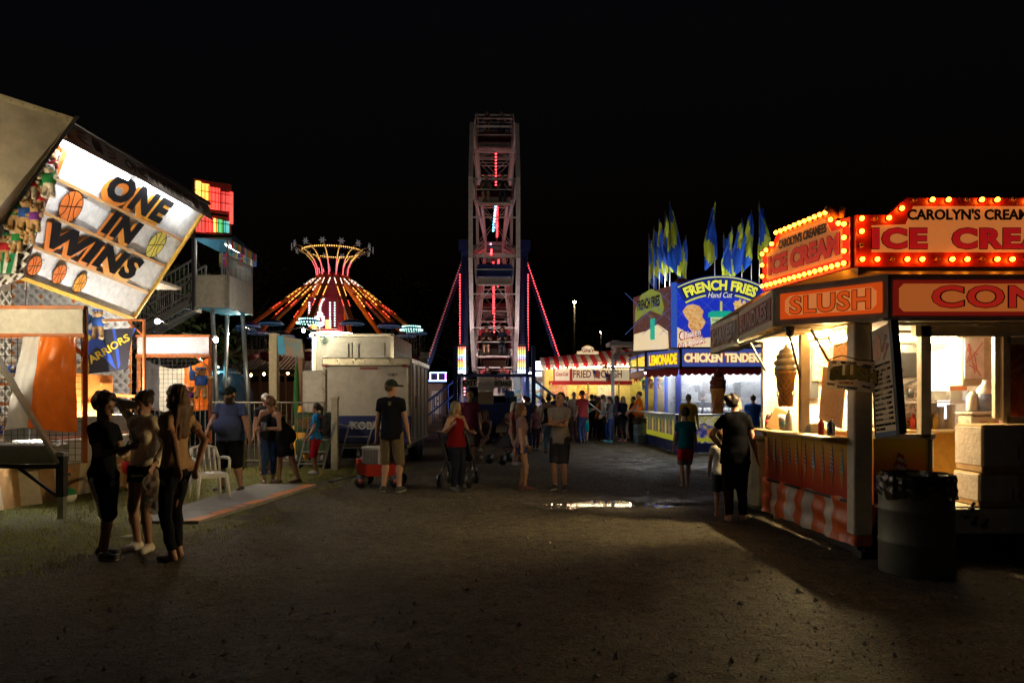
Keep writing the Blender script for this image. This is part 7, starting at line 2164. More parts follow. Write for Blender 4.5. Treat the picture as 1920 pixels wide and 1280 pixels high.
def soft_cone(M4, cx, y0, w_, h_, c1, c2, parent, cone_h=.36):
    """a painted twist of soft ice"""
    b = MB()
    rows = 6
    out = []
    for i in range(rows * 4 + 1):
        f = i / (rows * 4); r = w_ / 2 * (1 - f) ** .75 * (1 + .10 * math.sin(f * rows * 6.28))
        out.append((r, y0 + h_ * f))
    poly = [(cx + r, y) for r, y in out] + [(cx - r, y) for r, y in reversed(out)]
    b.prism([(cx + (p[0] - cx) * 1.12 , p[1] + (.012 if k < len(out) else .012) * 0) for k, p in enumerate(poly)], M4, .002, None, .002)
    dk = b.build('twist_picture', M('print_outline', (.10, .015, .02), .4), parent)
    b = MB(); b.prism(poly, M4, .002, None, .0045); b.build('ice_fill', c1, dk)
    b = MB()
    for i in range(rows):
        f = (i + .15) / rows; r = w_ / 2 * (1 - f) ** .75
        pts = [(cx - r + 2 * r * t, y0 + h_ * f + h_ * .10 * math.sin(t * 3.1) - h_ * .07 * t + h_ * .03 * math.sin(9 * t)) for t in np.linspace(.04, .93, 6)]
        for p, q in zip(pts, pts[1:]): line(b, M4, p, q, h_ * .055, .0068 + .0002 * i, .0015)
    b.build('ice_stripes', c2, dk)
PW_ = M('print_white', (.62, .52, .48), .4); PR_ = M('print_red', (.42, .04, .04), .4)
soft_cone(FP, .27, .17, .27, .48, PW_, PR_, fp_)
tw_c = [(.55, .10, .05), (.10, .35, .5), (.5, .15, .06), (.12, .05, .35), (.2, .2, .2), (.55, .06, .05), (.15, .5, .75), (.6, .25, .18), (.25, .12, .55), (.15, .6, .35)]
for i, c in enumerate(tw_c):
    u = SP.w * (.05 + .098 * i)
    soft_cone(SP, u, .26, .065, .28, M('twist_%d' % i, c, .4), PW_ if i % 2 else M('twist_pale', (.7, .65, .6), .4), sp_)
    b = MB(); b.prism([(u - .025, .26), (u + .025, .26), (u + .004, .10), (u - .004, .10)], SP, .002, None, .003); b.prism([(u - .03, .255), (u + .03, .255), (u + .026, .20), (u - .026, .20)], SP, .003, None, .0045); b.build('cone_picture', M('cone_print', (.55, .28, .07), .5), sp_)
b = MB(); b.box((3.33, 8.33, 1.185), (.34, 2.16, .035), None, None, .008); b.build('counter', M('counter_wood', (.62, .42, .20), .45, dirt=.15), ic)
# striped skirt
def sk_fn(u, v):
    p = Vector((3.36, 9.42, 0)).lerp(Vector((3.52, 7.16, 0)), u) if u < .93 else Vector((3.50, 7.18, 0)).lerp(Vector((3.66, 7.13, 0)), (u - .93) / .07)
    x = p.x - .03 - .03 * (1 - v) + .022 * math.sin(21 * u) * (1 - .5 * v) + .008 * math.sin(55 * u + 4 * v) + .012 * math.sin(13 * v + 6 * u)
    ztop = .57 - .035 * math.sin(u * 11) ** 2
    return (x, p.y - .012 * math.sin(30 * u), .11 + (ztop - .11) * v)
b = MB()
NS = 10
VO = M('tarp_orange', (.78, .14, .02), .38, dirt=.15, bump=.3, bscale=14); VW = M('tarp_white', (.74, .64, .52), .38, dirt=.2, bump=.3, bscale=14)
for i in range(NS): b.sheet(lambda u, v, i=i: sk_fn((i + u) / NS, v), 10, 14, VO if i % 2 == 0 or i == NS - 1 else VW)
b.build('striped_skirt', None, ic)
b = MB(); b.bar((3.6, 7.22, .0), (3.6, 7.22, .25), .08); b.box((3.6, 7.22, .03), (.2, .2, .06)); b.bar((6.2, 7.3, 0), (6.2, 7.3, .4), .08); b.bar((3.6, 9.3, 0), (3.6, 9.3, .4), .08); b.build_each('jack_stand', DARK_STEEL, ic)
b = MB()
for y in (8.6,): b.tube([(4.2, y, .3), (4.45, y, .3)], .3, 18); b.tube([(6.2, y, .3), (6.45, y, .3)], .3, 18)
b.build_each('wheel', BLACK, ic)
# fascia signs
SIGN_F = lambda n_, c, e: M(n_, c, .35, var=.06, em=c, es=e, samp=False)  # sign paint glows in place of the light that falls on it
def fascia(A, B, z0, z1, z0b, z1b, txt, face, border, letter, es, tw=.72, th=.45, up0=.27, u_mid=.5, name='fascia_sign', inset=(.05, .07)):
    q = Quad((A[0], A[1], z0), (B[0], B[1], z0b), (A[0], A[1], z1), (B[0], B[1], z1b))
    b = MB(); b.fbox(q, 0, q.w, 0, q.h, -.12, 0); o = b.build(name, M('fascia_alu', (.78, .72, .56), .45, .0, dirt=.2), ic)
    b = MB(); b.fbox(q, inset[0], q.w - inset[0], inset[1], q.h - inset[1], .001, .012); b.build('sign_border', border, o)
    x0, x1, y0, y1 = inset[0] + .05, q.w - inset[0] - .05, inset[1] + .035, q.h - inset[1] - .035; c = .045
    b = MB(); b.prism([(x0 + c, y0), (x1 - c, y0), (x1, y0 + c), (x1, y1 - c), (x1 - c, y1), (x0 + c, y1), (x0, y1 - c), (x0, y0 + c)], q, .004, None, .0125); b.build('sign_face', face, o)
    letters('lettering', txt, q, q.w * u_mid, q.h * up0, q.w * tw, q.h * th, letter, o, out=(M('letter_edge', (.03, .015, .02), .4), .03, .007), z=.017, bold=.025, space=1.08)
    return q
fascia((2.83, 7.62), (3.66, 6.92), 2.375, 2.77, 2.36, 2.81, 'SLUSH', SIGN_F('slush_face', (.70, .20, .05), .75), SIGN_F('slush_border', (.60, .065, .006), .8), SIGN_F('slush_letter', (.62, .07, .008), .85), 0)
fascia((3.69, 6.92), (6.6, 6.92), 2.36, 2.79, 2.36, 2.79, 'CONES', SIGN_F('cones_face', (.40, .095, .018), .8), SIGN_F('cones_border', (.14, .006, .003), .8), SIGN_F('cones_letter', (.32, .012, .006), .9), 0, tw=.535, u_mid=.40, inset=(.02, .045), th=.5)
GREYF = M('back_face', (.36, .27, .24), .12, dirt=.15); GREYB = M('back_border', (.42, .24, .18), .15, dirt=.1); GREYL = M('back_letter', (.72, .62, .58), .15)
fascia((2.935, 9.2), (2.815, 7.68), 2.33, 2.71, 2.375, 2.77, 'SUNDAES', GREYF, GREYB, GREYL, 0, tw=.78, th=.5, up0=.25)
fascia((3.0, 10.75), (2.945, 9.28), 2.26, 2.69, 2.31, 2.70, 'SHAKES', GREYF, GREYB, GREYL, 0, tw=.74, th=.5, up0=.25)
b = MB()
b.add([(2.86, 7.66, 2.37), (3.66, 6.98, 2.37), (3.6, 7.2, 2.37), (3.4, 9.5, 2.37), (3.4, 10.7, 2.30), (3.03, 10.7, 2.30), (2.95, 9.2, 2.37)], [(0, 1, 2, 3, 6), (6, 3, 4, 5)])
b.add([(2.86, 7.66, 2.40), (3.66, 6.98, 2.40), (3.6, 7.2, 2.40), (3.4, 9.5, 2.40), (3.4, 10.7, 2.33), (3.03, 10.7, 2.33), (2.95, 9.2, 2.40)], [(4, 3, 2, 1, 0, 6, 5)])
for i in range(12):
    y = 7.7 + i * .24; b.box((3.2, y, 2.355), (.56, .02, .02))
sof = b.build('soffit', M('soffit_cream', (.62, .52, .38), .5, dirt=.15), ic)
b = MB(); b.ball((2.98, 7.62, 2.30), .045, 10); b.box((2.98, 7.66, 2.34), (.09, .09, .05)); b.build('camera_dome', BLACK, sof)
b = MB(); b.bar((3.05, 9.15, 2.34), (3.38, 9.38, 1.9), .022); b.bar((3.2, 7.6, 2.33), (3.48, 7.75, 1.95), .022); b.bar((3.2, 8.2, 2.33), (3.42, 8.38, 1.75), .022); b.bar((2.98, 9.3, 2.30), (3.05, 7.7, 2.36), .03); b.build_each('gas_strut', DARK_STEEL, ic)
b = MB(); b.box((5.1, 7.05, 2.365), (3.0, .3, .03)); b.bar((3.7, 7.0, 2.33), (6.4, 7.0, 2.33), .03); b.tube([(4.55, 6.98, 2.34), (4.56, 6.94, 2.31), (4.78, 6.94, 2.31), (4.79, 6.98, 2.34)], .01, 6); b.build('awning_underside', M('underside_alu', (.62, .58, .5), .45, 0), ic)
# bulb lit crown signs; part of their light is emission on the painted faces
def crown(A, B, z0, parent, mirror, outline, bulbs, offs):
    pass
RB = M('marquee_red', (.60, .03, .015), .35, dirt=.1)
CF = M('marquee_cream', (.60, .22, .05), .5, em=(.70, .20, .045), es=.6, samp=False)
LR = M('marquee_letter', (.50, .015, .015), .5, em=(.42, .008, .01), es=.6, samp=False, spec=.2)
KY = 7.3
def kx(px): return (px - 960) / F * KY
def kz(py): return CAM_H - (py - HZ) / F * KY
K = frame((0, KY, 0), (1, KY, 0))[0]
out = [(kx(a), kz(b_)) for a, b_ in ((1605, 500), (1605, 403), (1665, 403), (1700, 371), (1966, 371), (2000, 403), (2060, 403), (2060, 500))]
b = MB(); b.prism(out, K, .12, None, -.12); cr1 = b.build('crown_sign', RB, ic)
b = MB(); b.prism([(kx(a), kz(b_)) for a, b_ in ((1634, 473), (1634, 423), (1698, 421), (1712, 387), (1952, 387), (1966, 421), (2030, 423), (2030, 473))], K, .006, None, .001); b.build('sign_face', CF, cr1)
letters('lettering', "CAROLYN'S CREAMEES", K, kx(1833), kz(413), kx(1972) - kx(1706), kz(392) - kz(413), M('marquee_black', (.02, .012, .015), .4), cr1, z=.010, bold=.035)
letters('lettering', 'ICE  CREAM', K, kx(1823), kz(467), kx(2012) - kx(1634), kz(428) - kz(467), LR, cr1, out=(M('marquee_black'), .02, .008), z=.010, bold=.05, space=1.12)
on = []
off = []
for i, px in enumerate(range(1614, 2052, 28)): (off if i % 3 == 2 else on).append((px, 487))
for i, py in enumerate((411, 435, 461)): (off if i == 2 else on).append((1613, py)); (off if i == 2 else on).append((2052, py))
for px, py in ((1664, 410), (1688, 392), (1745, 376), (1775, 376), (1837, 376), (1866, 376), (1927, 376), (1956, 378), (1980, 394)): on.append((px, py))
for px, py in ((1638, 411), (1711, 377), (1809, 376), (1896, 376)): off.append((px, py))
BULB_OFF = M('bulb_off', (.6, .25, .1), .15)
for lst, mm in ((on, BULB_A), (off, BULB_OFF)):
    for px, py in lst:
        b = MB(); b.ball((kx(px), KY - .035, kz(py)), .024, 8, None, (1, 1, 1)); b.build('bulb', mm, cr1)
b = MB()
for px, py in on + off: b.tube([(kx(px), KY + .0, kz(py)), (kx(px), KY - .012, kz(py))], .026, 10)
b.build_each('socket', M('socket_red', (.35, .03, .02), .3), cr1)
# the side crown sign
K2 = Quad((3.17, 9.0, 2.95), (3.50, 7.36, 2.95), (3.17, 9.0, 3.65), (3.50, 7.36, 3.65))
w2 = K2.w
b = MB(); b.prism([(0, 0), (w2, 0), (w2, .53), (w2 - .22, .53), (w2 - .36, .70), (.36, .70), (.22, .53), (0, .53)], K2, .10, None, -.10); cr2 = b.build('crown_sign', RB, ic)
b = MB(); b.prism([(.12, .12), (w2 - .12, .12), (w2 - .12, .43), (w2 - .30, .44), (w2 - .40, .60), (.40, .60), (.30, .44), (.12, .43)], K2, .006, None, .001); b.build('sign_face', M('marquee_side', (.58, .27, .10), .4, em=(.7, .22, .05), es=.3, samp=False), cr2)
letters('lettering', "CAROLYN'S CREAMEES", K2, w2 / 2, .45, .92, .11, M('marquee_black'), cr2, z=.01, bold=.035)
letters('lettering', 'ICE CREAM', K2, w2 / 2, .17, 1.36, .23, M('marquee_letter2', (.50, .03, .02), .45, em=(.5, .02, .01), es=.4, samp=False), cr2, out=(M('marquee_black'), .02, .006), z=.01, bold=.06)
pts2 = [(.05 + .098 * i, .055) for i in range(17)] + [(w2 - .05, .18), (w2 - .05, .32), (w2 - .05, .46), (.05, .18), (.05, .32), (.05, .46), (.14, .49), (.27, .54), (w2 - .14, .49), (w2 - .27, .56)] + [(.36 + .095 * i, .66) for i in range(11)]
for i, (u, v) in enumerate(pts2):
    if u > w2 - .02: continue
    b = MB(); b.ball(K2 @ Vector((u, v, .035)), .024, 8); b.build('bulb', BULB_A, cr2)
b = MB()
for u, v in pts2: b.tube([K2 @ Vector((u, v, 0)), K2 @ Vector((u, v, .012))], .026, 10)
b.build_each('socket', M('socket_red'), cr2)
b = MB(); b.tube([(3.42, 7.5, 3.5), (3.36, 7.48, 3.56), (3.3, 7.48, 3.60)], .03, 8); b.tube([(3.47, 7.5, 3.5), (3.47, 7.46, 3.6)], .03, 8); b.build('hinge_arms', ORANGE, cr2)
b = MB()
rv = [(2.83, 7.62, 2.775), (3.66, 6.93, 2.805), (6.6, 6.93, 2.80), (2.935, 9.2, 2.72), (3.0, 10.75, 2.70), (3.19, 9.0, 2.94), (3.52, 7.33, 2.94), (6.6, 7.33, 2.94), (3.5, 10.75, 2.75)]
b.add(rv, [(0, 1, 6), (1, 2, 7, 6), (3, 0, 6, 5), (4, 3, 5, 8)]); b.build('roof_ledge', M('ledge_tan', (.50, .32, .16), .45, dirt=.15), ic)
# interior
b = MB(); b.box((5.2, 8.85, .86), (2.4, .65, .66), None, None, .01); cab = b.build('cabinet', M('cabinet_yellow', (.68, .36, .05), .4), ic)
b = MB(); b.box((5.2, 8.82, 1.205), (2.5, .74, .035), None, None, .008); b.build('cabinet_top', M('top_maple', (.74, .52, .26), .35), cab)
b = MB()
for x in (4.45, 4.9, 5.35, 5.8): b.box((x, 8.518, .86), (.006, .012, .6)); b.tube([(x - .07, 8.5, 1.12), (x - .03, 8.49, 1.12)], .01, 6); b.tube([(x + .03, 8.5, 1.12), (x + .07, 8.49, 1.12)], .01, 6)
b.build('cabinet_gaps', STEEL, cab)
b = MB(); b.box((4.98, 8.51, .97), (.12, .02, .42)); b.build('kick_panel', WHITE, cab)
b = MB(); b.box((4.76, 8.9, 1.75), (.42, .5, 1.05), None, None, .03); sf_ = b.build('soft_serve_machine', M('machine_steel', (.62, .62, .60), .28, .7), ic)
b = MB(); b.box((4.76, 8.63, 2.0), (.36, .03, .3), None, None, .01); b.tube([(4.69, 8.6, 1.72), (4.69, 8.6, 1.6)], .03, 8); b.tube([(4.83, 8.6, 1.72), (4.83, 8.6, 1.6)], .03, 8); b.bar((4.76, 8.62, 1.75), (4.91, 8.5, 1.85), .03); b.build('machine_face', BLACK, sf_)
b = MB(); b.box((5.46, 9.3, 1.85), (.34, .14, .95), None, None, .01); b.build('freezer_unit', M('unit_grey', (.55, .54, .5), .35, .5), ic)
b = MB()
for i in range(9): b.box((5.46, 9.22, 2.16 + .022 * i), (.32, .02, .008))
for i in range(5):
    b.box((5.46, 9.22, 1.55 + .07 * i), (.28, .01, .01)); b.box((5.34 + .06 * i, 9.22, 1.7), (.006, .01, .34))
b.build('grilles', M('grille_orange', (.30, .16, .06), .4, .4), ic)
b = MB(); b.box((5.83, 9.36, 1.95), (.30, .03, .75)); b.build('door_panel', M('door_brown', (.32, .09, .02), .5), ic)
b = MB(); b.box((5.66, 9.3, 1.9), (.07, .1, 1.0)); b.box((5.40, 9.0, 1.7), (.08, .2, 1.0)); b.build('white_column', M('column_white', (.8, .77, .7), .4), ic)
b = MB(); b.box((5.30, 8.25, 2.02), (.34, .3, .56), None, None, .01); uc = b.build('wall_cupboard', M('cupboard_pale', (.66, .58, .46), .4), ic)
b = MB(); b.box((5.26, 8.092, 2.05), (.22, .012, .46)); b.build('poster', M('poster_pink', (.85, .75, .72), .4), uc)
b = MB(); QP = frame((5.26, 8.085, 1.8), (6, 8.085, 1.8))[0]; rg = random.Random(12)
for i in range(9): a_, c_ = (rg.uniform(-.09, .09), rg.uniform(.05, .45)), (rg.uniform(-.09, .09), rg.uniform(.05, .45)); line(b, QP, a_, c_, .012, .001 + .001 * i, .001)
b.build('poster_print', M('poster_red', (.7, .25, .25), .5), uc)
b = MB(); b.box((5.12, 7.68, .97), (.46, .26, .9), None, None, .02); b.box((5.12, 7.68, 1.435), (.5, .30, .03), None, None, .01); fz = b.build('slush_freezer', M('freezer_steel', (.58, .55, .5), .3, .5), ic)
b = MB(); b.box((5.14, 7.542, 1.05), (.34, .012, .62)); b.build('freezer_print', art_mat('slush_print', [(.5, .05, .35), (.7, .12, .5), (.25, .5, .1), (.75, .6, .1), (.6, .05, .05)], 6, 0), fz)
b = MB(); b.lathe([(.095, 0), (.10, .02), (.10, .2), (.085, .25), (.04, .30), (.035, .34)], (5.12, 7.68, 1.455), 16); jg = b.build('syrup_jug', M('jug_white', (.72, .72, .72), .3), ic)
b = MB(); b.lathe([(.102, .01), (.102, .19)], (5.12, 7.68, 1.455), 16); b.build('blue_syrup', M('syrup_blue', (.12, .16, .30), .25), jg)
for x in (5.27, 5.0): b = MB(); b.lathe([(.05, 0), (.06, .02), (.06, .16), (.02, .22)], (x, 7.72, 1.455), 12); b.build('syrup_bottle', WHITE, ic)
b = MB(); b.box((5.05, 8.75, 1.32), (.26, .25, .2), None, None, .01); hp = b.build('hot_topping_warmer', M('machine_steel'), ic)
b = MB(); b.box((5.0, 8.618, 1.32), (.14, .01, .13)); 
for i in range(3): b.tube([(4.96 + .045 * i, 8.615, 1.33), (4.96 + .045 * i, 8.595, 1.33)], .015, 8)
b.build('control_panel', BLACK, hp)
rg = random.Random(21)
for i in range(7): x = 5.0 + .06 * i; h_ = rg.uniform(.12, .42); b = MB(); b.lathe([(.04, 0), (.05, h_)], (x, 8.75 + rg.uniform(-.08, .08), 1.225), 12); b.build('cup_stack', M('cup_white', (.82, .80, .76), .5), ic)
for i, c in enumerate(((.45, .04, .03), (.03, .05, .25), (.7, .7, .66), (.5, .3, .05))): b = MB(); b.lathe([(.032, 0), (.034, .12), (.015, .16), (.012, .19)], (4.85 + .09 * i, 8.6, 1.225), 10); b.build('topping_bottle', M('topping_%d' % i, c, .35), ic)
b = MB(); b.box((4.9, 8.6, 1.55), (.9, .3, .02)); 
for i in range(5): b.box((5.0 + .2 * i, 8.7, 1.56 + .07), (.14, .14, .12))
b.build('shelf_goods', M('goods_pale', (.68, .66, .62), .4), ic)
b = MB(); b.bar((3.7, 8.9, 1.2), (3.7, 8.9, 2.3), .03); b.box((3.9, 9.33, 1.95), (.24, .02, .7)); b.build('opening_shade', BLACK, ic)  # black panel stands in for the shade inside an opening
b = MB(); b.box((4.05, 9.3, 2.05), (.24, .02, .45)); b.build('red_notice', art_mat('notice_art', [(.5, .04, .03), (.6, .2, .05), (.5, .05, .1)], 9), ic)
b = MB(); b.box((3.58, 7.95, 1.62), (.02, .55, .62), Matrix.Rotation(R(10), 3, 'X')); b.box((3.60, 7.75, 2.05), (.02, .4, .30)); b.build('price_board', art_mat('price_art', [(.6, .3, .1), (.7, .45, .2), (.62, .2, .08)], 11), ic)
# right-hand service hatch with red vinyl
b = MB(); b.bar((4.96, 7.16, 1.36), (4.96, 7.16, 2.22), .07); b.bar((4.96, 7.16, 2.18), (6.4, 7.16, 2.18), .07); b.bar((4.96, 7.16, 1.38), (6.4, 7.16, 1.38), .07); b.box((4.90, 7.2, 1.85), (.05, .05, .9)); b.build('hatch_frame', M('frame_pale', (.62, .55, .45), .4), ic)
b = MB(); b.sheet(lambda u, v: (5.0 + 1.3 * u, 7.2 + .03 * math.sin(14 * u + 3 * v), 1.41 + .74 * v), 24, 10); b.build('vinyl_sheet', art_mat('red_vinyl', [(.30, .05, .02), (.45, .12, .03), (.25, .04, .02), (.55, .22, .08)], 4, 0, .12), ic)
# stock boxes in the doorway
BOXM = M('cardboard', (.42, .27, .13), .75, dirt=.1)
def carton(c, s, label, wrap):
    t = thing('carton', label, 'box', (c[0], c[1], c[2] - s[2] / 2))
    b = MB(); b.box(c, s, None, None, .012); o = b.build('carton_body', BOXM, t)
    b = MB(); b.box((c[0] - s[0] * .22, c[1], c[2] + .02), (s[0] * .58, s[1] + .02, s[2] * .86), None, None, .02); b.build('plastic_wrap', M('plastic_film', (.85, .80, .76), .2, bump=.8, bscale=22, alpha=.62), t)
    b = MB(); q = frame((c[0] + s[0] * .05, c[1] - s[1] / 2 - .013, c[2] - .1), (c[0] + 1, c[1] - s[1] / 2 - .013, c[2] - .1))[0]
    ring(b, q, ell(.06, .06, .05, None, 14), .012, .0, .002); line(b, q, (-.05, .0), (-.05, .12), .014, 0, .002); line(b, q, (.17, 0), (.17, .12), .014, 0, .002); b.build('carton_print', M('print_brown', (.12, .07, .04), .7), t)
carton((4.93, 7.12, 1.105), (.72, .42, .47), 'brown carton in clear plastic wrap, upper of the two in the doorway', 1)
carton((4.90, 7.14, .70), (.68, .40, .33), 'brown carton in clear plastic wrap, lower of the two in the doorway', 1)
carton((4.55, 7.55, .505), (.32, .3, .14), 'small low carton on the floor inside the doorway', 0)
# lights inside
for p_, q_ in (((3.95, 8.2, 2.29), (5.0, 8.2, 2.29)), ((5.1, 8.7, 2.29), (6.2, 8.7, 2.29)), ((4.3, 8.0, 2.30), (5.0, 8.0, 2.30))): tube_lamp(p_, q_, ic, WARM_TUBE, .022)
tube_lamp((3.80, 8.66, 2.28), (3.80, 9.02, 2.28), ic, lamp_mat('counter_tube', (1, .75, .36), 4000), .022)
b_on = lamp_mat('inner_bulb', (1, .5, .08), 70)
for i in range(25): b = MB(); b.ball((3.95 + .085 * i, 9.27, 2.26 + .03 * (i % 2)), .024, 8); b.build('row_bulb', b_on, ic)
for i in range(14): b = MB(); b.ball((3.49, 7.5 + .13 * i, 2.30), .022, 8); b.build('row_bulb', lamp_mat('soffit_bulb', (1, .50, .12), 95), ic)
b = MB(); b.tube([(3.6, 7.5, 2.3), (3.58, 7.6, 2.2), (3.56, 7.8, 2.17), (3.58, 8.0, 2.22), (3.6, 8.1, 2.31)], .008, 5); b.tube([(3.7, 6.98, 2.3), (3.74, 6.98, 2.2), (3.72, 6.98, 2.12), (3.66, 6.98, 2.1)], .008, 5); b.build('loose_wire', BLACK, ic)
# goods on the counter: each its own thing
def bottle(x, y, r, h, col, label, nm='syrup_bottle', cap=(.8, .8, .78), band=None):
    t = thing(nm, label, 'bottle', (x, y, 1.203))
    b = MB(); b.lathe([(r * .95, 0), (r, .02), (r, h * .7), (r * .45, h * .85), (r * .4, h * .9)], (x, y, 1.203), 14); b.build('bottle_body', M('bottle_%d_%d_%d' % tuple(int(c * 99) for c in col), col, .2), t)
    b = MB(); b.lathe([(r * .46, h * .9), (r * .46, h)], (x, y, 1.203), 12); b.build('cap', M('cap_%d' % int(sum(cap) * 30), cap, .4), t)
    if band: b = MB(); b.lathe([(r * 1.02, h * .2), (r * 1.02, h * .55)], (x, y, 1.203), 14); b.build('bottle_label', M('label_%d' % int(sum(band) * 99), band, .5), t)
bottle(3.33, 9.24, .038, .21, (.06, .02, .02), 'dark cola bottle with red label by the far counter post', band=(.5, .05, .05))
bottle(3.31, 9.05, .038, .22, (.08, .03, .04), 'dark cola bottle with pale label by the far counter post', band=(.5, .5, .6))
bottle(3.42, 7.62, .042, .17, (.01, .015, .06), 'dark blue jar with white lid beside the corner post', 'topping_jar', (.7, .7, .72))
bottle(3.38, 7.78, .03, .16, (.5, .05, .05), 'small red squeeze bottle behind the dark blue jar', 'squeeze_bottle', (.6, .05, .05))
bottle(3.48, 8.0, .035, .17, (.7, .5, .1), 'yellow squeeze bottle near the counter middle', 'squeeze_bottle', (.7, .6, .2))
bottle(3.36, 8.62, .045, .26, (.75, .73, .68), 'clear pump bottle beside the menu card', 'pump_bottle', (.8, .8, .8))
cu = thing('paper_cup', 'white paper cup with teal band on the counter', 'cup', (3.36, 8.78, 1.203))
b = MB(); b.lathe([(.055, 0), (.07, .19), (.066, .19), (.05, .01)], (3.36, 8.78, 1.203), 16); b.build('cup_body', M('cup_white'), cu)
b = MB(); b.lathe([(.060, .05), (.064, .1)], (3.36, 8.78, 1.203), 16); b.build('teal_band', M('band_teal', (.25, .55, .6), .5), cu)
mc = thing('menu_card', 'brown wooden card stand leaning on the far end of the counter', 'card stand', (3.3, 8.9, 1.2))
b = MB(); b.box((3.33, 8.96, 1.33), (.16, .012, .28), Matrix.Rotation(R(25), 3, 'Y')); b.build('card', M('card_wood', (.45, .26, .10), .6), mc)
b = MB(); b.box((3.33, 8.98, 1.21), (.16, .10, .015)); b.build('card_foot', M('card_wood'), mc)
nt_ = thing('napkin_holder', 'white napkin stack fanned out near the counter middle', 'napkins', (3.46, 8.12, 1.2))
b = MB()
for i in range(9): b.box((3.46, 8.1 + .018 * i, 1.255), (.11, .004, .10), Matrix.Rotation(R(-16 + 4 * i), 3, 'X'))
b.build('napkins', M('cup_white'), nt_); b = MB(); b.box((3.46, 8.17, 1.21), (.13, .2, .012)); b.build('holder_base', STEEL, nt_)
# hanging slush banner, menu board, big plastic cones
sb_ = thing('slush_banner', 'white banner with orange arched SLUSH letters hung beside the corner post', 'banner', W(1592, 705, 7.5))
SQ = Quad(W(1549, 728, 7.22), W(1640, 736, 6.88), W(1553, 674, 7.22), W(1640, 679, 6.88))
b = MB(); b.fbox(SQ, 0, SQ.w, 0, SQ.h, -.006, 0); b.build('cloth', M('banner_white', (.78, .70, .56), .5, thin=.45), sb_)
SL = grad_mat('slush_yellow', [(0, (.55, .38, .05)), (.5, (.62, .42, .04)), (1, (.62, .30, .03))], 2, 0, .3, .45)
def swarp(x, y): return x, y * (1 + .15 * np.cos(x * 5)) + .07 * np.cos(x * 4.2) - .05
o_ = put_text(MB(), 'SLUSH', SQ, SQ.w * .56, SQ.h * .32, SQ.w * .98, SQ.h * .40, z=.008, bold=.06, warp=swarp).build('lettering', SL, sb_)
put_text(MB(), 'SLUSH', SQ, SQ.w * .56, SQ.h * .32, SQ.w * .98, SQ.h * .40, z=.003, bold=.085, warp=swarp, grow=.006).build('lettering_outline', INK, o_)
for s, u, v, ww, c, rt in (('CHERRY', .14, .87, .13, PR_, 8), ('PINA COLADA', .46, .88, .34, INK, 0), ('LEMON', .84, .82, .18, INK, -10), ('WATERMELON', .42, .20, .30, PR_, 3), ('ORANGE', .10, .12, .17, INK, 0), ('BLUE RASPBERRY', .45, .05, .42, M('print_navy'), -2), ('GRAPE', .83, .12, .18, M('print_purple', (.12, .03, .15), .5), -12)):
    put_text(MB(), s, SQ, SQ.w * u, SQ.h * v, SQ.w * ww, SQ.h * .09, z=.005, bold=.03, rot=R(rt)).build('lettering', c, sb_)
b = MB(); b.tube([SQ @ Vector((0, SQ.h, 0)), SQ @ Vector((SQ.w * .3, SQ.h + .05, 0)), SQ @ Vector((SQ.w * .6, SQ.h + .02, 0)), SQ @ Vector((SQ.w, SQ.h + .01, 0))], .006, 5); b.build('cord', BLACK, sb_)
mb_ = thing('menu_board', 'tall white price list board with round orange sundae picture', 'menu board', W(1660, 815, 6.9))
MQ = Quad(W(1643, 817, 7.0), W(1683, 812, 6.66), W(1634, 622, 7.0), W(1668, 604, 6.66), .36, 1.02)
b = MB(); b.fbox(MQ, 0, MQ.w, 0, MQ.h, -.03, 0); b.build('board', M('menu_white', (.82, .74, .62), .5, thin=.3), mb_)
b = MB(); b.fbox(MQ, MQ.w, MQ.w + .05, -.01, MQ.h + .01, -.06, .012); b.fbox(MQ, -.012, 0, 0, MQ.h, -.03, .01); b.build('board_edge', DARK_STEEL, mb_)
b = MB(); b.fbox(MQ, 0, MQ.w, -.02, .03, .001, .008); b.build('blue_trim', M('trim_blue', (.10, .16, .35), .4), mb_)
b = MB(); b.prism(ell(.10, .84, .085, .125), MQ, .003, None, .002); b.build('sundae_picture', art_mat('sundae_art', [(.55, .12, .04), (.75, .28, .08), (.4, .25, .12)], 12), mb_)
put_text(MB(), "CAROLYN'S", MQ, .26, .84, .17, .045, z=.004, bold=.03, rot=R(55)).build('lettering', PR_, mb_)
put_text(MB(), 'CREAMEES', MQ, .28, .76, .17, .04, z=.004, bold=.03, rot=R(55)).build('lettering', PR_, mb_)
rows = [('CHOCOLATE VANILLA', .655, .30), ('CONES    SMALL  4.00', .60, .30), ('LARGE  5.00', .565, .16), ('KID CONE ---- 3.00', .52, .28), ('DIP CONE ---- 5.50', .478, .29), ('WAFFLE CONES 6.00', .425, .32), ('SHAKES ---- 6.00', .375, .30), ('CHOC VAN STRAW', .333, .29), ('FLOATS --- 5.00', .283, .28), ('SUNDAES -- 6.00', .235, .30), ('SLUSH ---- 4.00', .187, .30), ('SODA ----- 2.00', .138, .30), ('BROWNIE SUNDAE 7.00', .085, .32), ('ALL SALES', .045, .15)]
for s, v, ww in rows: put_text(MB(), s, MQ, .02 + ww / 2, v, ww, .024, z=.004, bold=.02).build('lettering', INK, mb_)
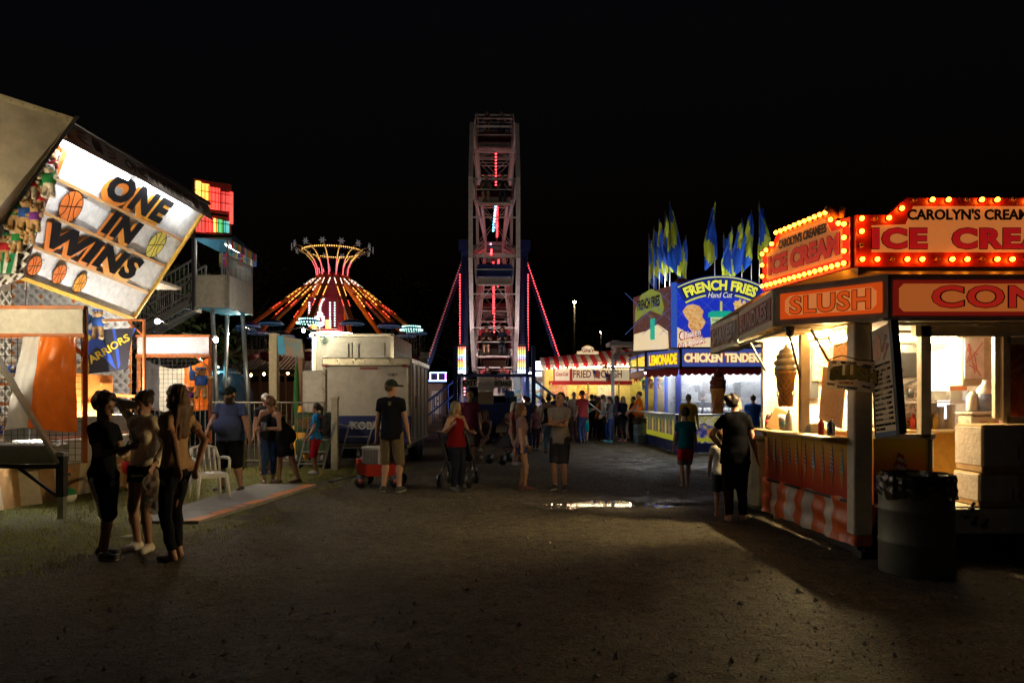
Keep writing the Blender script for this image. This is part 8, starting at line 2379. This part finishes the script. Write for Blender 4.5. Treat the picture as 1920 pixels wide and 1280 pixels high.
def giant_cone(px, pt, pb, Y, label, icecol):
    top, bot = W(px, pt, Y), W(px, pb, Y)
    h = top.z - bot.z; x, y, z = bot
    t = thing('giant_cone', label, 'cone sign', bot)
    b = MB()
    prof = [(.13, 0), (.135, .06), (.14, .22), (.165, .24), (.185, .44), (.235, .5), (.24, .54), (.2, .55)]
    b.lathe([(r * h * .98 * .72, zz * h) for r, zz in prof], (x, y, z), 20); cn_ = b.build('wafer', M('wafer_tan', (.58, .32, .11), .55, var=.3, bump=.4, bscale=30), t)
    b = MB()
    for k in range(10):
        for s in (1, -1):
            pts = [(x + .72 * h * (.14 + .045 * f) * 1.0 * math.cos(k * .628 + s * f * 1.5), y + .72 * h * (.14 + .045 * f) * math.sin(k * .628 + s * f * 1.5), z + h * (.24 * f + .0) + (.22 * h if f > 2 else 0)) for f in np.linspace(0, 1, 6)]
            b.tube(pts, .006, 4)
            pts = [(x + .72 * h * (.165 + .03 * f) * math.cos(k * .628 + s * f * 1.2), y + .72 * h * (.165 + .03 * f) * math.sin(k * .628 + s * f * 1.2), z + h * (.25 + .24 * f)) for f in np.linspace(0, 1, 6)]
            b.tube(pts, .006, 4)
    b.build('wafer_ridges', M('wafer_ridge', (.64, .38, .15), .6), cn_)
    P = []
    for zz, R_, r in ((.57, .15, .055), (.665, .15, .06), (.76, .115, .05), (.84, .075, .04)):
        for k in range(14):
            a = k * .4488; P.append(('e', (R_ * h * .72 * math.cos(a), R_ * h * .72 * math.sin(a), (zz + .03 * k / 14) * h), (r * h * 1.15, r * h * 1.15, r * h * .85)))
        P.append(('e', (0, 0, zz * h), (R_ * h * .8, R_ * h * .8, .05 * h)))
    P += [('c', (0, 0, .86 * h), (.01, 0, 1.0 * h), .05 * h, .008)]
    pos = Matrix.Translation(Vector((x, y, z)))
    o = sdf_obj('swirl', P, .014, icecol, t, k=.015)
    b = MB(); b.tube([(x, y, top.z), (x, y, top.z + .1)], .006, 5); b.build('hook', STEEL, t)
giant_cone(1473, 641, 762, 8.45, 'giant plastic vanilla twist cone hanging under the SUNDAES sign', M('vanilla', (.80, .70, .54), .4))
giant_cone(1346, 688, 776, 10.6, 'giant plastic chocolate twist cone hanging under the SHAKES sign', M('chocolate', (.10, .025, .015), .3))
b = MB(); b.box((3.70, 10.3, .55), (.82, 1.2, 1.0), None, None, .08); b.box((3.70, 10.3, 1.06), (.86, 1.24, .06), None, None, .02)
for i in range(2): b.box((3.28, 10.3, .4 + .3 * i), (.02, 1.1, .05))
tk = b.build('storage_tank', M('tank_pale', (.36, .36, .26), .5, dirt=.25)); tag(tk, 'pale green ribbed storage tank behind the ice cream trailer', 'tank')

# ---------------------------------------------------------------- bins
def drum(px, pyb, label, r, h, col, liner=True, Yc=None):
    g = G(px, pyb); c = Vector((g.x * (g.y + r) / g.y, g.y + r, 0))
    t = thing('trash_drum', label, 'trash barrel', c)
    prof = [(r * .98, 0), (r, .015), (r, h * .30), (r * 1.025, h * .32), (r * 1.025, h * .34), (r, h * .36), (r, h * .63), (r * 1.025, h * .65), (r * 1.025, h * .67), (r, h * .69), (r, h * .97), (r * 1.02, h * .98), (r * 1.02, h), (r * .97, h), (r * .96, h * .6), (.02, h * .5)]
    b = MB(); b.lathe(prof, c, 40); b.build('drum', col, t)
    if liner:
        def ln(u, v):
            a = u * 2 * math.pi
            rr = r * 1.035 + .012 * math.sin(9 * a + 3 * v) * (1 - v) + .008 * math.sin(23 * a) + (.010 * math.sin(v * 13 + 5 * math.sin(2 * a) + a) * math.sin(4 * a + 2) if v < .9 else 0)
            zz = h * (.80 + .03 * math.sin(3 * a) + .02 * math.sin(7 * a)) * (1 - v) + (h + .018) * v
            if v > .92: rr -= r * .05 * (v - .92) / .08
            return (c.x + rr * math.cos(a), c.y + rr * math.sin(a), zz)
        b = MB(); b.sheet(ln, 80, 16)
        b.sheet(lambda u, v: (c.x + (r * .98 - r * .25 * v + .02 * math.sin(7 * u * 6.283 + 2 * v)) * math.cos(u * 2 * math.pi), c.y + (r * .98 - r * .25 * v + .02 * math.sin(7 * u * 6.283)) * math.sin(u * 2 * math.pi), h + .02 - .3 * v), 60, 6)
        b.build('bin_liner', M('liner_black', (.012, .012, .013), .22, bump=.6, bscale=18), t)
drum(1717, 1088, 'big grey steel drum bin with black liner in front of the ice cream trailer', .31, .89, M('drum_grey', (.17, .17, .14), .55, .35, dirt=.35))
drum(1203, 832, 'blue grey drum bin with black liner by the man in orange', .29, .88, M('drum_blue', (.12, .17, .21), .5, .2, dirt=.2))
# ---------------------------------------------------------------- people
def jp(C):
    m = np.zeros(len(C), int)
    x, y, z = C[:, 0], C[:, 1], C[:, 2]
    side = x < -.10
    w_ = np.clip((.88 - z) * .24, 0, .09); yy = y - .005
    m[side & (np.abs(yy) < w_ + .018) & (z < .9) & (z > .45)] = 1
    m[side & (np.abs(yy) < w_) & (z < .86) & (z > .475)] = 2
    for (a, b_, r) in (((.0, .575), (.0, .545), .009), ((0, .57), (.035, .60), .006), ((0, .565), (-.03, .555), .006), ((0, .545), (.03, .515), .006), ((0, .545), (-.028, .52), .006), ((0, .59), (0, .59), .009)):
        a, b_ = np.array(a), np.array(b_); q = np.stack([yy, z], 1) - a; d = b_ - a
        t = np.clip((q @ d) / (d @ d + 1e-9), 0, 1); m[side & (np.linalg.norm(q - t[:, None] * d, axis=1) < r)] = 3
    return m
boy = person(195, 1045, 747, 'boy in black tee and long black basketball shorts holding a phone up', 82, skin='m', top_c=(.012, .013, .018), bot_k='shorts', bot_len=1.02, bot_c=(.012, .012, .016),
       hair='curly', hair_c=(.02, .012, .01), lhand=(.07, -.29, 1.24), rhand=(-.07, -.30, 1.21), hpitch=14, fat=.88, feet=((.10, .11), (-.10, -.08)), child=True, height=1.60, hem=.84, fold=.005,
       bot_paint=([M('trim_grey', (.85, .82, .78), .7), M('panel_grey', (.48, .45, .42), .8), M('emblem_black', (.012, .012, .012), .7)], jp))
girl = person(270, 1031, 735, 'girl in open cream shirt and black shorts with one hand behind her head', -8, skin='l', fat=.86, top_c=(.62, .55, .42), top_k='long', bot_k='shorts', bot_len=.34, bot_c=(.012, .012, .015), fem=True,
       hair='bun', hair_c=(.03, .017, .012), rhand=(-.09, .10, 1.60), rpole=(-1, -.25, .25), lhand=(.24, -.16, .98), hpitch=16, hyaw=-12, feet=((.10, -.06), (-.09, .02)), shoe_c=(.55, .52, .46), hem=.82, fold=.007)
tall = person(330, 1048, 721, 'long haired girl in peach tee and dark leggings turned to her friends', -112, skin='t', fat=.86, top_c=(.42, .26, .15), bot_k='leggings', bot_c=(.015, .016, .022), fem=True, hair='wavy', hair_c=(.11, .06, .03),
       lhand=(.12, .16, .96), rhand=(-.14, .14, .95), hyaw=10, feet=((.08, .04), (-.08, -.05)), shoe_c=None, hem=.92, fold=.006)
beardm = person(432, 921, 726, 'heavy bearded man in black cap and slate blue tee by the white chair', -6, fat=1.5, belly=.10, top_c=(.055, .075, .16), bot_c=(.012, .012, .014), bot_k='shorts', bot_len=1.15, beard=(.025, .015, .01), hair_c=(.03, .02, .015), cap_c=(.015, .022, .02),
       lhand=(.40, -.12, .86), rhand=(-.26, -.3, .98), hpitch=12, hyaw=-12, feet=((.20, -.02), (-.18, .05)), hem=.86, fold=.005)
p_old = person(503, 906, 741, 'blond older woman in black tank top and cropped jeans looking down', 35, fem=True, hair='short', hair_c=(.42, .33, .2), top_k='tank', top_c=(.02, .02, .024), bot_c=(.03, .06, .14), bot_len=.72, lean=10, hpitch=22, shoe_c=(.16, .09, .05), lhand=(.16, -.25, 1.12), rhand=(-.22, -.12, .92))
p_dress = person(537, 907, 741, 'woman in sleeveless black dress leaning over with a cup', -58, fem=True, hair='topbun', hair_c=(.14, .07, .035), top_k='tank', top_c=(.012, .012, .014), bot_c=(.012, .012, .014), skirt=.56, lean=24, hpitch=10, shoe_c=(.10, .05, .03), lhand=(.12, -.42, 1.12), rhand=(-.1, -.42, 1.08), feet=((.08, .22), (-.08, -.12)))
person(498, 0, 0, 'person in white cap and khaki trousers hidden behind the talking women', 30, Y=14.9, height=1.68, top_c=(.03, .03, .035), bot_c=(.26, .19, .10), cap_c=(.55, .55, .55), hpitch=15, shoe_c=(.3, .12, .08))
p_blue = person(593, 889, 756, 'woman in bright blue tee and red knee shorts with a backpack', -86, fem=True, fat=1.15, hair='pony', hair_c=(.03, .018, .012), top_c=(.02, .17, .42), bot_k='shorts', bot_len=1.15, bot_c=(.42, .02, .035), shoe_c=(.45, .43, .4), lhand=(.2, -.16, .93), rhand=(-.2, -.16, .93))
backpack(p_blue, (.02, .02, .028), 'black backpack with red pocket on the woman in blue', (.3, .03, .03))
p_cap = person(734, 922, 714, 'man in black cap and black tee seen from behind beside the red wagon', 172, top_c=(.012, .012, .014), bot_k='shorts', bot_len=1.05, bot_c=(.15, .115, .075), cap_c=(.02, .028, .024), hair_c=(.08, .05, .03), hyaw=-40, hpitch=4, feet=((.13, .0), (-.13, .02)), height=1.9, hem=.84, print_c=((.13, .10, .05), 1.40, .13, .03, .03))
p_red = person(856, 920, 752, 'woman in dark red tank top and navy trousers with hand raised', 42, skin='m', fem=True, fat=1.12, hair='bob', hair_c=(.20, .16, .11), top_k='tank', top_c=(.13, .008, .010), bot_c=(.015, .017, .03), shoe_c=(.03, .03, .03), rhand=(-.27, -.22, 1.30), rpole=(-.5, .3, -1), lhand=(.16, -.3, 1.16), hyaw=25)
person(880, 0, 0, 'man in maroon polo standing behind the woman in red', 15, Y=15.6, height=1.78, skin='m', top_c=(.13, .03, .06), bot_k='shorts', bot_c=(.06, .045, .035), shoe_c=(.4, .38, .35), hair_c=(.05, .035, .025), lhand=(.2, -.22, 1.0))
p_mauve = person(978, 917, 757, 'woman in mauve tee and denim shorts with shoulder length brown hair', 78, skin='l', fem=True, hair='bob', hair_c=(.12, .065, .03), top_c=(.24, .16, .19), bot_k='shorts', bot_len=.40, bot_c=(.03, .045, .12), shoe_c=(.16, .06, .04), lhand=(.22, -.10, .84), feet=((.09, .05), (-.09, -.08)), print_c=((.5, .48, .48), 1.02, -.1, .10, .09))
p_arms = person(1050, 918, 737, 'man in grey henley tee with folded arms and dark shorts', -22, top_c=(.24, .22, .21), bot_k='shorts', bot_len=1.0, bot_c=(.035, .035, .045), hair='buzz', hair_c=(.06, .035, .02), lhand=(-.10, -.205, 1.19), rhand=(.10, -.21, 1.25), lpole=(.9, .1, -.5), rpole=(-.9, .1, -.5), hyaw=-25, shoe_c=(.03, .03, .04), height=1.70, hem=.84)
person(965, 0, 0, 'white haired woman in pink tee behind the woman in mauve', 60, Y=17, height=1.5, fem=True, hair='bob', hair_c=(.6, .57, .5), top_c=(.45, .14, .18), bot_k='shorts', bot_c=(.3, .2, .15), shoe_c=(.3, .3, .3))
# sitting on the bench before the wheel
bn = thing('park_bench', 'dark low bench under the wheel entrance with seated women', 'bench', (-.55, 19.2, 0))
b = MB(); b.box((-.55, 19.15, .43), (2.0, .42, .05)); b.build('seat', M('bench_dark', (.06, .045, .035), .7), bn)
b = MB(); b.box((-.55, 19.42, .70), (2.0, .04, .3)); b.build('backrest', M('bench_dark'), bn)
for x in (-1.4, .3): b = MB(); b.bar((x, 19.0, 0), (x, 19.0, .41), .06); b.bar((x, 19.42, 0), (x, 19.42, .85), .06); b.build('leg', DARK_STEEL, bn)
SEAT = dict(hip_z=.50, knee=(0, -1, .6))
person(0, 0, 0, 'long haired woman sitting cross legged on the dark bench', 5, loc=(-.72, 19.05, 0), height=1.68, fem=True, hair='wavy', hair_c=(.12, .07, .04), top_k='tank', top_c=(.05, .03, .04), bot_k='shorts', bot_len=.6, bot_c=(.03, .025, .03), shoe_c=(.6, .58, .55), feet=((-.16, -.62), (-.12, -.34)), lifts=(.22, 0), lhand=(.05, -.33, .62), rhand=(-.06, -.33, .62), **SEAT)
person(0, 0, 0, 'woman in straw coloured hat bent forward on the dark bench', 25, loc=(-.22, 19.05, 0), height=1.62, fem=True, hair='bob', hair_c=(.2, .12, .06), cap_c=(.42, .34, .2), top_c=(.12, .08, .06), bot_k='shorts', bot_len=.7, bot_c=(.05, .04, .04), shoe_c=(.3, .25, .2), lean=22, feet=((.12, -.42), (-.1, -.46)), lhand=(.12, -.42, .62), rhand=(-.1, -.42, .62), **SEAT)
person(0, 0, 0, 'child in dark top sitting at the end of the bench', 0, loc=(-1.25, 19.05, 0), height=1.35, child=True, hair_c=(.06, .04, .03), top_c=(.06, .03, .05), bot_k='shorts', bot_c=(.05, .05, .06), shoe_c=(.4, .4, .4), feet=((.1, -.42), (-.1, -.42)), lhand=(.12, -.35, .6), rhand=(-.1, -.35, .6), **SEAT)
# the crowd by the stands at the back
CR = [
 (990, 22.5, 1.62, 'person in black cap and dark blue tee at the wheel steps', 170, dict(top_c=(.02, .03, .07), bot_c=(.03, .04, .09), cap_c=(.012, .012, .014))),
 (1004, 21.5, 1.34, 'girl in dusty pink tee near the wheel steps', 30, dict(fem=True, child=True, hair='long', hair_c=(.05, .03, .02), top_c=(.24, .10, .13), bot_k='leggings', bot_c=(.05, .03, .04))),
 (1029, 20.6, 1.68, 'woman with top knot and black tank in pale jeans', 178, dict(fem=True, hair='topbun', hair_c=(.03, .02, .015), top_k='tank', top_c=(.015, .02, .015), bot_c=(.16, .24, .34), print_c=((.30, .42, .04), 1.28, .12, .05, .11))),
 (1076, 26.5, 1.84, 'man in pale tee facing out from the fried dough queue', 5, dict(top_c=(.62, .52, .42), bot_k='shorts', bot_c=(.25, .2, .15), fat=1.1, hair='bald')),
 (1092, 25.2, 1.86, 'tall man in red tee and dark cap with head bowed', -150, dict(top_c=(.42, .05, .06), bot_c=(.04, .06, .14), cap_c=(.01, .012, .014), hpitch=20)),
 (1110, 28, 1.75, 'person in black tee deep in the queue', 150, dict(top_c=(.02, .018, .02), bot_c=(.02, .02, .025))),
 (1123, 26.6, 1.64, 'woman in orange top in the queue', 110, dict(fem=True, hair='pony', hair_c=(.10, .05, .03), top_c=(.55, .22, .03), bot_c=(.04, .03, .03))),
 (1132, 25.8, 1.72, 'man in pale grey tee and black jeans in the queue', 95, dict(top_c=(.5, .45, .4), bot_c=(.02, .02, .024), shoe_c=(.4, .4, .4))),
 (1143, 25.6, 1.66, 'woman in grey hooded top and jeans with turquoise shoes', -65, dict(fem=True, hair='long', hair_c=(.05, .03, .025), top_k='long', top_c=(.13, .14, .16), bot_c=(.03, .06, .20), shoe_c=(.05, .45, .55), hpitch=15, lhand=(.05, -.35, 1.05), rhand=(-.05, -.35, 1.0))),
 (1168, 26, 1.66, 'blond woman in black with pink shoes in the queue', -40, dict(fem=True, hair='long', hair_c=(.30, .17, .08), top_k='long', top_c=(.014, .014, .016), bot_k='leggings', bot_c=(.018, .018, .02), shoe_c=(.65, .22, .24), lhand=(.08, -.3, 1.1), rhand=(-.08, -.3, 1.1))),
 (1187, 26.8, 1.66, 'person in dark maroon jacket beside the man in orange', -70, dict(top_k='long', top_c=(.10, .02, .03), bot_c=(.02, .02, .03), hair_c=(.05, .02, .02))),
 (1198, 25.6, 1.84, 'man in bright orange tee and khaki shorts behind the drum bin', -88, dict(top_c=(.72, .13, .01), bot_k='shorts', bot_c=(.30, .20, .08), fat=1.15, belly=.04, hair_c=(.05, .035, .025), lhand=(.08, -.34, 1.05), rhand=(-.08, -.34, 1.02))),
 (1014, 29, 1.7, 'person in grey by the zigzag stall', 175, dict(top_c=(.2, .2, .22), bot_c=(.03, .04, .08))),
 (1052, 29.2, 1.62, 'woman in dark red top at the zigzag stall', 160, dict(fem=True, hair='long', hair_c=(.05, .03, .02), top_c=(.2, .03, .04), bot_c=(.03, .03, .04))),
 (1100, 31.0, 1.7, 'seller in white tee inside the fried dough stand', 0, dict(top_c=(.6, .55, .5), bot_c=(.05, .05, .05), z0=.1)),
 (1412, 19.4, 1.70, 'man in royal blue tee at the chip stand counter', 165, dict(top_c=(.02, .07, .30), bot_k='shorts', bot_c=(.3, .29, .27), fat=1.1, lhand=(.1, -.35, 1.05), rhand=(-.1, -.35, 1.05))),
 (1291, 19.0, 1.70, 'grey haired man in ochre tee at the chip stand counter', 176, dict(top_c=(.42, .26, .02), bot_c=(.03, .03, .03), hair_c=(.2, .18, .16), fat=1.1)),
 (1318, 21.3, 1.68, 'worker in dark top frying inside the chip stand', 130, dict(top_c=(.04, .04, .06), bot_c=(.03, .03, .03), z0=.12, cap_c=(.03, .03, .05))),

 (984, 27.5, 1.7, 'person in olive jacket behind the wheel steps', 120, dict(top_k='long', top_c=(.06, .07, .03), bot_c=(.03, .03, .04))),
 (1019, 24.5, 1.58, 'teenager in white tee and dark shorts beside the top knot woman', 150, dict(top_c=(.5, .47, .42), bot_k='shorts', bot_c=(.03, .03, .05))),
 (1040, 27.8, 1.74, 'man in navy tee between the pale jeans woman and the queue', -160, dict(top_c=(.03, .05, .14), bot_c=(.10, .08, .06))),
 (1063, 29.3, 1.66, 'woman in yellow tee at the fried dough counter', 175, dict(fem=True, hair='pony', hair_c=(.06, .04, .02), top_c=(.5, .38, .06), bot_c=(.03, .04, .1))),
 (1116, 29.4, 1.72, 'man in green tee at the fried dough counter', 170, dict(top_c=(.05, .22, .08), bot_c=(.05, .05, .06))),
 (1156, 28.5, 1.7, 'woman in purple tee by the grey awning post', 165, dict(fem=True, hair='bob', hair_c=(.08, .05, .03), top_c=(.14, .05, .2), bot_c=(.03, .03, .04))),
]
JC = {}
for px, Y, h_, lb, yw, kw in CR: JC[px] = person(px, 0, 0, lb, yw, Y=Y, height=h_, **kw)
backpack(JC[1143], (.012, .014, .02), 'black backpack on the woman in grey hooded top')
gkid = person(1097, 829, 757, 'child in green tee and teal shorts swinging a white stick', 160, child=True, hair='bob', hair_c=(.25, .12, .05), top_c=(.06, .42, .22), bot_k='shorts', bot_c=(.01, .30, .32), bot_len=.95, shoe_c=(.03, .03, .03), rhand=(-.22, -.2, 1.55), lhand=(.1, -.3, 1.45), hem=.86)
b = MB(); h_ = gkid['w'](gkid['rh']); b.tube([h_ + Vector((-.12, -.05, .25)), h_ + Vector((.55, -.05, -.28))], .022, 6); o = b.build('toy_sword', M('toy_white', (.7, .72, .75), .4)); tag(o, 'long white toy stick held by the child in green', 'toy')
p_teal = person(1285, 913, 768, 'barefoot boy in teal tee and red shorts walking to the chip stand', 176, skin='l', child=True, top_c=(.01, .13, .18), bot_k='shorts', bot_c=(.45, .025, .03), bot_len=.92, shoe_c=None, hair_c=(.03, .015, .012), feet=((.07, .06), (-.07, -.14)), hpitch=10,
       bot_paint=([M('short_hem_grey', (.16, .13, .14), .8)], lambda C: (C[:, 2] < .62).astype(int)))
p_blk = person(1379, 978, 738, 'woman in black tee and patterned black trousers looking up at the signs', 172, skin='l', fem=True, fat=1.18, hair='bun', hair_c=(.015, .009, .008), top_c=(.003, .003, .004), bot_c=(.014, .011, .011), bot_len=.97, hyaw=-62, hpitch=-12, lean=3, shoe_c=None, lhand=(.16, -.16, 1.0), lpole=(1, .2, 0), rhand=(-.30, -.02, .84), hem=.80, feet=((.08, .02), (-.1, .0)), gape=True)
person(1353, 970, 0, 'small child in white tee half hidden beside the woman in black', 165, Y=9.55, height=1.16, child=True, hair_c=(.12, .06, .03), top_c=(.5, .47, .42), bot_k='shorts', bot_c=(.05, .05, .07), shoe_c=None)
# riders on the wheel
RZ = math.atan2(-FCX, FCY)
WM4 = Matrix.Translation(Vector((FCX, FCY, 0))) @ Matrix.Rotation(RZ, 4, 'Z')
k = 0
rc = [(.10, .06, .06), (.05, .06, .12), (.12, .10, .08), (.03, .03, .035), (.16, .05, .05), (.08, .09, .08), (.05, .02, .02), (.10, .09, .10)]
for a, wh_ in ((45, 'lower front'), (105, 'upper front'), (165, 'topmost'), (15, 'lowest red')):
    for sx in (-1, 1):
        c = WM4 @ (wp(0, a, FR) + Vector((sx * .33, -.02, 0)))
        person(0, 0, 0, 'rider on the %s side of the %s gondola of the wheel' % ('exit' if sx < 0 else 'entrance', wh_), 0, loc=(c.x, c.y, 0), z0=c.z - .755 - .42, height=1.7, top_c=rc[k], bot_c=(.04, .04, .05) if k % 2 else (.16, .12, .09), bot_k='shorts' if k % 2 == 0 else 'pants', hair='long' if k in (1, 4, 6) else 'short', fem=k in (1, 4, 6), hair_c=(.04, .025, .02), shoe_c=(.25, .24, .23),
               feet=((.1, -.44), (-.1, -.44)), lhand=(.12, -.34, .78), rhand=(-.12, -.34, .78), vox=.034, hip_z=.50, knee=(0, -1, .6)); k += 1

# ---------------------------------------------------------------- things people hold and pull
def held(nm, lb, cat, p, s, mat, rot=None, extra=None):
    t = thing(nm, lb, cat, p); b = MB(); b.box(p, s, rot, None, .006); b.build('shell', mat, t)
    return t
m_ = (boy['w'](boy['lh']) + boy['w'](boy['rh'])) / 2
ph = held('phone', 'dark phone held up between the boy\'s hands', 'phone', m_ + Vector((.06, 0, .10)), (.012, .075, .15), BLACK, Matrix.Rotation(R(-20), 3, 'Y'))
cup_p = p_dress['w'](p_dress['lh']) + Vector((-.03, -.03, .03))
ct = thing('drink_cup', 'pale blue drink cup in the hand of the woman in the black dress', 'cup', cup_p)
b = MB(); b.lathe([(.035, -.07), (.048, .07), (.05, .075)], cup_p, 14); b.build('cup_body', M('cup_blue', (.25, .3, .42), .4), ct)
bg_p = girl['w'](girl['lh'])
pb = thing('plastic_bag', 'clear plastic prize bag hanging from the hand of the girl in cream', 'bag', bg_p)
FILM = M('bag_film', (.65, .55, .5), .12, var=.3, alpha=.45, bump=.5, bscale=15)
P = [('c', (0, 0, -.08), (0, 0, -.2), .03, .10), ('c', (0, 0, -.2), (.01, 0, -.42), .11, .10, (0, 1, 0), 1.5)]
ROOT_M[pb.name] = Matrix.Identity(4)
sdf_obj('film', P, .014, FILM, pb, fold=.012, seed=55, fscale=1.6)
b = MB(); b.T = None
rg = random.Random(5)
for i in range(9): b.ball((rg.uniform(-.06, .06), rg.uniform(-.03, .03), rg.uniform(-.42, -.22)), rg.uniform(.025, .045), 8)
b.build_each('prize', art_mat('bag_stuff', [(.35, .03, .03), (.5, .4, .35), (.1, .3, .35), (.5, .06, .08)], 14), pb)
# red pull wagon
wx, wy = (-.0 + (714 - 960) / F * 12.9), 12.9
wg = thing('pull_wagon', 'red toy pull wagon with black wheels behind the man in the cap', 'wagon', (wx, wy, 0))
WRED = M('wagon_red', (.42, .035, .02), .35, coat=.3)
b = MB()
TW = lambda L, z, wd: [(wx - L, wy - wd, z), (wx + L, wy - wd, z), (wx + L, wy + wd, z), (wx - L, wy + wd, z)]
v = TW(.34, .20, .18) + TW(.42, .42, .23) + TW(.40, .42, .21) + TW(.33, .23, .165)
b.add(v, [(3, 2, 1, 0), (0, 1, 5, 4), (1, 2, 6, 5), (2, 3, 7, 6), (3, 0, 4, 7), (4, 5, 9, 8), (5, 6, 10, 9), (6, 7, 11, 10), (7, 4, 8, 11), (8, 9, 13, 12), (9, 10, 14, 13), (10, 11, 15, 14), (11, 8, 12, 15), (12, 13, 14, 15)])
b.box((wx - .36, wy, .47), (.10, .44, .12), None, None, .03); b.box((wx + .36, wy, .47), (.10, .44, .12), None, None, .03)
b.build('tub', WRED, wg)
for sx in (-.30, .32):
    for sy in (-.24, .24):
        b = MB(); b.tube([(wx + sx, wy + sy - .035, .12), (wx + sx, wy + sy + .035, .12)], .12, 18); wl = b.build('wheel', BLACK, wg)
        b = MB(); b.tube([(wx + sx, wy + sy - .04, .12), (wx + sx, wy + sy + .04, .12)], .05, 12); b.build('rim', M('wheel_rim', (.4, .08, .05), .4), wl)
b = MB(); b.bar((wx - .3, wy - .26, .12), (wx - .3, wy + .26, .12), .03); b.bar((wx + .32, wy - .26, .12), (wx + .32, wy + .26, .12), .03); b.build('axle', DARK_STEEL, wg)
b = MB(); b.tube([(wx - .36, wy, .20), (wx - .6, wy - .05, .16), (wx - .88, wy - .1, .10)], .016, 6); b.bar((wx - .88, wy - .2, .10), (wx - .88, wy, .10), .03); b.build('handle', BLACK, wg)
cl = thing('cooler', 'grey ribbed cooler box riding in the red wagon', 'cooler', (wx - .16, wy, .24))
b = MB(); b.box((wx - .16, wy, .48), (.30, .30, .42), None, None, .02); b.build('cooler_body', M('cooler_grey', (.38, .38, .42), .4), cl)
b = MB()
for i in range(11): b.box((wx - .29 + .026 * i, wy - .155, .50), (.012, .012, .34))
b.build('ribs', M('rib_dark', (.16, .16, .19), .5), cl)
b = MB(); b.box((wx - .16, wy, .705), (.33, .33, .04), None, None, .01); b.build('lid', M('lid_grey', (.5, .5, .52), .4), cl)
# strollers
def stroller(x, y, rz, label, can):
    t = thing('stroller', label, 'stroller', (x, y, 0), rz)
    ROOT_M[t.name] = Matrix.Identity(4)
    for px_, py_ in ((-.25, -.35), (.25, -.35), (-.27, .3), (.27, .3)):
        b = MB(); b.tube([(px_ - .03, py_, .12), (px_ + .03, py_, .12)], .12, 14); b.build('wheel', BLACK, t)
    b = MB()
    for s in (-1, 1):
        b.tube([(s * .25, -.35, .14), (s * .25, -.05, .5), (s * .26, .45, 1.0)], .018, 6); b.tube([(s * .27, .3, .14), (s * .25, -.05, .5)], .018, 6)
    b.tube([(-.26, .45, 1.0), (.26, .45, 1.0)], .022, 6); b.build('frame', DARK_STEEL, t)
    b = MB(); b.sheet(lambda u, v: (-.22 + .44 * u, -.3 + .5 * v, .45 + .35 * v * v - .06 * math.sin(3.14 * u)), 8, 8); b.box((0, -.05, .42), (.42, .45, .04), None, None, .01); b.build('seat', M('stroller_dark', (.03, .03, .04), .8), t)
    b = MB(); b.sheet(lambda u, v: (.25 * math.cos(3.1416 * u), .2 - .36 * v + .05 * math.sin(3.14 * u), .75 + (.38 - .12 * v) * max(0, math.sin(3.1416 * u)) ** .6 * (.6 + .4 * v)), 14, 8); b.build('canopy', can, t)
stroller(-.12, 17.4, R(-50), 'dark stroller with cream hood before the bench', M('hood_cream', (.42, .36, .24), .8))
stroller(-.98, 13.0, R(170), 'black stroller pushed by the woman in red', M('hood_black', (.02, .02, .024), .8))
# scrap of litter on the grass
b = MB(); b.add([(-4.42, 8.0, .045), (-4.28, 7.95, .05), (-4.22, 8.05, .06), (-4.36, 8.12, .045)], [(0, 1, 2, 3)]); o = b.build('paper_scrap', M('paper', (.5, .48, .44), .8)); tag(o, 'white paper scrap lying on the grass by the girls', 'litter')
